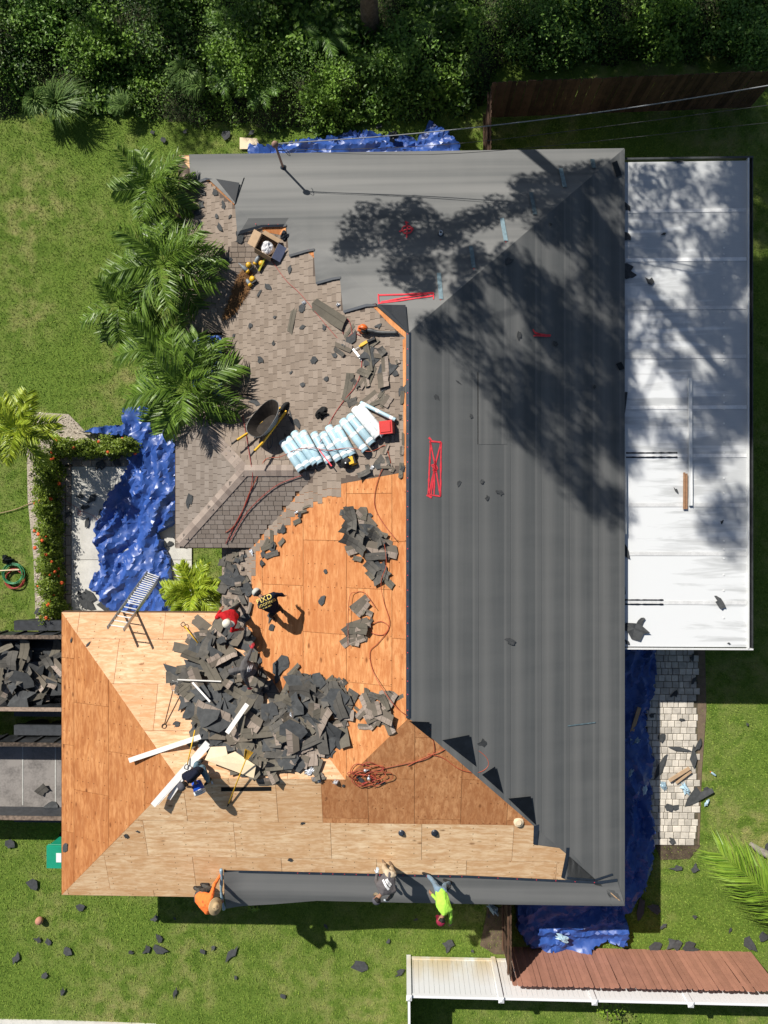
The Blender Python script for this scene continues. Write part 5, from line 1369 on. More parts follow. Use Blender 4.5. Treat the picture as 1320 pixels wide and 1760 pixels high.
singles('lawn', [(1164, 1492, 26, 1.6, .1), (1195, 1493, 18), (1102, 1561, 42, 2.2, 1.4), (1123, 1560, 26), (1140, 1592, 14), (1194, 1575, 9), (1255, 1599, 10, 1.8, 1.3), (1159, 1621, 28), (1187, 1629, 26), (1125, 1628, 26), (1290, 1626, 30), (1285, 1245, 8), (1310, 1610, 20), (1318, 1455, 16)], 'on the grass by the southeast corner', 'felt scraps by the southeast corner')
singles('lawn', [(318, 226, 12), (280, 241, 10), (390, 233, 20), (432, 228, 14), (262, 228, 9), (575, 220, 16), (650, 215, 14), (620, 200, 12)], 'in the grass at the edge of the thicket', 'felt scraps at the thicket edge')
singles('lawn', [(138, 852, 18), (158, 857, 22), (146, 872, 18), (150, 900, 20), (118, 883, 15), (172, 880, 14), (135, 1020, 14), (150, 1032, 36), (178, 1040, 24), (172, 800, 20), (200, 796, 18), (128, 973, 7), (66, 1050, 16), (305, 925, 16), (290, 935, 14), (320, 1045, 26)], 'on the pale walkway', 'felt scraps on the walkway', 0.035)
singles('roof', [(750, 683, 15), (788, 657, 12, 2.2, -.6), (788, 832, 12), (859, 846, 17), (838, 856, 10), (828, 827, 8), (877, 1102, 20, 1.6, -.4), (829, 1277, 20), (875, 450, 20), (892, 577, 15, 1.4, 1.5), (955, 590, 10), (1022, 665, 7), (947, 385, 7), (810, 715, 8)], 'on the grey underlayment', 'felt scraps on the underlayment', 0.035)
singles('patio', [(1078, 355, 18), (1078, 405, 20), (1141, 402, 9), (1078, 467, 30), (1118, 483, 20), (1076, 947, 30, 1.6, -1.2), (1237, 1035, 26, 1.8, -1.0), (1090, 1080, 52, 1.3, -.6), (1100, 1070, 40, 2, 1.0), (1068, 1068, 30, 2.4, -.5), (1071, 700, 46, 2.4, 1.5), (1078, 1104, 12), (1072, 1015, 26, 2.4, 1.5), (1162, 843, 12, 2, -.9), (1241, 897, 7), (1168, 277, 16, 2.5, 0), (1253, 1106, 7)], 'on the white patio roof', 'felt scraps on the patio roof')
singles('roof', [(325, 861, 26, 1.7, 1.3), (448, 617, 16), (460, 492, 16), (370, 330, 16), (384, 352, 16), (345, 352, 16), (372, 372, 10), (378, 390, 20, 1.5, -1.0), (340, 365, 16), (343, 380, 12), (412, 408, 22), (401, 578, 9), (498, 462, 14), (520, 530, 14), (520, 562, 12), (557, 562, 12), (392, 446, 14), (500, 718, 24, 2.6, 1.9), (512, 728, 26, 2, -.9), (440, 692, 30, 1.3, 0), (445, 505, 16, 1.4, 1.0), (430, 560, 10), (470, 590, 11), (540, 620, 14), (560, 650, 12), (575, 610, 15), (500, 640, 8), (420, 640, 9), (610, 520, 12), (650, 560, 12), (680, 640, 15), (520, 660, 9), (472, 545, 9), (350, 330, 14), (395, 372, 9), (355, 440, 9)], 'on the tan shingles', 'felt scraps on the tan shingles', 0.018)
singles('roof', [(112, 1455, 26, 1.3, 1.2), (122, 1100, 11, 1.6, 1.2), (151, 1107, 12, 1.8, .9), (217, 1438, 14), (236, 1429, 8), (520, 1415, 11), (499, 1478, 9), (553, 1030, 26, 1.8, 1.2), (483, 1146, 42, 1.6, 1.0), (477, 1160, 30, 1.8, 1.4), (464, 1058, 28, 1.6, 1.4), (467, 1077, 20), (576, 1343, 12), (620, 1340, 22), (590, 1350, 9), (560, 982, 8), (303, 1244, 12, 1, 0), (655, 1346, 18, 2, .1)], 'on bare plywood', 'felt scraps on the plywood', 0.012)
o = put('shingle_strip', S_olive[1], RX(502, 547, 0.03), normal_at(RX(502, 547), 'roof'), 1.35, 0.03, 1.0, 'long olive shingle strip lying alone on the tan shingles', 'shingle')
o = put('shingle_strip', S_olive[0], RX(565, 540, 0.03), normal_at(RX(565, 540), 'roof'), -0.6, 0.03, 1.15, 'wide olive shingle sheet left of the orange leaf blower', 'shingle')
o = put('shingle_strip', S_dark[6], P(74, 1357, FZ + 0.05), Vector((0, 0, 1)), 0.7, 0.03, 1.0, 'square dark shingle piece on the bare trailer floor', 'shingle')
o = put('felt_scrap', S_felt[4], P(90, 1385, FZ + 0.05), Vector((0, 0, 1)), 0.3, 0.1, .7, 'torn felt scrap in the corner of the bare trailer', 'felt scrap')
# ------------------------------------------------------------------ things on and round the roof
M['cardboard'] = plain("cardboard", (0.46, 0.32, 0.20), 0.85, 0.1, 6)
M['cardboard_print'] = plain("cardboard_print", (0.19, 0.215, 0.32), 0.8, 0.12, 8)
M['plastic_wrap'] = plain("plastic_wrap", (0.72, 0.72, 0.74), 0.3, 0.15, 20, 0.5)
M['yellow'] = plain("tool_yellow", (0.72, 0.42, 0.02), 0.45, 0.1, 10, 0.5)
M['orange'] = plain("tool_orange", (0.70, 0.13, 0.015), 0.45, 0.12, 10, 0.5)
M['black'] = plain("black_rubber", (0.016, 0.016, 0.017), 0.6, 0.2, 10, 0.4)
M['steel'] = plain("steel", (0.42, 0.42, 0.41), 0.35, 0.12, 10, 0.5, 0.7)
M['grey_metal'] = plain("grey_tray", (0.22, 0.25, 0.27), 0.5, 0.1, 6, 0.4)
M['tray_in'] = plain("tray_inside", (0.040, 0.032, 0.026), 0.85, 0.25, 8)
M['roll_blue'] = plain("roll_blue_film", (0.42, 0.60, 0.68), 0.35, 0.08, 8, 0.5)
M['roll_white'] = plain("roll_white_band", (0.80, 0.82, 0.82), 0.4, 0.04, 8, 0.5)
M['red_lid'] = plain("red_lid", (0.62, 0.035, 0.03), 0.4, 0.08, 6, 0.5)
M['hose'] = plain("orange_hose", (0.42, 0.085, 0.040), 0.5, 0.15, 4, 0.4)
M['hose_red'] = plain("red_hose", (0.36, 0.045, 0.040), 0.5, 0.15, 4, 0.4)
M['hose_green'] = plain("green_hose", (0.035, 0.20, 0.085), 0.4, 0.2, 6, 0.5)
M['white_board'] = plain("primed_board", (0.80, 0.78, 0.74), 0.6, 0.05, 6)
M['pale_ply'] = plain("pale_plywood", (0.76, 0.62, 0.42), 0.75, 0.07, 4)
M['blue_plastic'] = plain("blue_bucket", (0.012, 0.075, 0.50), 0.4, 0.08, 6, 0.5)
M['mast'] = plain("mast_paint", (0.30, 0.185, 0.145), 0.7, 0.15, 8)
M['wire'] = plain("wire", (0.05, 0.05, 0.052), 0.5, 0.2)
M['film'] = plain("release_film", (0.34, 0.48, 0.57), 0.3, 0.18, 9, 0.5)
M['bin_green'] = plain("bin_green", (0.010, 0.27, 0.16), 0.45, 0.1, 5, 0.5)
M['clay'] = plain("ball_clay", (0.50, 0.24, 0.16), 0.7, 0.12, 8)
M['needles'] = mat_leaf("pine_needles", (0.13, 0.06, 0.025), (0.36, 0.19, 0.075), 0.9, 0.0)
M['fork'] = plain("fork_brown", (0.14, 0.075, 0.05), 0.6, 0.2)
M['foil'] = plain("foil", (0.75, 0.77, 0.80), 0.2, 0.1, 20, 0.5, 0.6)
def frame(p, nrm, rz):
    return Matrix.Translation(p) @ Vector((0, 0, 1)).rotation_difference(nrm).to_matrix().to_4x4() @ Matrix.Rotation(rz, 4, 'Z')
def roof_frame(a, b, rz, h=0.015):
    p = RX(a, b, h); return frame(p, normal_at(p, 'roof'), rz)
def px_angle(a0, b0, a1, b1): return math.atan2(-(b1 - b0), a1 - a0)
class Thing:
    """an Empty with a frame; parts are given in the frame's own coordinates"""
    def __init__(s, name, fr, label, cat, group=None):
        s.o = bpy.data.objects.new(name, None); COL.objects.link(s.o); s.o.empty_display_size = 0.2
        s.o.matrix_basis = fr; tag(s.o, label, cat, group)
    def part(s, name, mb, mat, smooth=False, parent=None):
        mats = mat if isinstance(mat, (list, tuple)) else [mat]
        me = mesh(name, mb.v, mb.f, mats[0], smooth)
        o = bpy.data.objects.new(name, me); COL.objects.link(o); o.parent = parent or s.o
        return o
def rx(d): return Matrix.Rotation(d, 4, 'X')
def ry(d): return Matrix.Rotation(d, 4, 'Y')
def tr(x, y, z): return Matrix.Translation((x, y, z))
# service mast and power lines
b = RX(487, 289); hm_ = 1.25
mast = empty('service_mast', b, 'rusty pink service mast with round weatherhead on the grey roof edge', 'mast')
MB().tube([b - Vector((0, 0, .1)), b + Vector((0, 0, hm_))], 0.032, 10).build('pipe', M['mast'], mast, True)
MB().lathe([(0.0, 0), (0.05, 0.0), (0.085, 0.05), (0.09, 0.10), (0.06, 0.16), (0.0, 0.18)], 14, tr(b.x, b.y, b.z + hm_ - .06)).build('weatherhead', M['mast'], mast, True)
MB().lathe([(0.11, -0.02), (0.07, 0.03), (0.045, 0.09)], 12, tr(b.x, b.y, b.z)).build('boot', M['navy_edge'], mast, True)
tp = b + Vector((0.03, 0.02, hm_ + .02))
def cable(name, pts, r, mat, label, cat, group=None, n=5, per=8):
    o = MB().tube(spline(pts, per), r, n).build(name, mat, None, True); return tag(o, label, cat, group)
far = P(1345, 143, 6.4)
m1 = tp.lerp(far, 0.5) - Vector((0, 0, 0.35))
cable('power_line', [tp, tp.lerp(far, .25) - Vector((0, 0, .27)), m1, tp.lerp(far, .75) - Vector((0, 0, .27)), far], 0.013, plain("cable_alu", (0.22, 0.23, 0.24), 0.4, 0.1), 'thick overhead power cable running from the mast past the fence', 'power line')
cable('power_line', [tp + Vector((0.02, -.12, -.1)), tp.lerp(far, .4) + Vector((0, -.25, -.55)), far + Vector((0, -.3, -.3))], 0.007, M['wire'], 'thin overhead wire just below the thick power cable', 'power line')
cable('power_line', [tp + Vector((0.02, -.10, -.16)), tp.lerp(far, .4) + Vector((0, -.40, -.75)), far + Vector((0, -.55, -.6))], 0.006, M['wire'], 'lowest of the three overhead wires', 'power line')
cable('drip_wire', [tp, tp + Vector((.12, -.1, .04)), tp + Vector((.28, -.22, -.12)), tp + Vector((.32, -.16, -.3)), tp + Vector((.22, -.03, -.22))], 0.008, M['wire'], 'black drip loop of wire hanging from the mast head', 'wire')
# cardboard box
t = Thing('cardboard_box', roof_frame(462, 424, -0.52), 'open cardboard box full of plastic wrap on the tan shingles', 'box')
w, d, h = 0.50, 0.42, 0.34
t.part('bottom', MB().box((0, 0, 0.01), (w, d, 0.012)), M['cardboard'])
for s in (-1, 1):
    t.part('side', MB().box((s * w / 2, 0, h / 2), (0.008, d, h)), M['cardboard'])
    t.part('side', MB().box((0, s * d / 2, h / 2), (w, 0.008, h)), M['cardboard'])
for s, c_ in ((-1, 'cardboard'), (1, 'cardboard_print')):
    q = tr(s * w / 2, 0, h) @ ry(s * 0.35)
    mb = MB(); mb.box((s * 0.13, 0, 0), (0.25, d - .01, 0.008)); mb.v = [q @ v for v in mb.v]; t.part('flap', mb, M[c_])
    q = tr(0, s * d / 2, h) @ rx(-s * 1.05)
    mb = MB(); mb.box((0, s * 0.11, 0), (w - .01, 0.21, 0.008)); mb.v = [q @ v for v in mb.v]; t.part('flap', mb, M['cardboard'])
def blob(r, seed, n=10, sq=(1, 1, .6), rough=0.35):
    mb = MB(); mb.lathe([(r * math.sin(math.pi * i / n) + 1e-5, -r * math.cos(math.pi * i / n)) for i in range(n + 1)], 14)
    for v in mb.v:
        k = 1 + rough * (1 - 2.0 * abs(noise.noise(v * (2.6 / r) + Vector((seed, 0, 0))))) + rough * 0.6 * noise.noise(v * (6 / r) + Vector((seed, 4, 0)))
        v.x, v.y, v.z = v.x * k * sq[0], v.y * k * sq[1], v.z * k * sq[2]
    return mb
mb = blob(0.15, 3); mb.v = [v + Vector((.03, -.05, .22)) for v in mb.v]; o = t.part('plastic_wrap', mb, M['plastic_wrap'])
# crumpled sheets and bags
def rag(name, a, b, r, mat, label, cat, seed, where='roof', sq=(1, 1, .45), h=0.02, rough=0.5):
    p = surf((a, b), where, h); q = random.Random(seed); nr_, nk = 6, 18; V = [Vector((0, 0, r * sq[2]))]; jag = [q.choice((q.uniform(.75, 1.15), q.uniform(.5, .8))) for _ in range(nk)]; rot = q.uniform(0, 6.28)
    for i in range(1, nr_ + 1):
        for k in range(nk):
            a_ = 6.283 * k / nk; f = i / nr_ * jag[k] * r; x, y = f * math.cos(a_) * sq[0], f * math.sin(a_) * sq[1]
            n_ = noise.noise(Vector((x * 3.2 / r * .5, y * 3.2 / r * .5, seed))); n2 = noise.noise(Vector((x * 7 / r * .5, y * 7 / r * .5, seed + 5)))
            z = r * sq[2] * ((1 - i / nr_) ** .6 * .8 + .9 * (1 - 2 * abs(n_)) * (1 - .6 * i / nr_) + .55 * (1 - 2 * abs(n2)) * (1.05 - i / nr_)) if i < nr_ else q.uniform(0, .03)
            V.append(Vector((x * math.cos(rot) - y * math.sin(rot), x * math.sin(rot) + y * math.cos(rot), max(.004, z))))
    Fc = [(0, 1 + k, 1 + (k + 1) % nk) for k in range(nk)] + [(1 + i * nk + k, 1 + (i + 1) * nk + k, 1 + (i + 1) * nk + (k + 1) % nk, 1 + i * nk + (k + 1) % nk) for i in range(nr_ - 1) for k in range(nk)]
    N_ = normal_at(p, where); R_ = Vector((0, 0, 1)).rotation_difference(N_).to_matrix()
    o = mk(name, [R_ @ v + p for v in V], Fc, mat, None, False); return tag(o, label, cat)
rag('plastic_bag', 489, 405, 0.14, M['black_membrane'], 'crumpled black and white bag beside the cardboard box', 'bag', 5)
rag('jacket', 553, 711, 0.24, plain("black_cloth", (0.014, 0.014, 0.014), 0.9, 0.3), 'crumpled black jacket on the tan shingles above the rolls', 'jacket', 8, sq=(1, .8, .35))
rag('rubbish_bag', 405, 180, 0.26, M['black_membrane'], 'shiny black rubbish bag at the edge of the thicket', 'bag', 12, 'lawn', (1, .8, .7))
rag('rubbish_bag', 675, 235, 0.20, M['black_membrane'], 'small black rubbish bag on the crumpled tarp by the thicket', 'bag', 13, 0.35, (1, .9, .6))
rag('plastic_bag', 13, 962, 0.22, M['black_membrane'], 'dark bag on the grass beside the coiled green hose', 'bag', 14, 'lawn', (.8, 1, .6))
# coil nailers and other power tools
def nailer(a, b, rz, label, s=1.0, body='yellow'):
    t = Thing('nail_gun', roof_frame(a, b, rz) @ Matrix.Scale(s, 4), label, 'nail gun', 'nail guns on the tan shingles')
    t.part('motor_housing', MB().lathe([(0.030, -.07), (0.044, -.06), (0.046, .05), (0.034, .08), (0.018, .13), (0.014, .17)], 12, tr(.06, 0, .055) @ ry(math.pi / 2)), M['grey_metal'], True)
    t.part('cap', MB().lathe([(0.02, -.02), (0.049, 0), (0.047, .035)], 12, tr(-.03, 0, .055) @ ry(math.pi / 2)), M[body], True)
    t.part('handle', MB().bar((-.01, 0, .055), (-.04, -.19, .045), .036, .042), M['black'])
    t.part('magazine', MB().lathe([(.06, -.035), (.066, 0), (.06, .035)], 14, tr(.06, -.12, .05)), M[body], True)
    t.part('nose', MB().bar((.20, 0, .055), (.26, 0, .05), .022, .03), M['steel'])
nailer(440, 452, 1.0, 'yellow nail gun lying nearest the cardboard box', 1.25); nailer(426, 466, 2.4, 'yellow nail gun on the edge of the pine needles', 1.2); nailer(432, 490, 2.2, 'yellow nail gun farthest down the valley', 1.2)
o = MB().bar(RX(459, 437, .10), RX(445, 466, .06), 0.045, 0.06).bar(RX(459, 437, .135), RX(445, 466, .095), 0.03, 0.012).build('spirit_level', plain("level_yellow", (0.46, 0.42, 0.05), 0.4, 0.1)); tag(o, 'yellow-green spirit level leaning on the nail guns by the box', 'level')
# leaf blower
t = Thing('leaf_blower', roof_frame(628, 567, px_angle(628, 565, 688, 575)), 'orange leaf blower with long black tube on the tan shingles', 'leaf blower')
t.part('engine_housing', MB().lathe([(.05, 0), (.115, .02), (.125, .10), (.10, .17), (.05, .20)], 14, tr(-.02, 0, .01)), M['orange'], True)
t.part('fan_cover', MB().lathe([(.02, 0), (.11, .0), (.11, .03), (.04, .05)], 14, tr(.02, -.07, .10) @ rx(1.4)), M['black'], True)
t.part('handle', MB().tube(spline([(-.12, 0, .14), (-.05, 0, .25), (.07, 0, .25), (.12, 0, .15)], 5), .018, 8), M['orange'], True)
t.part('fuel_tank', MB().box((-.13, .01, .06), (.10, .15, .10), taper=.85), M['orange'])
t.part('tube', MB().tube(spline([(.08, -.02, .12), (.25, -.03, .10), (.45, -.05, .07), (.93, -.02, .06)], 5), [.05] * 6 + [.045] * 6 + [.038] * 4, 12), M['metal_dark'], True)
# reciprocating saw
t = Thing('reciprocating_saw', roof_frame(630, 590, px_angle(648, 584, 612, 600)), 'yellow and black reciprocating saw below the orange leaf blower', 'saw')
t.part('body', MB().bar((-.06, 0, .05), (.14, 0, .05), .075, .085).box((.17, 0, .05), (.06, .055, .06), None, 0, .8), M['yellow'])
t.part('handle', MB().bar((-.06, 0, .05), (-.26, .02, .05), .06, .06).bar((-.24, .02, .05), (-.28, .02, .05), .08, .09), M['black'])
t.part('blade', MB().bar((.2, 0, .045), (.36, 0, .045), .018, .004), M['steel'])
o = MB().bar(RX(607, 600, .03), RX(622, 619, .03), 0.05, 0.02).build('metal_strip', M['foil']); tag(o, 'bright folded metal strip below the yellow saw', 'metal strip')
# rolls of underlayment
rolls = [((485, 759), (519, 810), 0), ((494, 753), (531, 803), 0), ((505, 743), (543, 798), 0.05), ((520, 742), (551, 797), 0), ((539, 744), (567, 796), 0), ((554, 744), (583, 793), .03), ((564, 733), (596, 787), 0.04), ((579, 733), (607, 783), 0), ((588, 722), (629, 776), .06), ((600, 714), (641, 764), .02)]
nth = ['first', 'second', 'third', 'fourth', 'fifth', 'sixth', 'seventh', 'eighth', 'ninth', 'tenth']
def roll(a, b, h, rad, label, group, wrap='roll_blue'):
    p, q = RX(*a, rad + h), RX(*b, rad + h); L = (q - p).length; d = (q - p) / L
    t = Thing('underlayment_roll', Matrix.Translation(p) @ Vector((0, 0, 1)).rotation_difference(d).to_matrix().to_4x4(), label, 'roll', group)
    t.part('film', MB().lathe([(rad * .9, 0), (rad, .012), (rad, L - .012), (rad * .9, L)], 20), M[wrap], True)
    for z in (0.08, L * .5 - .05, L - .17):
        t.part('band', MB().lathe([(rad * 1.005, z), (rad * 1.012, z + .01), (rad * 1.012, z + .08), (rad * 1.005, z + .09)], 20), M['roll_white'], True)
    for z in (-.004, L - .006): t.part('core', MB().lathe([(rad * .86, z), (rad * .86, z + .01), (rad * .3, z + .012)], 16), M['black'])
for i, (a, b, h) in enumerate(rolls): roll(a, b, h, 0.108, nth[i] + ' pale blue roll from the wheelbarrow in the stacked row', 'pale blue underlayment rolls')
for i, (a, b) in enumerate((((609, 702), (650, 752)), ((618, 698), (661, 748)))): roll(a, b, .05, 0.105, ('white wrapped roll next to the pale blue row', 'white wrapped roll farthest from the wheelbarrow')[i], 'white wrapped rolls', 'roll_white')
roll((620, 692), (680, 722), .06, 0.05, 'thin pale blue roll lying above the white wrapped rolls', None)
o = MB().bar(RX(548, 772, .22), RX(570, 801, .22), .03, .012).build('pry_bar', M['red_paint']); tag(o, 'red pry bar lying across the pale blue rolls', 'pry bar')
t = Thing('storage_box', roof_frame(669, 736, 0.06, .06), 'red-lidded box at the end of the stacked rolls', 'box')
t.part('tub', MB().box((0, 0, .10), (.30, .30, .20), taper=1.08), plain("tub_pink", (.30, .08, .075), .5)); t.part('lid', MB().box((0, 0, .22), (.35, .33, .03)).box((0, 0, .245), (.28, .26, .02), taper=.9), M['red_lid'])
t = Thing('coil_reel', roof_frame(603, 795, .3), 'black and yellow reel tool below the stacked rolls', 'reel')
t.part('disc', MB().lathe([(.15, 0), (.155, .02), (.15, .04), (.03, .045), (.03, .06)], 22, tr(-.06, 0, .13) @ rx(.25)), M['black'], True); t.part('body', MB().box((.09, .02, .09), (.17, .24, .16), taper=.8), M['yellow']); t.part('guard', MB().box((.17, .02, .08), (.05, .2, .14)), M['black'])
t.part('hub', MB().lathe([(.02, 0), (.02, .012)], 10, tr(-.06, 0, .19)), M['roll_white'])
# wheelbarrow, tipped towards the rolls
t = Thing('wheelbarrow', roof_frame(468, 742, px_angle(455, 752, 478, 722), .02) @ Matrix.Rotation(-.28, 4, 'X') @ Matrix.Scale(1.12, 4), 'grey wheelbarrow with yellow handles next to the pale blue rolls', 'wheelbarrow')
def tray(k, z, n=20):
    out = []
    for i in range(n):
        a = 2 * math.pi * i / n; c, s = math.cos(a), math.sin(a)
        x = .50 * k * (abs(c) ** .75) * (1 if c > 0 else -1); y = .31 * k * (abs(s) ** .75) * (1 if s > 0 else -1) * (1 - .18 * c)
        out.append(Vector((x, y, z + .10 * c * (z > .3))))
    return out
n = 20; r0, r1, r2, r3 = tray(.62, .28), tray(1, .56), tray(.97, .56), tray(.60, .295)
mb = MB(); mb.add(r0 + r1, [(i, (i + 1) % n, n + (i + 1) % n, n + i) for i in range(n)] + [tuple(range(n))[::-1]]); t.part('tray', mb, M['grey_metal'])
mb = MB(); mb.add(r2 + r3, [((i + 1) % n, i, n + i, n + (i + 1) % n) for i in range(n)] + [tuple(range(n, 2 * n))]); t.part('tray_lining', mb, M['tray_in'])
mb = MB(); mb.add(r1 + r2, [(i, (i + 1) % n, n + (i + 1) % n, n + i) for i in range(n)]); t.part('rim', mb, M['metal_dark'])
for s in (-1, 1):
    t.part('handle', MB().bar((.55, s * .10, .24), (-.45, s * .27, .30), .035, .045), M['yellow']); t.part('handle', MB().bar((-.45, s * .27, .30), (-.74, s * .31, .36), .042, .05), M['yellow'])
    t.part('grip', MB().tube([(-.74, s * .31, .36), (-.90, s * .335, .38)], .022, 8), M['black'], True)
    t.part('leg', MB().tube(spline([(-.05, s * .2, .27), (-.28, s * .26, .0), (-.42, s * .24, .0), (-.20, s * .2, .28)], 5), .014, 6), M['metal_dark'], True)
t.part('wheel', MB().lathe([(.08, -.045), (.17, -.045), (.19, 0), (.17, .045), (.08, .045)], 18, tr(.62, 0, .17) @ rx(math.pi / 2)), M['tyre'], True)
for s in (-1, 1): t.part('fork', MB().bar((.30, s * .08, .27), (.64, s * .065, .17), .02, .035), M['metal_dark'])
# pine needles in the valley
V, Q, T = [], [], []
pn = random.Random(5)
npoly = [(384, 548), (400, 500), (412, 470), (428, 462), (434, 480), (424, 505), (400, 540)]
while len(Q) < 1500:
    a, b = pn.uniform(382, 436), pn.uniform(460, 550)
    if not inside((a, b), npoly): continue
    p = RX(a, b, .015 + pn.uniform(0, .05)); an = pn.uniform(0, 3.14); d = Vector((math.cos(an), math.sin(an), pn.uniform(-.2, .2))) * pn.uniform(.05, .11); w_ = Vector((-d.y, d.x, 0)).normalized() * .0035
    k = len(V); V += [p - d - w_, p - d + w_, p + d + w_, p + d - w_]; Q.append((k, k + 1, k + 2, k + 3)); T.append(pn.random())
o = obj('pine_needles', nmesh('pine_needles', V, Q, M['needles'], T)); tag(o, 'brown pine needles gathered in the roof valley', 'needles', kind='stuff')
# air hoses
def hose(pts, label, mat='hose', r=0.010, group='air hoses', where='roof', h=0.03):
    P3 = [surf(q[:2], where, (q[2] if len(q) > 2 else 0) + h) for q in pts]
    cable('air_hose', P3, r, M[mat], label, 'hose', group)
hose([(417, 713), (431, 795), (434, 819), (429, 848), (419, 873), (400, 909), (388, 935)], 'thin red hose running down past the wheelbarrow handles', 'hose_red')
hose([(388, 915), (402, 904), (415, 882), (427, 851), (441, 822), (456, 790), (482, 785, .1), (511, 772, .24), (540, 770, .25), (565, 774, .25), (600, 770, .25), (633, 776, .2), (648, 772), (662, 766), (669, 785), (671, 802), (659, 805), (650, 824), (644, 851), (645, 873), (657, 897), (679, 926, .12)], 'long orange hose lying over the pale blue rolls', 'hose')
hose([(395, 930), (425, 880), (470, 838), (505, 822), (520, 817)], 'dark red hose crossing the grey porch shingles', 'hose_red', h=.04)
hose([(462, 440), (490, 480), (516, 505), (545, 540), (570, 570), (590, 592)], 'thin red hose across the tan shingles towards the saw', 'hose_red', .007)
hose([(590, 575), (588, 555), (597, 548), (603, 560), (605, 580), (600, 596), (596, 585), (606, 573), (620, 577)], 'looped red hose left of the leaf blower', 'hose_red', .008)
hose([(622, 610), (620, 640), (610, 665), (590, 690), (570, 720), (550, 760, .2)], 'dark red hose from the saw down to the rolls', 'hose_red', .009)
hose([(660, 930, .15), (664, 970, .12), (655, 1000, .1), (660, 1035), (670, 1070), (660, 1090), (640, 1088), (638, 1075), (655, 1068), (668, 1080), (650, 1105), (636, 1120), (640, 1150), (655, 1180, .15), (680, 1215, .15), (704, 1232)], 'orange hose winding down the bare plywood beside the ridge', 'hose', .009)
hose([(598, 1110, .1), (600, 1030, .1), (612, 1018), (628, 1020), (645, 1045, .1)], 'orange hose curving over the small tan pile', 'hose', .008)
hose([(704, 1228), (730, 1238), (742, 1262), (746, 1292), (730, 1305), (700, 1312), (672, 1318), (640, 1325), (620, 1330)], 'orange hose from the ridge end to the tangle', 'hose', .009)
hose([(700, 1316), (735, 1300), (760, 1290), (790, 1279), (815, 1286), (836, 1302), (838, 1318), (820, 1328), (790, 1322), (760, 1302), (735, 1296)], 'orange hose looping across the stepped hip', 'hose', .009)
tn_ = random.Random(8)
for k in range(6):
    c0 = (632 + tn_.uniform(-14, 14), 1330 + tn_.uniform(-6, 8)); pts = [(c0[0] + math.cos(a * .7 + k) * tn_.uniform(12, 36), c0[1] + math.sin(a * .7 + k) * tn_.uniform(6, 17), tn_.uniform(0, .06)) for a in range(11)]
    hose(pts, 'tangled hose on the dark plywood', ('hose', 'hose_red', 'hose')[k % 3], .009, 'tangled hoses on the dark plywood')
for k, (a, b) in enumerate(((628, 1322), (634, 1336))):
    t = Thing('hose_splitter', roof_frame(a, b, k * 1.3), ('upper', 'lower')[k] + ' bright metal hose splitter in the tangle on dark plywood', 'splitter'); t.part('body', MB().lathe([(.02, 0), (.045, .02), (.045, .07), (.02, .09)], 10), M['foil'], True); t.part('nipple', MB().tube([(0, 0, .05), (.11, .02, .05)], .015, 8), M['steel'], True)
# forks, shovels
def fork(a, b, c_, label):
    p, q = RX(*a, .25), RX(*b, .03); d = (q - p).normalized(); s = d.cross(Vector((0, 0, 1))).normalized()
    t = empty('garden_fork', q, label, 'fork')
    MB().tube([p, q], .014, 7).build('handle', M['fork'], t, True)
    h_ = MB().tube(spline([q, q + s * .05 + d * .03, q + s * .045 + d * .11, q - s * .045 + d * .11, q - s * .05 + d * .03, q], 4), .011, 6); h_.build('grip', M['black'], t, True)
    for k in range(-2, 3): MB().tube(spline([p, p + s * k * .032 - d * .07, p + s * k * .036 - d * .30 + Vector((0, 0, .03))], 4), .006, 5).build('tine', M['steel'], t, True)
fork((297, 1188), (283, 1244), 0, 'pitchfork with brown shaft lying on pale plywood left of the heap')
def shovel(a, b, label, ha, hb, blade=True, grip=True):
    p, q = RX(*a, ha), RX(*b, hb); d = (q - p).normalized(); s = d.cross(Vector((0, 0, 1))).normalized(); u = s.cross(d)
    t = empty('shovel', q, label, 'shovel')
    MB().tube([p, q], .016, 8).build('handle', M['yellow'], t, True)
    if grip: MB().tube([q, q + d * .11], .019, 8).build('grip', M['black'], t, True)
    else: MB().tube(spline([q, q + s * .05 + d * .03, q + s * .045 + d * .11, q - s * .045 + d * .11, q - s * .05 + d * .03, q], 4), .011, 6).build('grip', M['black'], t, True)
    if blade:
        e = p - d * .30
        MB().add([p + s * .04, p - s * .04, e - s * .12, e + s * .12, p + s * .04 + u * .03, p - s * .04 + u * .03, e - s * .12 + u * .012, e + s * .12 + u * .012], [(0, 1, 2, 3)[::-1], (4, 5, 6, 7), (0, 1, 5, 4), (1, 2, 6, 5), (2, 3, 7, 6), (3, 0, 4, 7)]).build('blade', plain("blade_ochre", (.38, .22, .03), .5, .3), t)
        MB().bar(p - d * .03 + s * .05 + u * .03, e + s * .10 + u * .04, .012, .03).bar(p - d * .03 - s * .05 + u * .03, e - s * .10 + u * .04, .012, .03).build('brace', M['yellow'], t)
shovel((423, 1304), (393, 1381), 'yellow shingle shovel standing over the pale plywood offcut', .75, .05)
shovel((335, 1255), (322, 1314), 'yellow-handled shovel behind the worker with the bucket', .4, .25, False, False)
shovel((340, 1105), (317, 1076), 'yellow-handled shovel by the small bright palm', .1, .12, False, False)
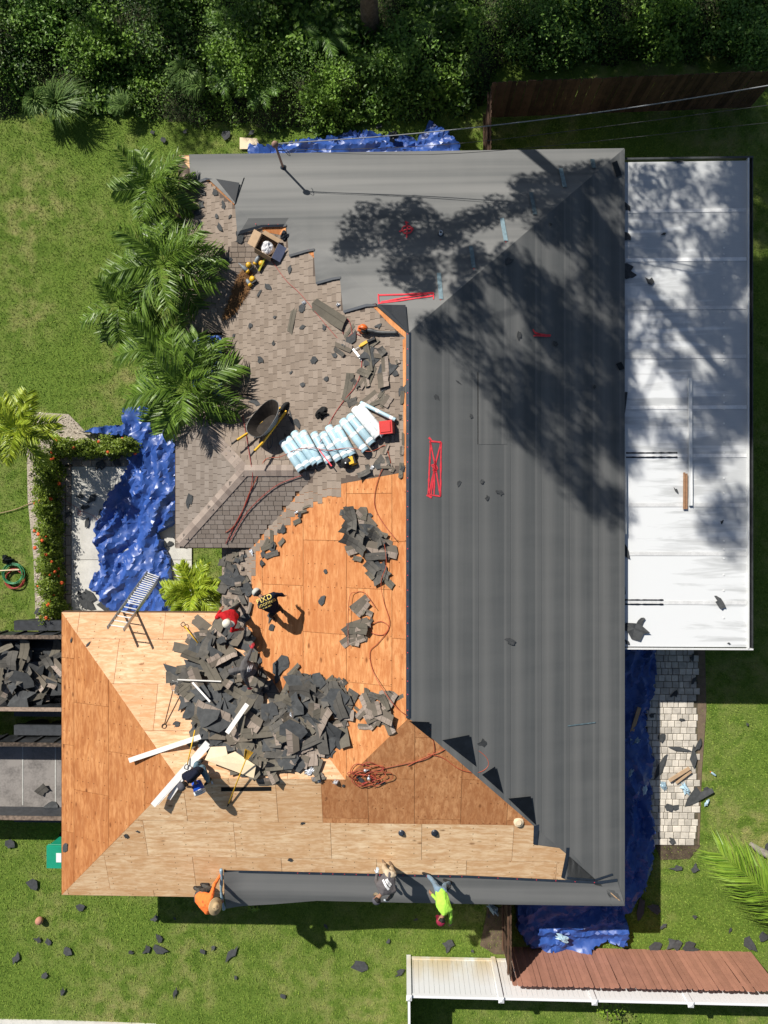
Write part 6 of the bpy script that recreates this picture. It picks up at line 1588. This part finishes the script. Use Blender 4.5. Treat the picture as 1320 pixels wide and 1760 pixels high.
# boards and offcuts
def board(a, b, w_, ha, hb, label, mat='white_board', th=.03, cat='board', where='roof'):
    p, q = surf(a, where, ha), surf(b, where, hb)
    if where == 'roof':
        need = max(max(roof(p.lerp(q, i / 20).x, p.lerp(q, i / 20).y) + .02 + th / 2 - p.lerp(q, i / 20).z, 0) for i in range(21))
        p, q = P(*a, p.z + need), P(*b, q.z + need)
    o = MB().bar(p, q, w_, th).build('board', M[mat]); return tag(o, label, cat)
board((222, 1307), (345, 1266), .125, .10, .32, 'white board reaching out over the russet plywood')
board((263, 1384), (357, 1276), .15, .05, .12, 'widest white board leading to the crouching worker'); board((271, 1382), (360, 1283), .05, .03, .09, 'narrow white board tucked beside the widest one'); board((290, 1373), (322, 1327), .11, .04, .08, 'short white board under the crouching worker')
board((331, 1173), (361, 1206), .05, .45, .45, 'thin white trim strip sticking out of the heap', th=.015); board((305, 1168), (380, 1171), .03, .25, .4, 'thin white trim strip along the top of the heap', th=.015); board((390, 1260), (425, 1210), .12, .50, .46, 'white board buried in the middle of the heap')
V = [RX(*q) for q in ((352, 1306, .38), (362, 1284, .40), (388, 1283, .42), (391, 1297, .42), (404, 1292, .42), (440, 1316, .36), (436, 1338, .22))]
n = len(V); o = mk('plywood_offcut', V + [v - Vector((0, 0, .018)) for v in V], [tuple(range(n))[::-1], tuple(range(n, 2 * n))] + [(i, (i + 1) % n, n + (i + 1) % n, n + i) for i in range(n)], M['pale_ply']); tag(o, 'pale notched plywood offcut propped on the heap', 'plywood')
board((1086, 1258), (1099, 1216), .11, .35, .35, 'brown board lying on the long tarp by the east wall', 'cardboard', .04, where='lawn'); board((1150, 1342), (1185, 1320), .10, .10, .14, 'tan board on the paver path', 'cardboard', .04, where='lawn'); board((1162, 1346), (1188, 1326), .06, .06, .10, 'shorter tan board beside the other one on the paver path', 'cardboard', .04, where='lawn')
p = [P(a, b, .05) for a, b in ((412, 236), (442, 238), (448, 256), (412, 256))]; o = mk('plywood_offcut', p + [v - Vector((0, 0, .02)) for v in p], [(0, 1, 2, 3), (7, 6, 5, 4), (0, 4, 5, 1), (1, 5, 6, 2), (2, 6, 7, 3), (3, 7, 4, 0)], M['pale_ply']); tag(o, 'small plywood offcut on the grass behind the roof edge', 'plywood')
# ridge slot, vents
mk('vent_slot', *drape([in_px([(380, 1353), (466, 1352), (466, 1359), (380, 1360)])], .004, .004), plain("slot_dark", (.004, .004, .004), .95), deck)  # near-black strip laid on the deck, painted for the darkness inside an opening
def vent(a, b, r, h, label, mat='roll_white', inner='black', where='roof'):
    p = surf((a, b), where, .0); t = Thing('vent_pipe', Matrix.Translation(p), label, 'vent pipe')
    t.part('pipe', MB().lathe([(r, -.1), (r, h), (r * .8, h), (r * .8, h - .05)], 14), M[mat], True); t.part('opening', MB().lathe([(r * .79, h - .05), (0.001, h - .048)], 14), M[inner]); t.part('flashing', MB().lathe([(r * 1.9, .03), (r * 1.15, .05), (r * 1.02, .08)], 14), M['navy_edge'] if r < .06 else M['pale_ply'])
vent(757, 404, .045, .22, 'short white vent pipe on the shaded north slope'); vent(676, 1522, .05, .22, 'white vent pipe beside the grey-shirted worker'); vent(690, 1431, .045, .06, 'white pipe stub on the tan plywood'); vent(747, 1431, .05, .06, 'black and white pipe stub right of the plain one'); vent(891, 1412, .07, .02, 'round beige cap near the stepped hip', 'pale_ply', 'pale_ply')
rag('lead_boot', 577, 1343, .09, M['foil'], 'crushed lead boot at the corner of the dark plywood', 'boot', 31, sq=(1, 1, .7)); rag('lead_boot', 522, 521, .07, M['foil'], 'crushed lead boot on the tan shingles', 'boot', 32); rag('lead_boot', 581, 524, .07, M['foil'], 'crushed lead boot near the stepped underlayment', 'boot', 33)
for i, (a, b, r) in enumerate(((533, 1325, .14), (545, 1340, .12), (528, 1312, .08), (500, 1228, .05), (365, 1345, .05), (640, 803, .08), (510, 880, .06), (432, 948, .10))): rag('foil_scrap', a, b, r, M['foil'], ('large foil scrap beside the dark plywood', 'foil scrap at the corner of the dark plywood', 'small foil scrap above the large one', 'bright foil fleck in the heap', 'bright foil fleck near the bucket', 'bright foil scrap below the rolls', 'foil fleck on the porch valley', 'white foil scrap at the porch eave')[i], 'foil', 40 + i, sq=(1.2, .7, .12), h=.03 if i != 3 else .5)
# ladder against the garage eave
la, lb = P(257, 978, .12), P(185, 1079, 3.75); ra, rb = P(279, 986, .12), P(213, 1083, 3.75)
t = empty('ladder', (la + ra) / 2, 'aluminium extension ladder leaning on the pale plywood eave', 'ladder')
for p, q in ((la, lb), (ra, rb)): MB().bar(p, q, .03, .085).build('rail', M['steel'], t)
fx = Vector((0, 0, .05)); 
for p, q in ((la.lerp(lb, .0), la.lerp(lb, .62)), (ra.lerp(rb, .0), ra.lerp(rb, .62))): MB().bar(p + fx, q + fx, .026, .06).build('rail', M['steel'], t)
for i in range(14):
    s = .04 + .92 * i / 13; MB().tube([la.lerp(lb, s), ra.lerp(rb, s)], .017, 6).build('rung', M['alu'], t)
    if s < .6: MB().tube([la.lerp(lb, s + .03) + fx, ra.lerp(rb, s + .03) + fx], .017, 6).build('rung', M['alu'], t)
# garden hose coils, bin, ball
def coil(a, b, r, mat, label, n=5, seed=0):
    q = random.Random(seed); c = P(a, b, .04); pts = []
    for i in range(n * 14):
        an = i * 2 * math.pi / 14; rr = r * (1 + q.uniform(-.05, .05) + .10 * math.sin(an * .31 + seed)); pts.append(c + Vector((rr * math.cos(an) + .02 * math.sin(i * .2), rr * math.sin(an), .01 * (i / 14) + q.uniform(0, .02))))
    cable('garden_hose', pts, .012, M[mat], label, 'hose', per=2)
coil(24, 986, .31, 'hose_green', 'coiled green garden hose on the grass at the left edge', 7, 2); coil(26, 995, .31, 'hose_red', 'coiled red garden hose under the green one', 4, 5)
o = MB().bar(P(-10, 981, .12), P(33, 979, .12), .03, .02).build('wooden_stick', M['pale_ply']); tag(o, 'pale wooden stick across the coiled hoses', 'stick')
cable('garden_hose', [P(-5, 883, .03), P(25, 876, .03), P(45, 868, .04), P(60, 862, .05)], .012, M['cardboard'], 'short tan hose on the grass left of the hedge', 'hose')
hose([(105, 855), (118, 864), (133, 874), (140, 885), (134, 884), (136, 878), (150, 882), (162, 888), (170, 897)], 'thin red hose on the pale walkway', 'hose_red', .006, None, 'lawn', .03)
zb = 1.02; c = P(95, 1474, zb); t = Thing('wheelie_bin', Matrix.Translation((c.x, c.y, 0)), 'green wheeled bin with a white label beside the garage', 'bin')
t.part('tub', MB().box((0, 0, .48), (.46, .56, .96), taper=1.15), M['bin_green']); t.part('lid', MB().box((0, 0, .99), (.58, .70, .06), taper=.94), M['bin_green']); t.part('label_plate', MB().box((.11, 0, 1.0245), (.16, .28, .006)), M['roll_white']); t.part('hinge_bar', MB().tube([(-.25, .37, .96), (.25, .37, .96)], .018, 8), M['bin_green'])
for s in (-1, 1): t.part('wheel', MB().lathe([(.04, -.03), (.1, -.03), (.1, .03), (.04, .03)], 12, tr(s * .26, .25, .1) @ ry(math.pi / 2)), M['tyre'], True)
p = P(68, 1582, .10); o = MB().lathe([(.125 * math.sin(math.pi * i / 10) + 1e-5, .12 - .125 * math.cos(math.pi * i / 10)) for i in range(11)], 18, tr(p.x, p.y, 0)).build('ball', M['clay'], None, True); tag(o, 'pinkish clay-coloured ball on the grass at the lower left', 'ball')
# release film, bottle, log
for i, (a, b, r, wh, lab) in enumerate(((1092, 1272, .26, .3, 'large crumpled pale blue film on the long tarp'), (1082, 1328, .20, .3, 'pale blue film scrap on the lower part of the long tarp'), (1178, 1356, .22, 'lawn', 'crumpled pale blue film beside the boards on the path'), (1140, 1350, .16, 'lawn', 'small pale blue film at the end of the boards'), (965, 1612, .20, .4, 'crumpled pale film on the bunched tarp by the fence'), (848, 1562, .24, 'lawn', 'crumpled pale film under the eave near the neon-shirted worker'), (1215, 1380, .12, 'lawn', 'thin pale film scrap on the grass beside the path'), (1108, 1358, .14, .3, 'small pale film scrap in the middle of the long tarp'))): rag('plastic_film', a, b, r, M['film'], lab, 'film', 60 + i, wh, (1.2, .6, .3), rough=.7)
p = P(1230, 1333, .03); t = Thing('bottle', Matrix.Translation(p) @ Matrix.Rotation(2.5, 4, 'Z') @ ry(math.pi / 2), 'small clear bottle with an orange cap on the grass', 'bottle'); t.part('body', MB().lathe([(.03, 0), (.033, .02), (.033, .14), (.014, .18)], 12), M['film'], True); t.part('cap', MB().lathe([(.016, .18), (.016, .205)], 10), M['orange'])
o = MB().tube([P(1290, 1450, .12), P(1306, 1462, .12), P(1345, 1482, .12)], [.06, .11, .12], 12).build('log', plain("grey_log", (.27, .24, .21), .95, .3, 8)); tag(o, 'grey log on the grass behind the coconut frond', 'log')
# ------------------------------------------------------------------ the roofing crew
def ico(c, r, sub=1):
    bm = bmesh.new(); bmesh.ops.create_icosphere(bm, subdivisions=sub, radius=r); v = [q.co + Vector(c) for q in bm.verts]; bm.free(); return v
def hull_into(bm, balls):
    vs = [bm.verts.new(q) for c, r in balls for q in ico(c, r)]
    res = bmesh.ops.convex_hull(bm, input=vs)
    junk = [g for g in res["geom_interior"] if isinstance(g, bmesh.types.BMVert)] + [g for g in res["geom_unused"] if isinstance(g, bmesh.types.BMVert)]
    if junk: bmesh.ops.delete(bm, geom=list(set(junk)), context='VERTS')
def melt(groups, vox=0.017, smooth=4, fold=0.0, seed=0):
    """hulls of balls joined into one skin"""
    bm = bmesh.new()
    for g in groups: hull_into(bm, g)
    me = bpy.data.meshes.new("tmp"); bm.to_mesh(me); bm.free()
    o = bpy.data.objects.new("tmp", me); COL.objects.link(o)
    m = o.modifiers.new("r", 'REMESH'); m.mode = 'VOXEL'; m.voxel_size = vox
    s = o.modifiers.new("s", 'SMOOTH'); s.iterations = smooth; s.factor = 0.5
    dg = bpy.context.evaluated_depsgraph_get(); ev = o.evaluated_get(dg)
    out = bpy.data.meshes.new_from_object(ev)
    V = np.empty(len(out.vertices) * 3, np.float32); out.vertices.foreach_get("co", V); V = V.reshape(-1, 3)
    N = np.empty(len(out.vertices) * 3, np.float32); out.vertices.foreach_get("normal", N); N = N.reshape(-1, 3)
    if fold:
        k = np.array([noise.noise(Vector(tuple(p)) * 9 + Vector((seed, 0, 0))) + 0.6 * noise.noise(Vector(tuple(p)) * 20 + Vector((seed, 3, 0))) for p in V]); V = V + N * (k * fold)[:, None]
    Fc = [tuple(p.vertices) for p in out.polygons]
    bpy.data.objects.remove(o); bpy.data.meshes.remove(me); bpy.data.meshes.remove(out)
    return [Vector(tuple(p)) for p in V], Fc
def cloth_mat(name, c, rough=0.85): return plain(name, c, rough, 0.10, 14, 0.15)
SKIN = plain("skin", (0.34, 0.185, 0.115), 0.6, 0.06, 20); DARKHAIR = plain("hair_dark", (0.012, 0.010, 0.009), 0.7, 0.2, 30)
EYE = plain("eye", (0.02, 0.015, 0.012), 0.3); LIP = plain("lip", (0.30, 0.12, 0.09), 0.6)
def hand_geo(mb, wrist, fwd, palm_n, m=0):
    """palm and five bent fingers of unequal length"""
    f = fwd.normalized(); n = (palm_n - f * palm_n.dot(f)).normalized(); s = f.cross(n)
    M3 = Matrix((f, s, n)).transposed()
    mb.box(wrist + f * .045, (.095, .085, .030), M3, m, .85)
    for k, (o_, L) in enumerate(((-.032, .065), (-.011, .080), (.011, .075), (.032, .055))):
        a = wrist + f * .088 + s * o_; b = a + f * L * .5 - n * .008; c = b + f * L * .38 - n * .022; e = c + f * L * .18 - n * .022
        mb.tube([a, b, c, e], [.0100, .0095, .0085, .006], 6, m)
    a = wrist + f * .030 - s * .040; mb.tube([a, a - s * .030 + f * .028 - n * .006, a - s * .036 + f * .058 - n * .016], [.013, .011, .007], 6, m)
def face_geo(mb, c, up, fw):
    """eyes, nose, mouth and ears on a head with centre c"""
    s = fw.cross(up).normalized()
    mb.add([c + fw * .118 - up * .03, c + fw * .092 + up * .015, c + fw * .094 - up * .04 + s * .018, c + fw * .094 - up * .04 - s * .018], [(0, 1, 2), (0, 3, 1), (0, 2, 3)], 0)
    for q in (-1, 1):
        e = MB().lathe([(0.0001, -.012), (.011, 0), (.0001, .012)], 8); mb.add([v + c + fw * .092 + s * q * .034 + up * .008 for v in e.v], e.f, 1)
        e = MB().lathe([(0.0001, -.032), (.018, -.01), (.018, .015), (.0001, .03)], 8); mb.add([v + c + s * q * .098 for v in e.v], e.f, 0)
    mb.box(c + fw * .094 - up * .062, (.012, .045, .012), Matrix((fw, s, up)).transposed(), 2)
def person(label, base, J, shirt, trousers, boots, long_sleeve=True, hat=None, hat_mat=None, hat_mat2=None, hood=False, glove=None, face=None, seed=0, jacket_mat=None, hairy=True):
    b = RX(*base); z0 = b.z
    def at(k):
        a, bb, h = J[k]; return P(a, bb, z0 + h)
    pel, chest, neck, head = at('pelvis'), at('chest'), at('neck'), at('head')
    root = empty('person', b, label, 'person', None)
    spine = (chest - pel).normalized(); sh_l, sh_r = at('sh_l'), at('sh_r')
    side = (sh_r - sh_l).normalized(); up = (head - neck).normalized()
    hip_l, hip_r = pel - side * .09, pel + side * .09
    kl, kr, al, ar = at('knee_l'), at('knee_r'), at('foot_l'), at('foot_r')
    el, er, hl, hr = at('el_l'), at('el_r'), at('hand_l'), at('hand_r')
    fw = Vector(face).normalized() if face else (spine.cross(side)).normalized()
    fw = (fw - up * fw.dot(up)).normalized()
    # body: one skin from head to ankle
    G = [[(neck - up * .03, .058), (head - up * .06, .062)], [(head - up * .055 + fw * .03, .062), (head + up * .02, .098), (head + up * .035 - fw * .015, .096)],
         [(sh_l, .055), (sh_r, .055), (chest, .10), (neck - up * .04, .055)], [(chest, .10), (pel, .10), (hip_l, .07), (hip_r, .07), (sh_l, .05), (sh_r, .05)]]
    for h_, k, a in ((hip_l, kl, al), (hip_r, kr, ar)): G += [[(h_, .075), (k, .052)], [(k, .052), (a + Vector((0, 0, .08)), .036)]]
    for s_, e, w in ((sh_l, el, hl), (sh_r, er, hr)): G += [[(s_, .050), (e, .040)], [(e, .040), (w, .028)]]
    V, Fc = melt(G, .016, 3)
    mb = MB(); mb.add(V, Fc, 0)
    for e, w in ((el, hl), (er, hr)): hand_geo(mb, w, (w - e), Vector((0, 0, 1)) - fw * .3, 3)
    face_geo(mb, head + up * .01, up, fw)
    body = mb.build('body', [SKIN, EYE, LIP, glove or SKIN], root, True)
    # shirt
    G = [[(sh_l, .085), (sh_r, .085), (chest, .135), (neck - up * .06 - fw * .02, .07)], [(sh_l, .075), (sh_r, .075), (chest, .135), (pel + spine * .05, .125), (hip_l + spine * .06, .085), (hip_r + spine * .06, .085)]]
    for s_, e, w in ((sh_l, el, hl), (sh_r, er, hr)):
        G += [[(s_, .075), (e, .060)]] if long_sleeve else [[(s_, .078), (s_.lerp(e, .75), .066)]]
        if long_sleeve: G += [[(e, .060), (e.lerp(w, .88), .044)]]
    if hood: G += [[(neck, .085), (head - up * .02, .115)], [(head - fw * .015, .122), (head + up * .045 - fw * .02, .118)]]
    V, Fc = melt(G, .018, 5, .012, seed); shirt_o = mk('shirt', V, Fc, shirt, root, True)
    # trousers
    G = [[(hip_l, .105), (hip_r, .105), (pel + spine * .08, .115)]]
    for h_, k, a in ((hip_l, kl, al), (hip_r, kr, ar)): G += [[(h_, .100), (k, .074)], [(k, .074), (a + Vector((0, 0, .10)), .056)]]
    V, Fc = melt(G, .018, 4, .012, seed + 5); mk('trousers', V, Fc, trousers, root, True)
    for k, a in ((kl, al), (kr, ar)):
        d = Vector((fw.x, fw.y, 0)); d = d.normalized() if d.length > .1 else Vector((0, -1, 0))
        V, Fc = melt([[(a + Vector((0, 0, .10)), .056), (a + Vector((0, 0, .045)) - d * .04, .048)], [(a + Vector((0, 0, .045)) - d * .05, .048), (a + Vector((0, 0, .04)) + d * .15, .042)]], .016, 2); mk('boot', V, Fc, boots, root, True)
    # headgear
    Mh = Matrix((fw, up.cross(fw), up)).transposed().to_4x4(); Mh.translation = head
    if hat == 'cap':
        mb = MB().lathe([(.118, -.005), (.120, .03), (.110, .075), (.075, .115), (.02, .130), (.0001, .131)], 18, Mh); cap = mb.build('cap', hat_mat, root, True)
        n = 9; arc = [Mh @ Vector((.10 + .10 * math.cos(a), .095 * math.sin(a) * 1.0, .002 - .012 * math.cos(a))) for a in [(-1.35 + 2.7 * i / (n - 1)) for i in range(n)]]
        inn = [Mh @ Vector((.06 + .055 * math.cos(a), .105 * math.sin(a), .012)) for a in [(-1.35 + 2.7 * i / (n - 1)) for i in range(n)]]
        mk('peak', arc + inn + [q - up * .006 for q in arc + inn], [(i, i + 1, n + i + 1, n + i) for i in range(n - 1)] + [(2 * n + i, 3 * n + i, 3 * n + i + 1, 2 * n + i + 1) for i in range(n - 1)] + [(i, 2 * n + i, 2 * n + i + 1, i + 1) for i in range(n - 1)], hat_mat2 or hat_mat, cap)
    elif hat == 'straw':
        prof = [(.115, .0), (.205, .012), (.212, .004), (.205, .0), (.11, -.012)]
        MB().lathe([(.205, -.01), (.215, .0), (.20, .012), (.12, .022), (.105, .06), (.085, .105), (.045, .118), (.0001, .108)], 28, Mh).build('straw_hat', hat_mat, root, True)
    if hairy and not hood:
        V, Fc = melt([[(head - fw * .03 - up * .02, .098), (head - fw * .025 + up * .03, .100)]], .018, 2); mk('hair', V, Fc, DARKHAIR, root, True)
    return root, shirt_o
def print_on(shirt_o, root, lines, centre, ang, mat, toward=None):
    """lettering lying on the cloth: each line (text, size, shift) or a bar (None, w, h, dx, dy)"""
    me = shirt_o.data; mw = world_of(shirt_o)
    bvh = BVHTree.FromPolygons([mw @ v.co for v in me.vertices], [tuple(p.vertices) for p in me.polygons])
    R2 = Matrix.Rotation(ang, 2)
    for ln in lines:
        if ln[0] is None:
            _, w, h, dx, dy = ln; n_ = max(2, int(w / .02)); pts = []; fs = []
            for i in range(n_ + 1):
                for j in (0, 1): pts.append((dx - w / 2 + w * i / n_, dy - h / 2 + h * j))
            fs = [(2 * i, 2 * i + 2, 2 * i + 3, 2 * i + 1) for i in range(n_)]
        else:
            cu = bpy.data.curves.new("txt", 'FONT'); cu.body = ln[0]; cu.size = ln[1]; cu.align_x = 'CENTER'; cu.offset = 0.014 * ln[1]; cu.space_character = 1.12; cu.resolution_u = 3
            o = bpy.data.objects.new("txt", cu); COL.objects.link(o); dg = bpy.context.evaluated_depsgraph_get()
            m = bpy.data.meshes.new_from_object(o.evaluated_get(dg)); pts = [(v.co.x, v.co.y + ln[2]) for v in m.vertices]; fs = [tuple(p.vertices) for p in m.polygons]
            bpy.data.objects.remove(o); bpy.data.curves.remove(cu); bpy.data.meshes.remove(m)
        V = []
        for x, y in pts:
            q = R2 @ Vector((x, y)); o3 = Vector((centre.x + q.x, centre.y + q.y, centre.z + 1.5))
            hit = bvh.ray_cast(o3, Vector((0, 0, -1)))[0]
            V.append((hit if hit is not None else Vector((o3.x, o3.y, centre.z))) + Vector((0, 0, .010)))
        mk('print', V, fs, mat, shirt_o)
c_navy = cloth_mat("shirt_navy", (0.010, 0.013, 0.028)); c_red = cloth_mat("shirt_red", (0.52, 0.018, 0.024)); c_grey = cloth_mat("hoodie_grey", (0.105, 0.100, 0.100)); c_or = cloth_mat("shirt_orange", (0.88, 0.19, 0.045)); c_neon = cloth_mat("shirt_neon", (0.42, 0.80, 0.09)); c_grey2 = cloth_mat("shirt_grey", (0.125, 0.115, 0.118))
c_black = cloth_mat("trousers_black", (0.018, 0.019, 0.022)); c_jean = cloth_mat("jeans_blue", (0.20, 0.29, 0.38)); c_jean2 = cloth_mat("jeans_teal", (0.10, 0.16, 0.20)); c_khaki = cloth_mat("trousers_khaki", (0.58, 0.48, 0.34)); c_dgrey = cloth_mat("trousers_grey", (0.085, 0.080, 0.072))
b_tan = cloth_mat("boot_tan", (0.24, 0.16, 0.10)); b_dark = cloth_mat("boot_dark", (0.03, 0.027, 0.025))
w_cap = cloth_mat("cap_white", (0.72, 0.69, 0.58)); camo = cloth_mat("cap_camo", (0.42, 0.42, 0.38)); maroon = cloth_mat("cap_maroon", (0.27, 0.022, 0.055)); straw = cloth_mat("straw", (0.50, 0.37, 0.21)); g_cap = cloth_mat("cap_grey", (0.085, 0.085, 0.10)); white_ink = plain("ink_white", (0.75, 0.75, 0.75), .7, .05); gold_ink = plain("ink_gold", (0.86, 0.66, 0.18), .7, .05); glove_w = cloth_mat("glove_pale", (.55, .62, .68)); glove_r = cloth_mat("glove_red", (.5, .05, .06))
person('worker in a red shirt and white cap bending over the shingle heap', (404, 1056), dict(pelvis=(403, 1053, .86), chest=(392, 1063, 1.18), neck=(391, 1067, 1.34), head=(390, 1071, 1.46), sh_l=(403, 1070, 1.22), sh_r=(381, 1056, 1.22), knee_l=(408, 1056, .46), knee_r=(406, 1044, .46), foot_l=(408, 1060, 0), foot_r=(412, 1038, 0), el_l=(398, 1084, 1.05), el_r=(372, 1062, 1.0), hand_l=(411, 1082, .92), hand_r=(379, 1049, .85)),
       c_red, c_black, b_tan, True, 'cap', w_cap, w_cap, face=(1, -.2, -.5), seed=1)
pn_, sh_ = person('worker in a navy shirt with yellow lettering bending on the orange plywood', (474, 1050), dict(pelvis=(473, 1048, .88), chest=(460, 1037, 1.16), neck=(449, 1026, 1.22), head=(442, 1019, 1.18), sh_l=(450, 1042, 1.14), sh_r=(470, 1022, 1.14), knee_l=(466, 1058, .45), knee_r=(480, 1046, .45), foot_l=(468, 1056, 0), foot_r=(484, 1046, 0), el_l=(446, 1043, .85), el_r=(484, 1022, .95), hand_l=(445, 1034, .55), hand_r=(487, 1024, .75)),
       c_navy, c_black, b_dark, True, 'cap', camo, camo, face=(-.4, .2, -1), seed=2)
print_on(sh_, pn_, [('FIXD', .175, .045), ('ROOFING', .100, -.060), (None, .055, .030, -.13, -.115), (None, .07, .030, -.045, -.115), (None, .09, .030, .06, -.115)], P(456.5, 1036, RX(474, 1050).z + 1.27), math.radians(24), gold_ink)
pn_, sh_ = person('worker in a grey hoodie stooping in the middle of the shingle heap', (438, 1150), dict(pelvis=(438, 1150, .84), chest=(422, 1149, 1.12), neck=(412, 1151, 1.20), head=(402, 1153, 1.20), sh_l=(420, 1163, 1.10), sh_r=(420, 1137, 1.12), knee_l=(440, 1160, .45), knee_r=(440, 1144, .45), foot_l=(444, 1160, 0), foot_r=(444, 1146, 0), el_l=(424, 1172, .88), el_r=(427, 1127, 1.02), hand_l=(428, 1182, .62), hand_r=(432, 1115, .95)),
       c_grey, c_black, b_dark, True, None, hood=True, glove=glove_r, face=(-.5, 0, -1), seed=3)
print_on(sh_, pn_, [(None, .15, .022, 0, .03), (None, .17, .03, 0, -.01), (None, .11, .02, .01, -.045)], P(428, 1150, RX(438, 1150).z + 1.2), math.radians(80), white_ink)
person('crouching worker in a navy T-shirt and jeans tipping a blue bucket', (346, 1326), dict(pelvis=(342, 1322, .40), chest=(329, 1337, .72), neck=(320, 1345, .88), head=(314, 1350, .95), sh_l=(337, 1328, .78), sh_r=(317, 1333, .78), knee_l=(356, 1338, .42), knee_r=(338, 1312, .42), foot_l=(360, 1340, 0), foot_r=(346, 1308, 0), el_l=(337, 1334, .62), el_r=(322, 1352, .5), hand_l=(336, 1343, .52), hand_r=(331, 1353, .40)),
       c_navy, c_jean2, b_dark, False, 'cap', g_cap, g_cap, face=(-.6, -.6, -.6), seed=4)
b = RX(343, 1352); pa, pb_ = P(337, 1343, b.z + .30), P(345, 1366, b.z + .42); d = (pb_ - pa); L = d.length
t = Thing('bucket', Matrix.Translation(pa) @ Vector((0, 0, 1)).rotation_difference(d / L).to_matrix().to_4x4(), 'blue bucket with a white rim in the hands of the crouching worker', 'bucket')
t.part('pail', MB().lathe([(.115, 0), (.125, .005), (.142, .24)], 22), M['blue_plastic'], True); t.part('rim', MB().lathe([(.145, .235), (.152, .25), (.152, .33), (.140, .335), (.136, .25)], 22), M['roll_white'], True); t.part('inside', MB().lathe([(.134, .25), (.0001, .24)], 22), plain("bucket_inside", (.5, .56, .58), .5)); t.part('bail', MB().tube(spline([(.15, 0, .26), (.10, .12, .30), (0, .17, .32), (-.10, .12, .30), (-.15, 0, .26)], 4), .005, 6), M['steel'], True)
pn_, sh_ = person('worker in an orange shirt and straw hat kneeling at the eave', (354, 1524), dict(pelvis=(340, 1540, .42), chest=(350, 1553, .70), neck=(363, 1557, .84), head=(370, 1558, .95), sh_l=(363, 1541, .78), sh_r=(356, 1567, .74), knee_l=(362, 1528, .14), knee_r=(352, 1535, .16), foot_l=(350, 1518, 0), foot_r=(338, 1524, 0), el_l=(368, 1522, .50), el_r=(368, 1566, .48), hand_l=(380, 1502, .16), hand_r=(379, 1553, .22)),
       c_or, c_dgrey, b_dark, True, 'straw', straw, face=(.8, .1, -.6), seed=5)
print_on(sh_, pn_, [(None, .05, .02, .03, .03), (None, .05, .012, -.04, -.03)], P(350, 1553, RX(354, 1524).z + .85), math.radians(100), plain("ink_red", (.35, .03, .02), .7))
pn_, sh_ = person('worker in a grey shirt and khaki trousers bending over the new underlayment', (666, 1488), dict(pelvis=(670, 1501, .86), chest=(662, 1522, .98), neck=(655, 1537, .98), head=(648, 1546, .94), sh_l=(676, 1530, .94), sh_r=(650, 1520, .94), knee_l=(672, 1494, .45), knee_r=(660, 1492, .45), foot_l=(674, 1488, 0), foot_r=(661, 1483, 0), el_l=(672, 1541, .70), el_r=(646, 1514, .78), hand_l=(664, 1547, .45), hand_r=(648, 1501, .66)),
       c_grey2, c_khaki, b_tan, True, 'cap', g_cap, cloth_mat("peak_tan", (.5, .42, .28)), glove=glove_w, face=(-.5, -.2, -1), seed=6)
print_on(sh_, pn_, [(None, .27, .05, 0, -.045), (None, .21, .035, .0, .02), (None, .20, .03, .0, .06)], P(665.5, 1521, RX(666, 1488).z + 1.1), math.radians(-54), white_ink)
person('worker in a neon green shirt, jeans and maroon cap leaning past the eave', (748, 1506), dict(pelvis=(757, 1529, .84), chest=(763, 1555, 1.02), neck=(761, 1573, 1.06), head=(758, 1582, 1.06), sh_l=(773, 1562, 1.0), sh_r=(754, 1556, 1.0), knee_l=(764, 1522, .46), knee_r=(746, 1516, .44), foot_l=(772, 1514, 0), foot_r=(736, 1502, 0), el_l=(775, 1577, .86), el_r=(752, 1547, .78), hand_l=(774, 1588, .66), hand_r=(742, 1537, .56)),
       c_neon, c_jean, b_dark, True, 'cap', maroon, maroon, face=(-.6, -.3, -.8), seed=7)
p = RX(768, 1522, .5); rag('tool_belt', 768, 1524, .13, M['black'], 'dark tool pouch at the hip of the neon-shirted worker', 'tool belt', 81, 'roof', (.7, 1.2, .6), h=.55)
# folded end of the roll held by the kneeling worker
pts = [RX(380, 1494, .10), RX(381, 1510, .12), RX(380, 1530, .10), P(383, 1550, EZ + .02), P(385, 1563, EZ - .05)]
o = MB().tube(spline(pts, 6), [.042 + .008 * math.sin(i * .9) for i in range(25)], 9).build('roll_end', M['film'], None, True); tag(o, 'folded pale blue end of the roll held by the kneeling worker', 'roll end')
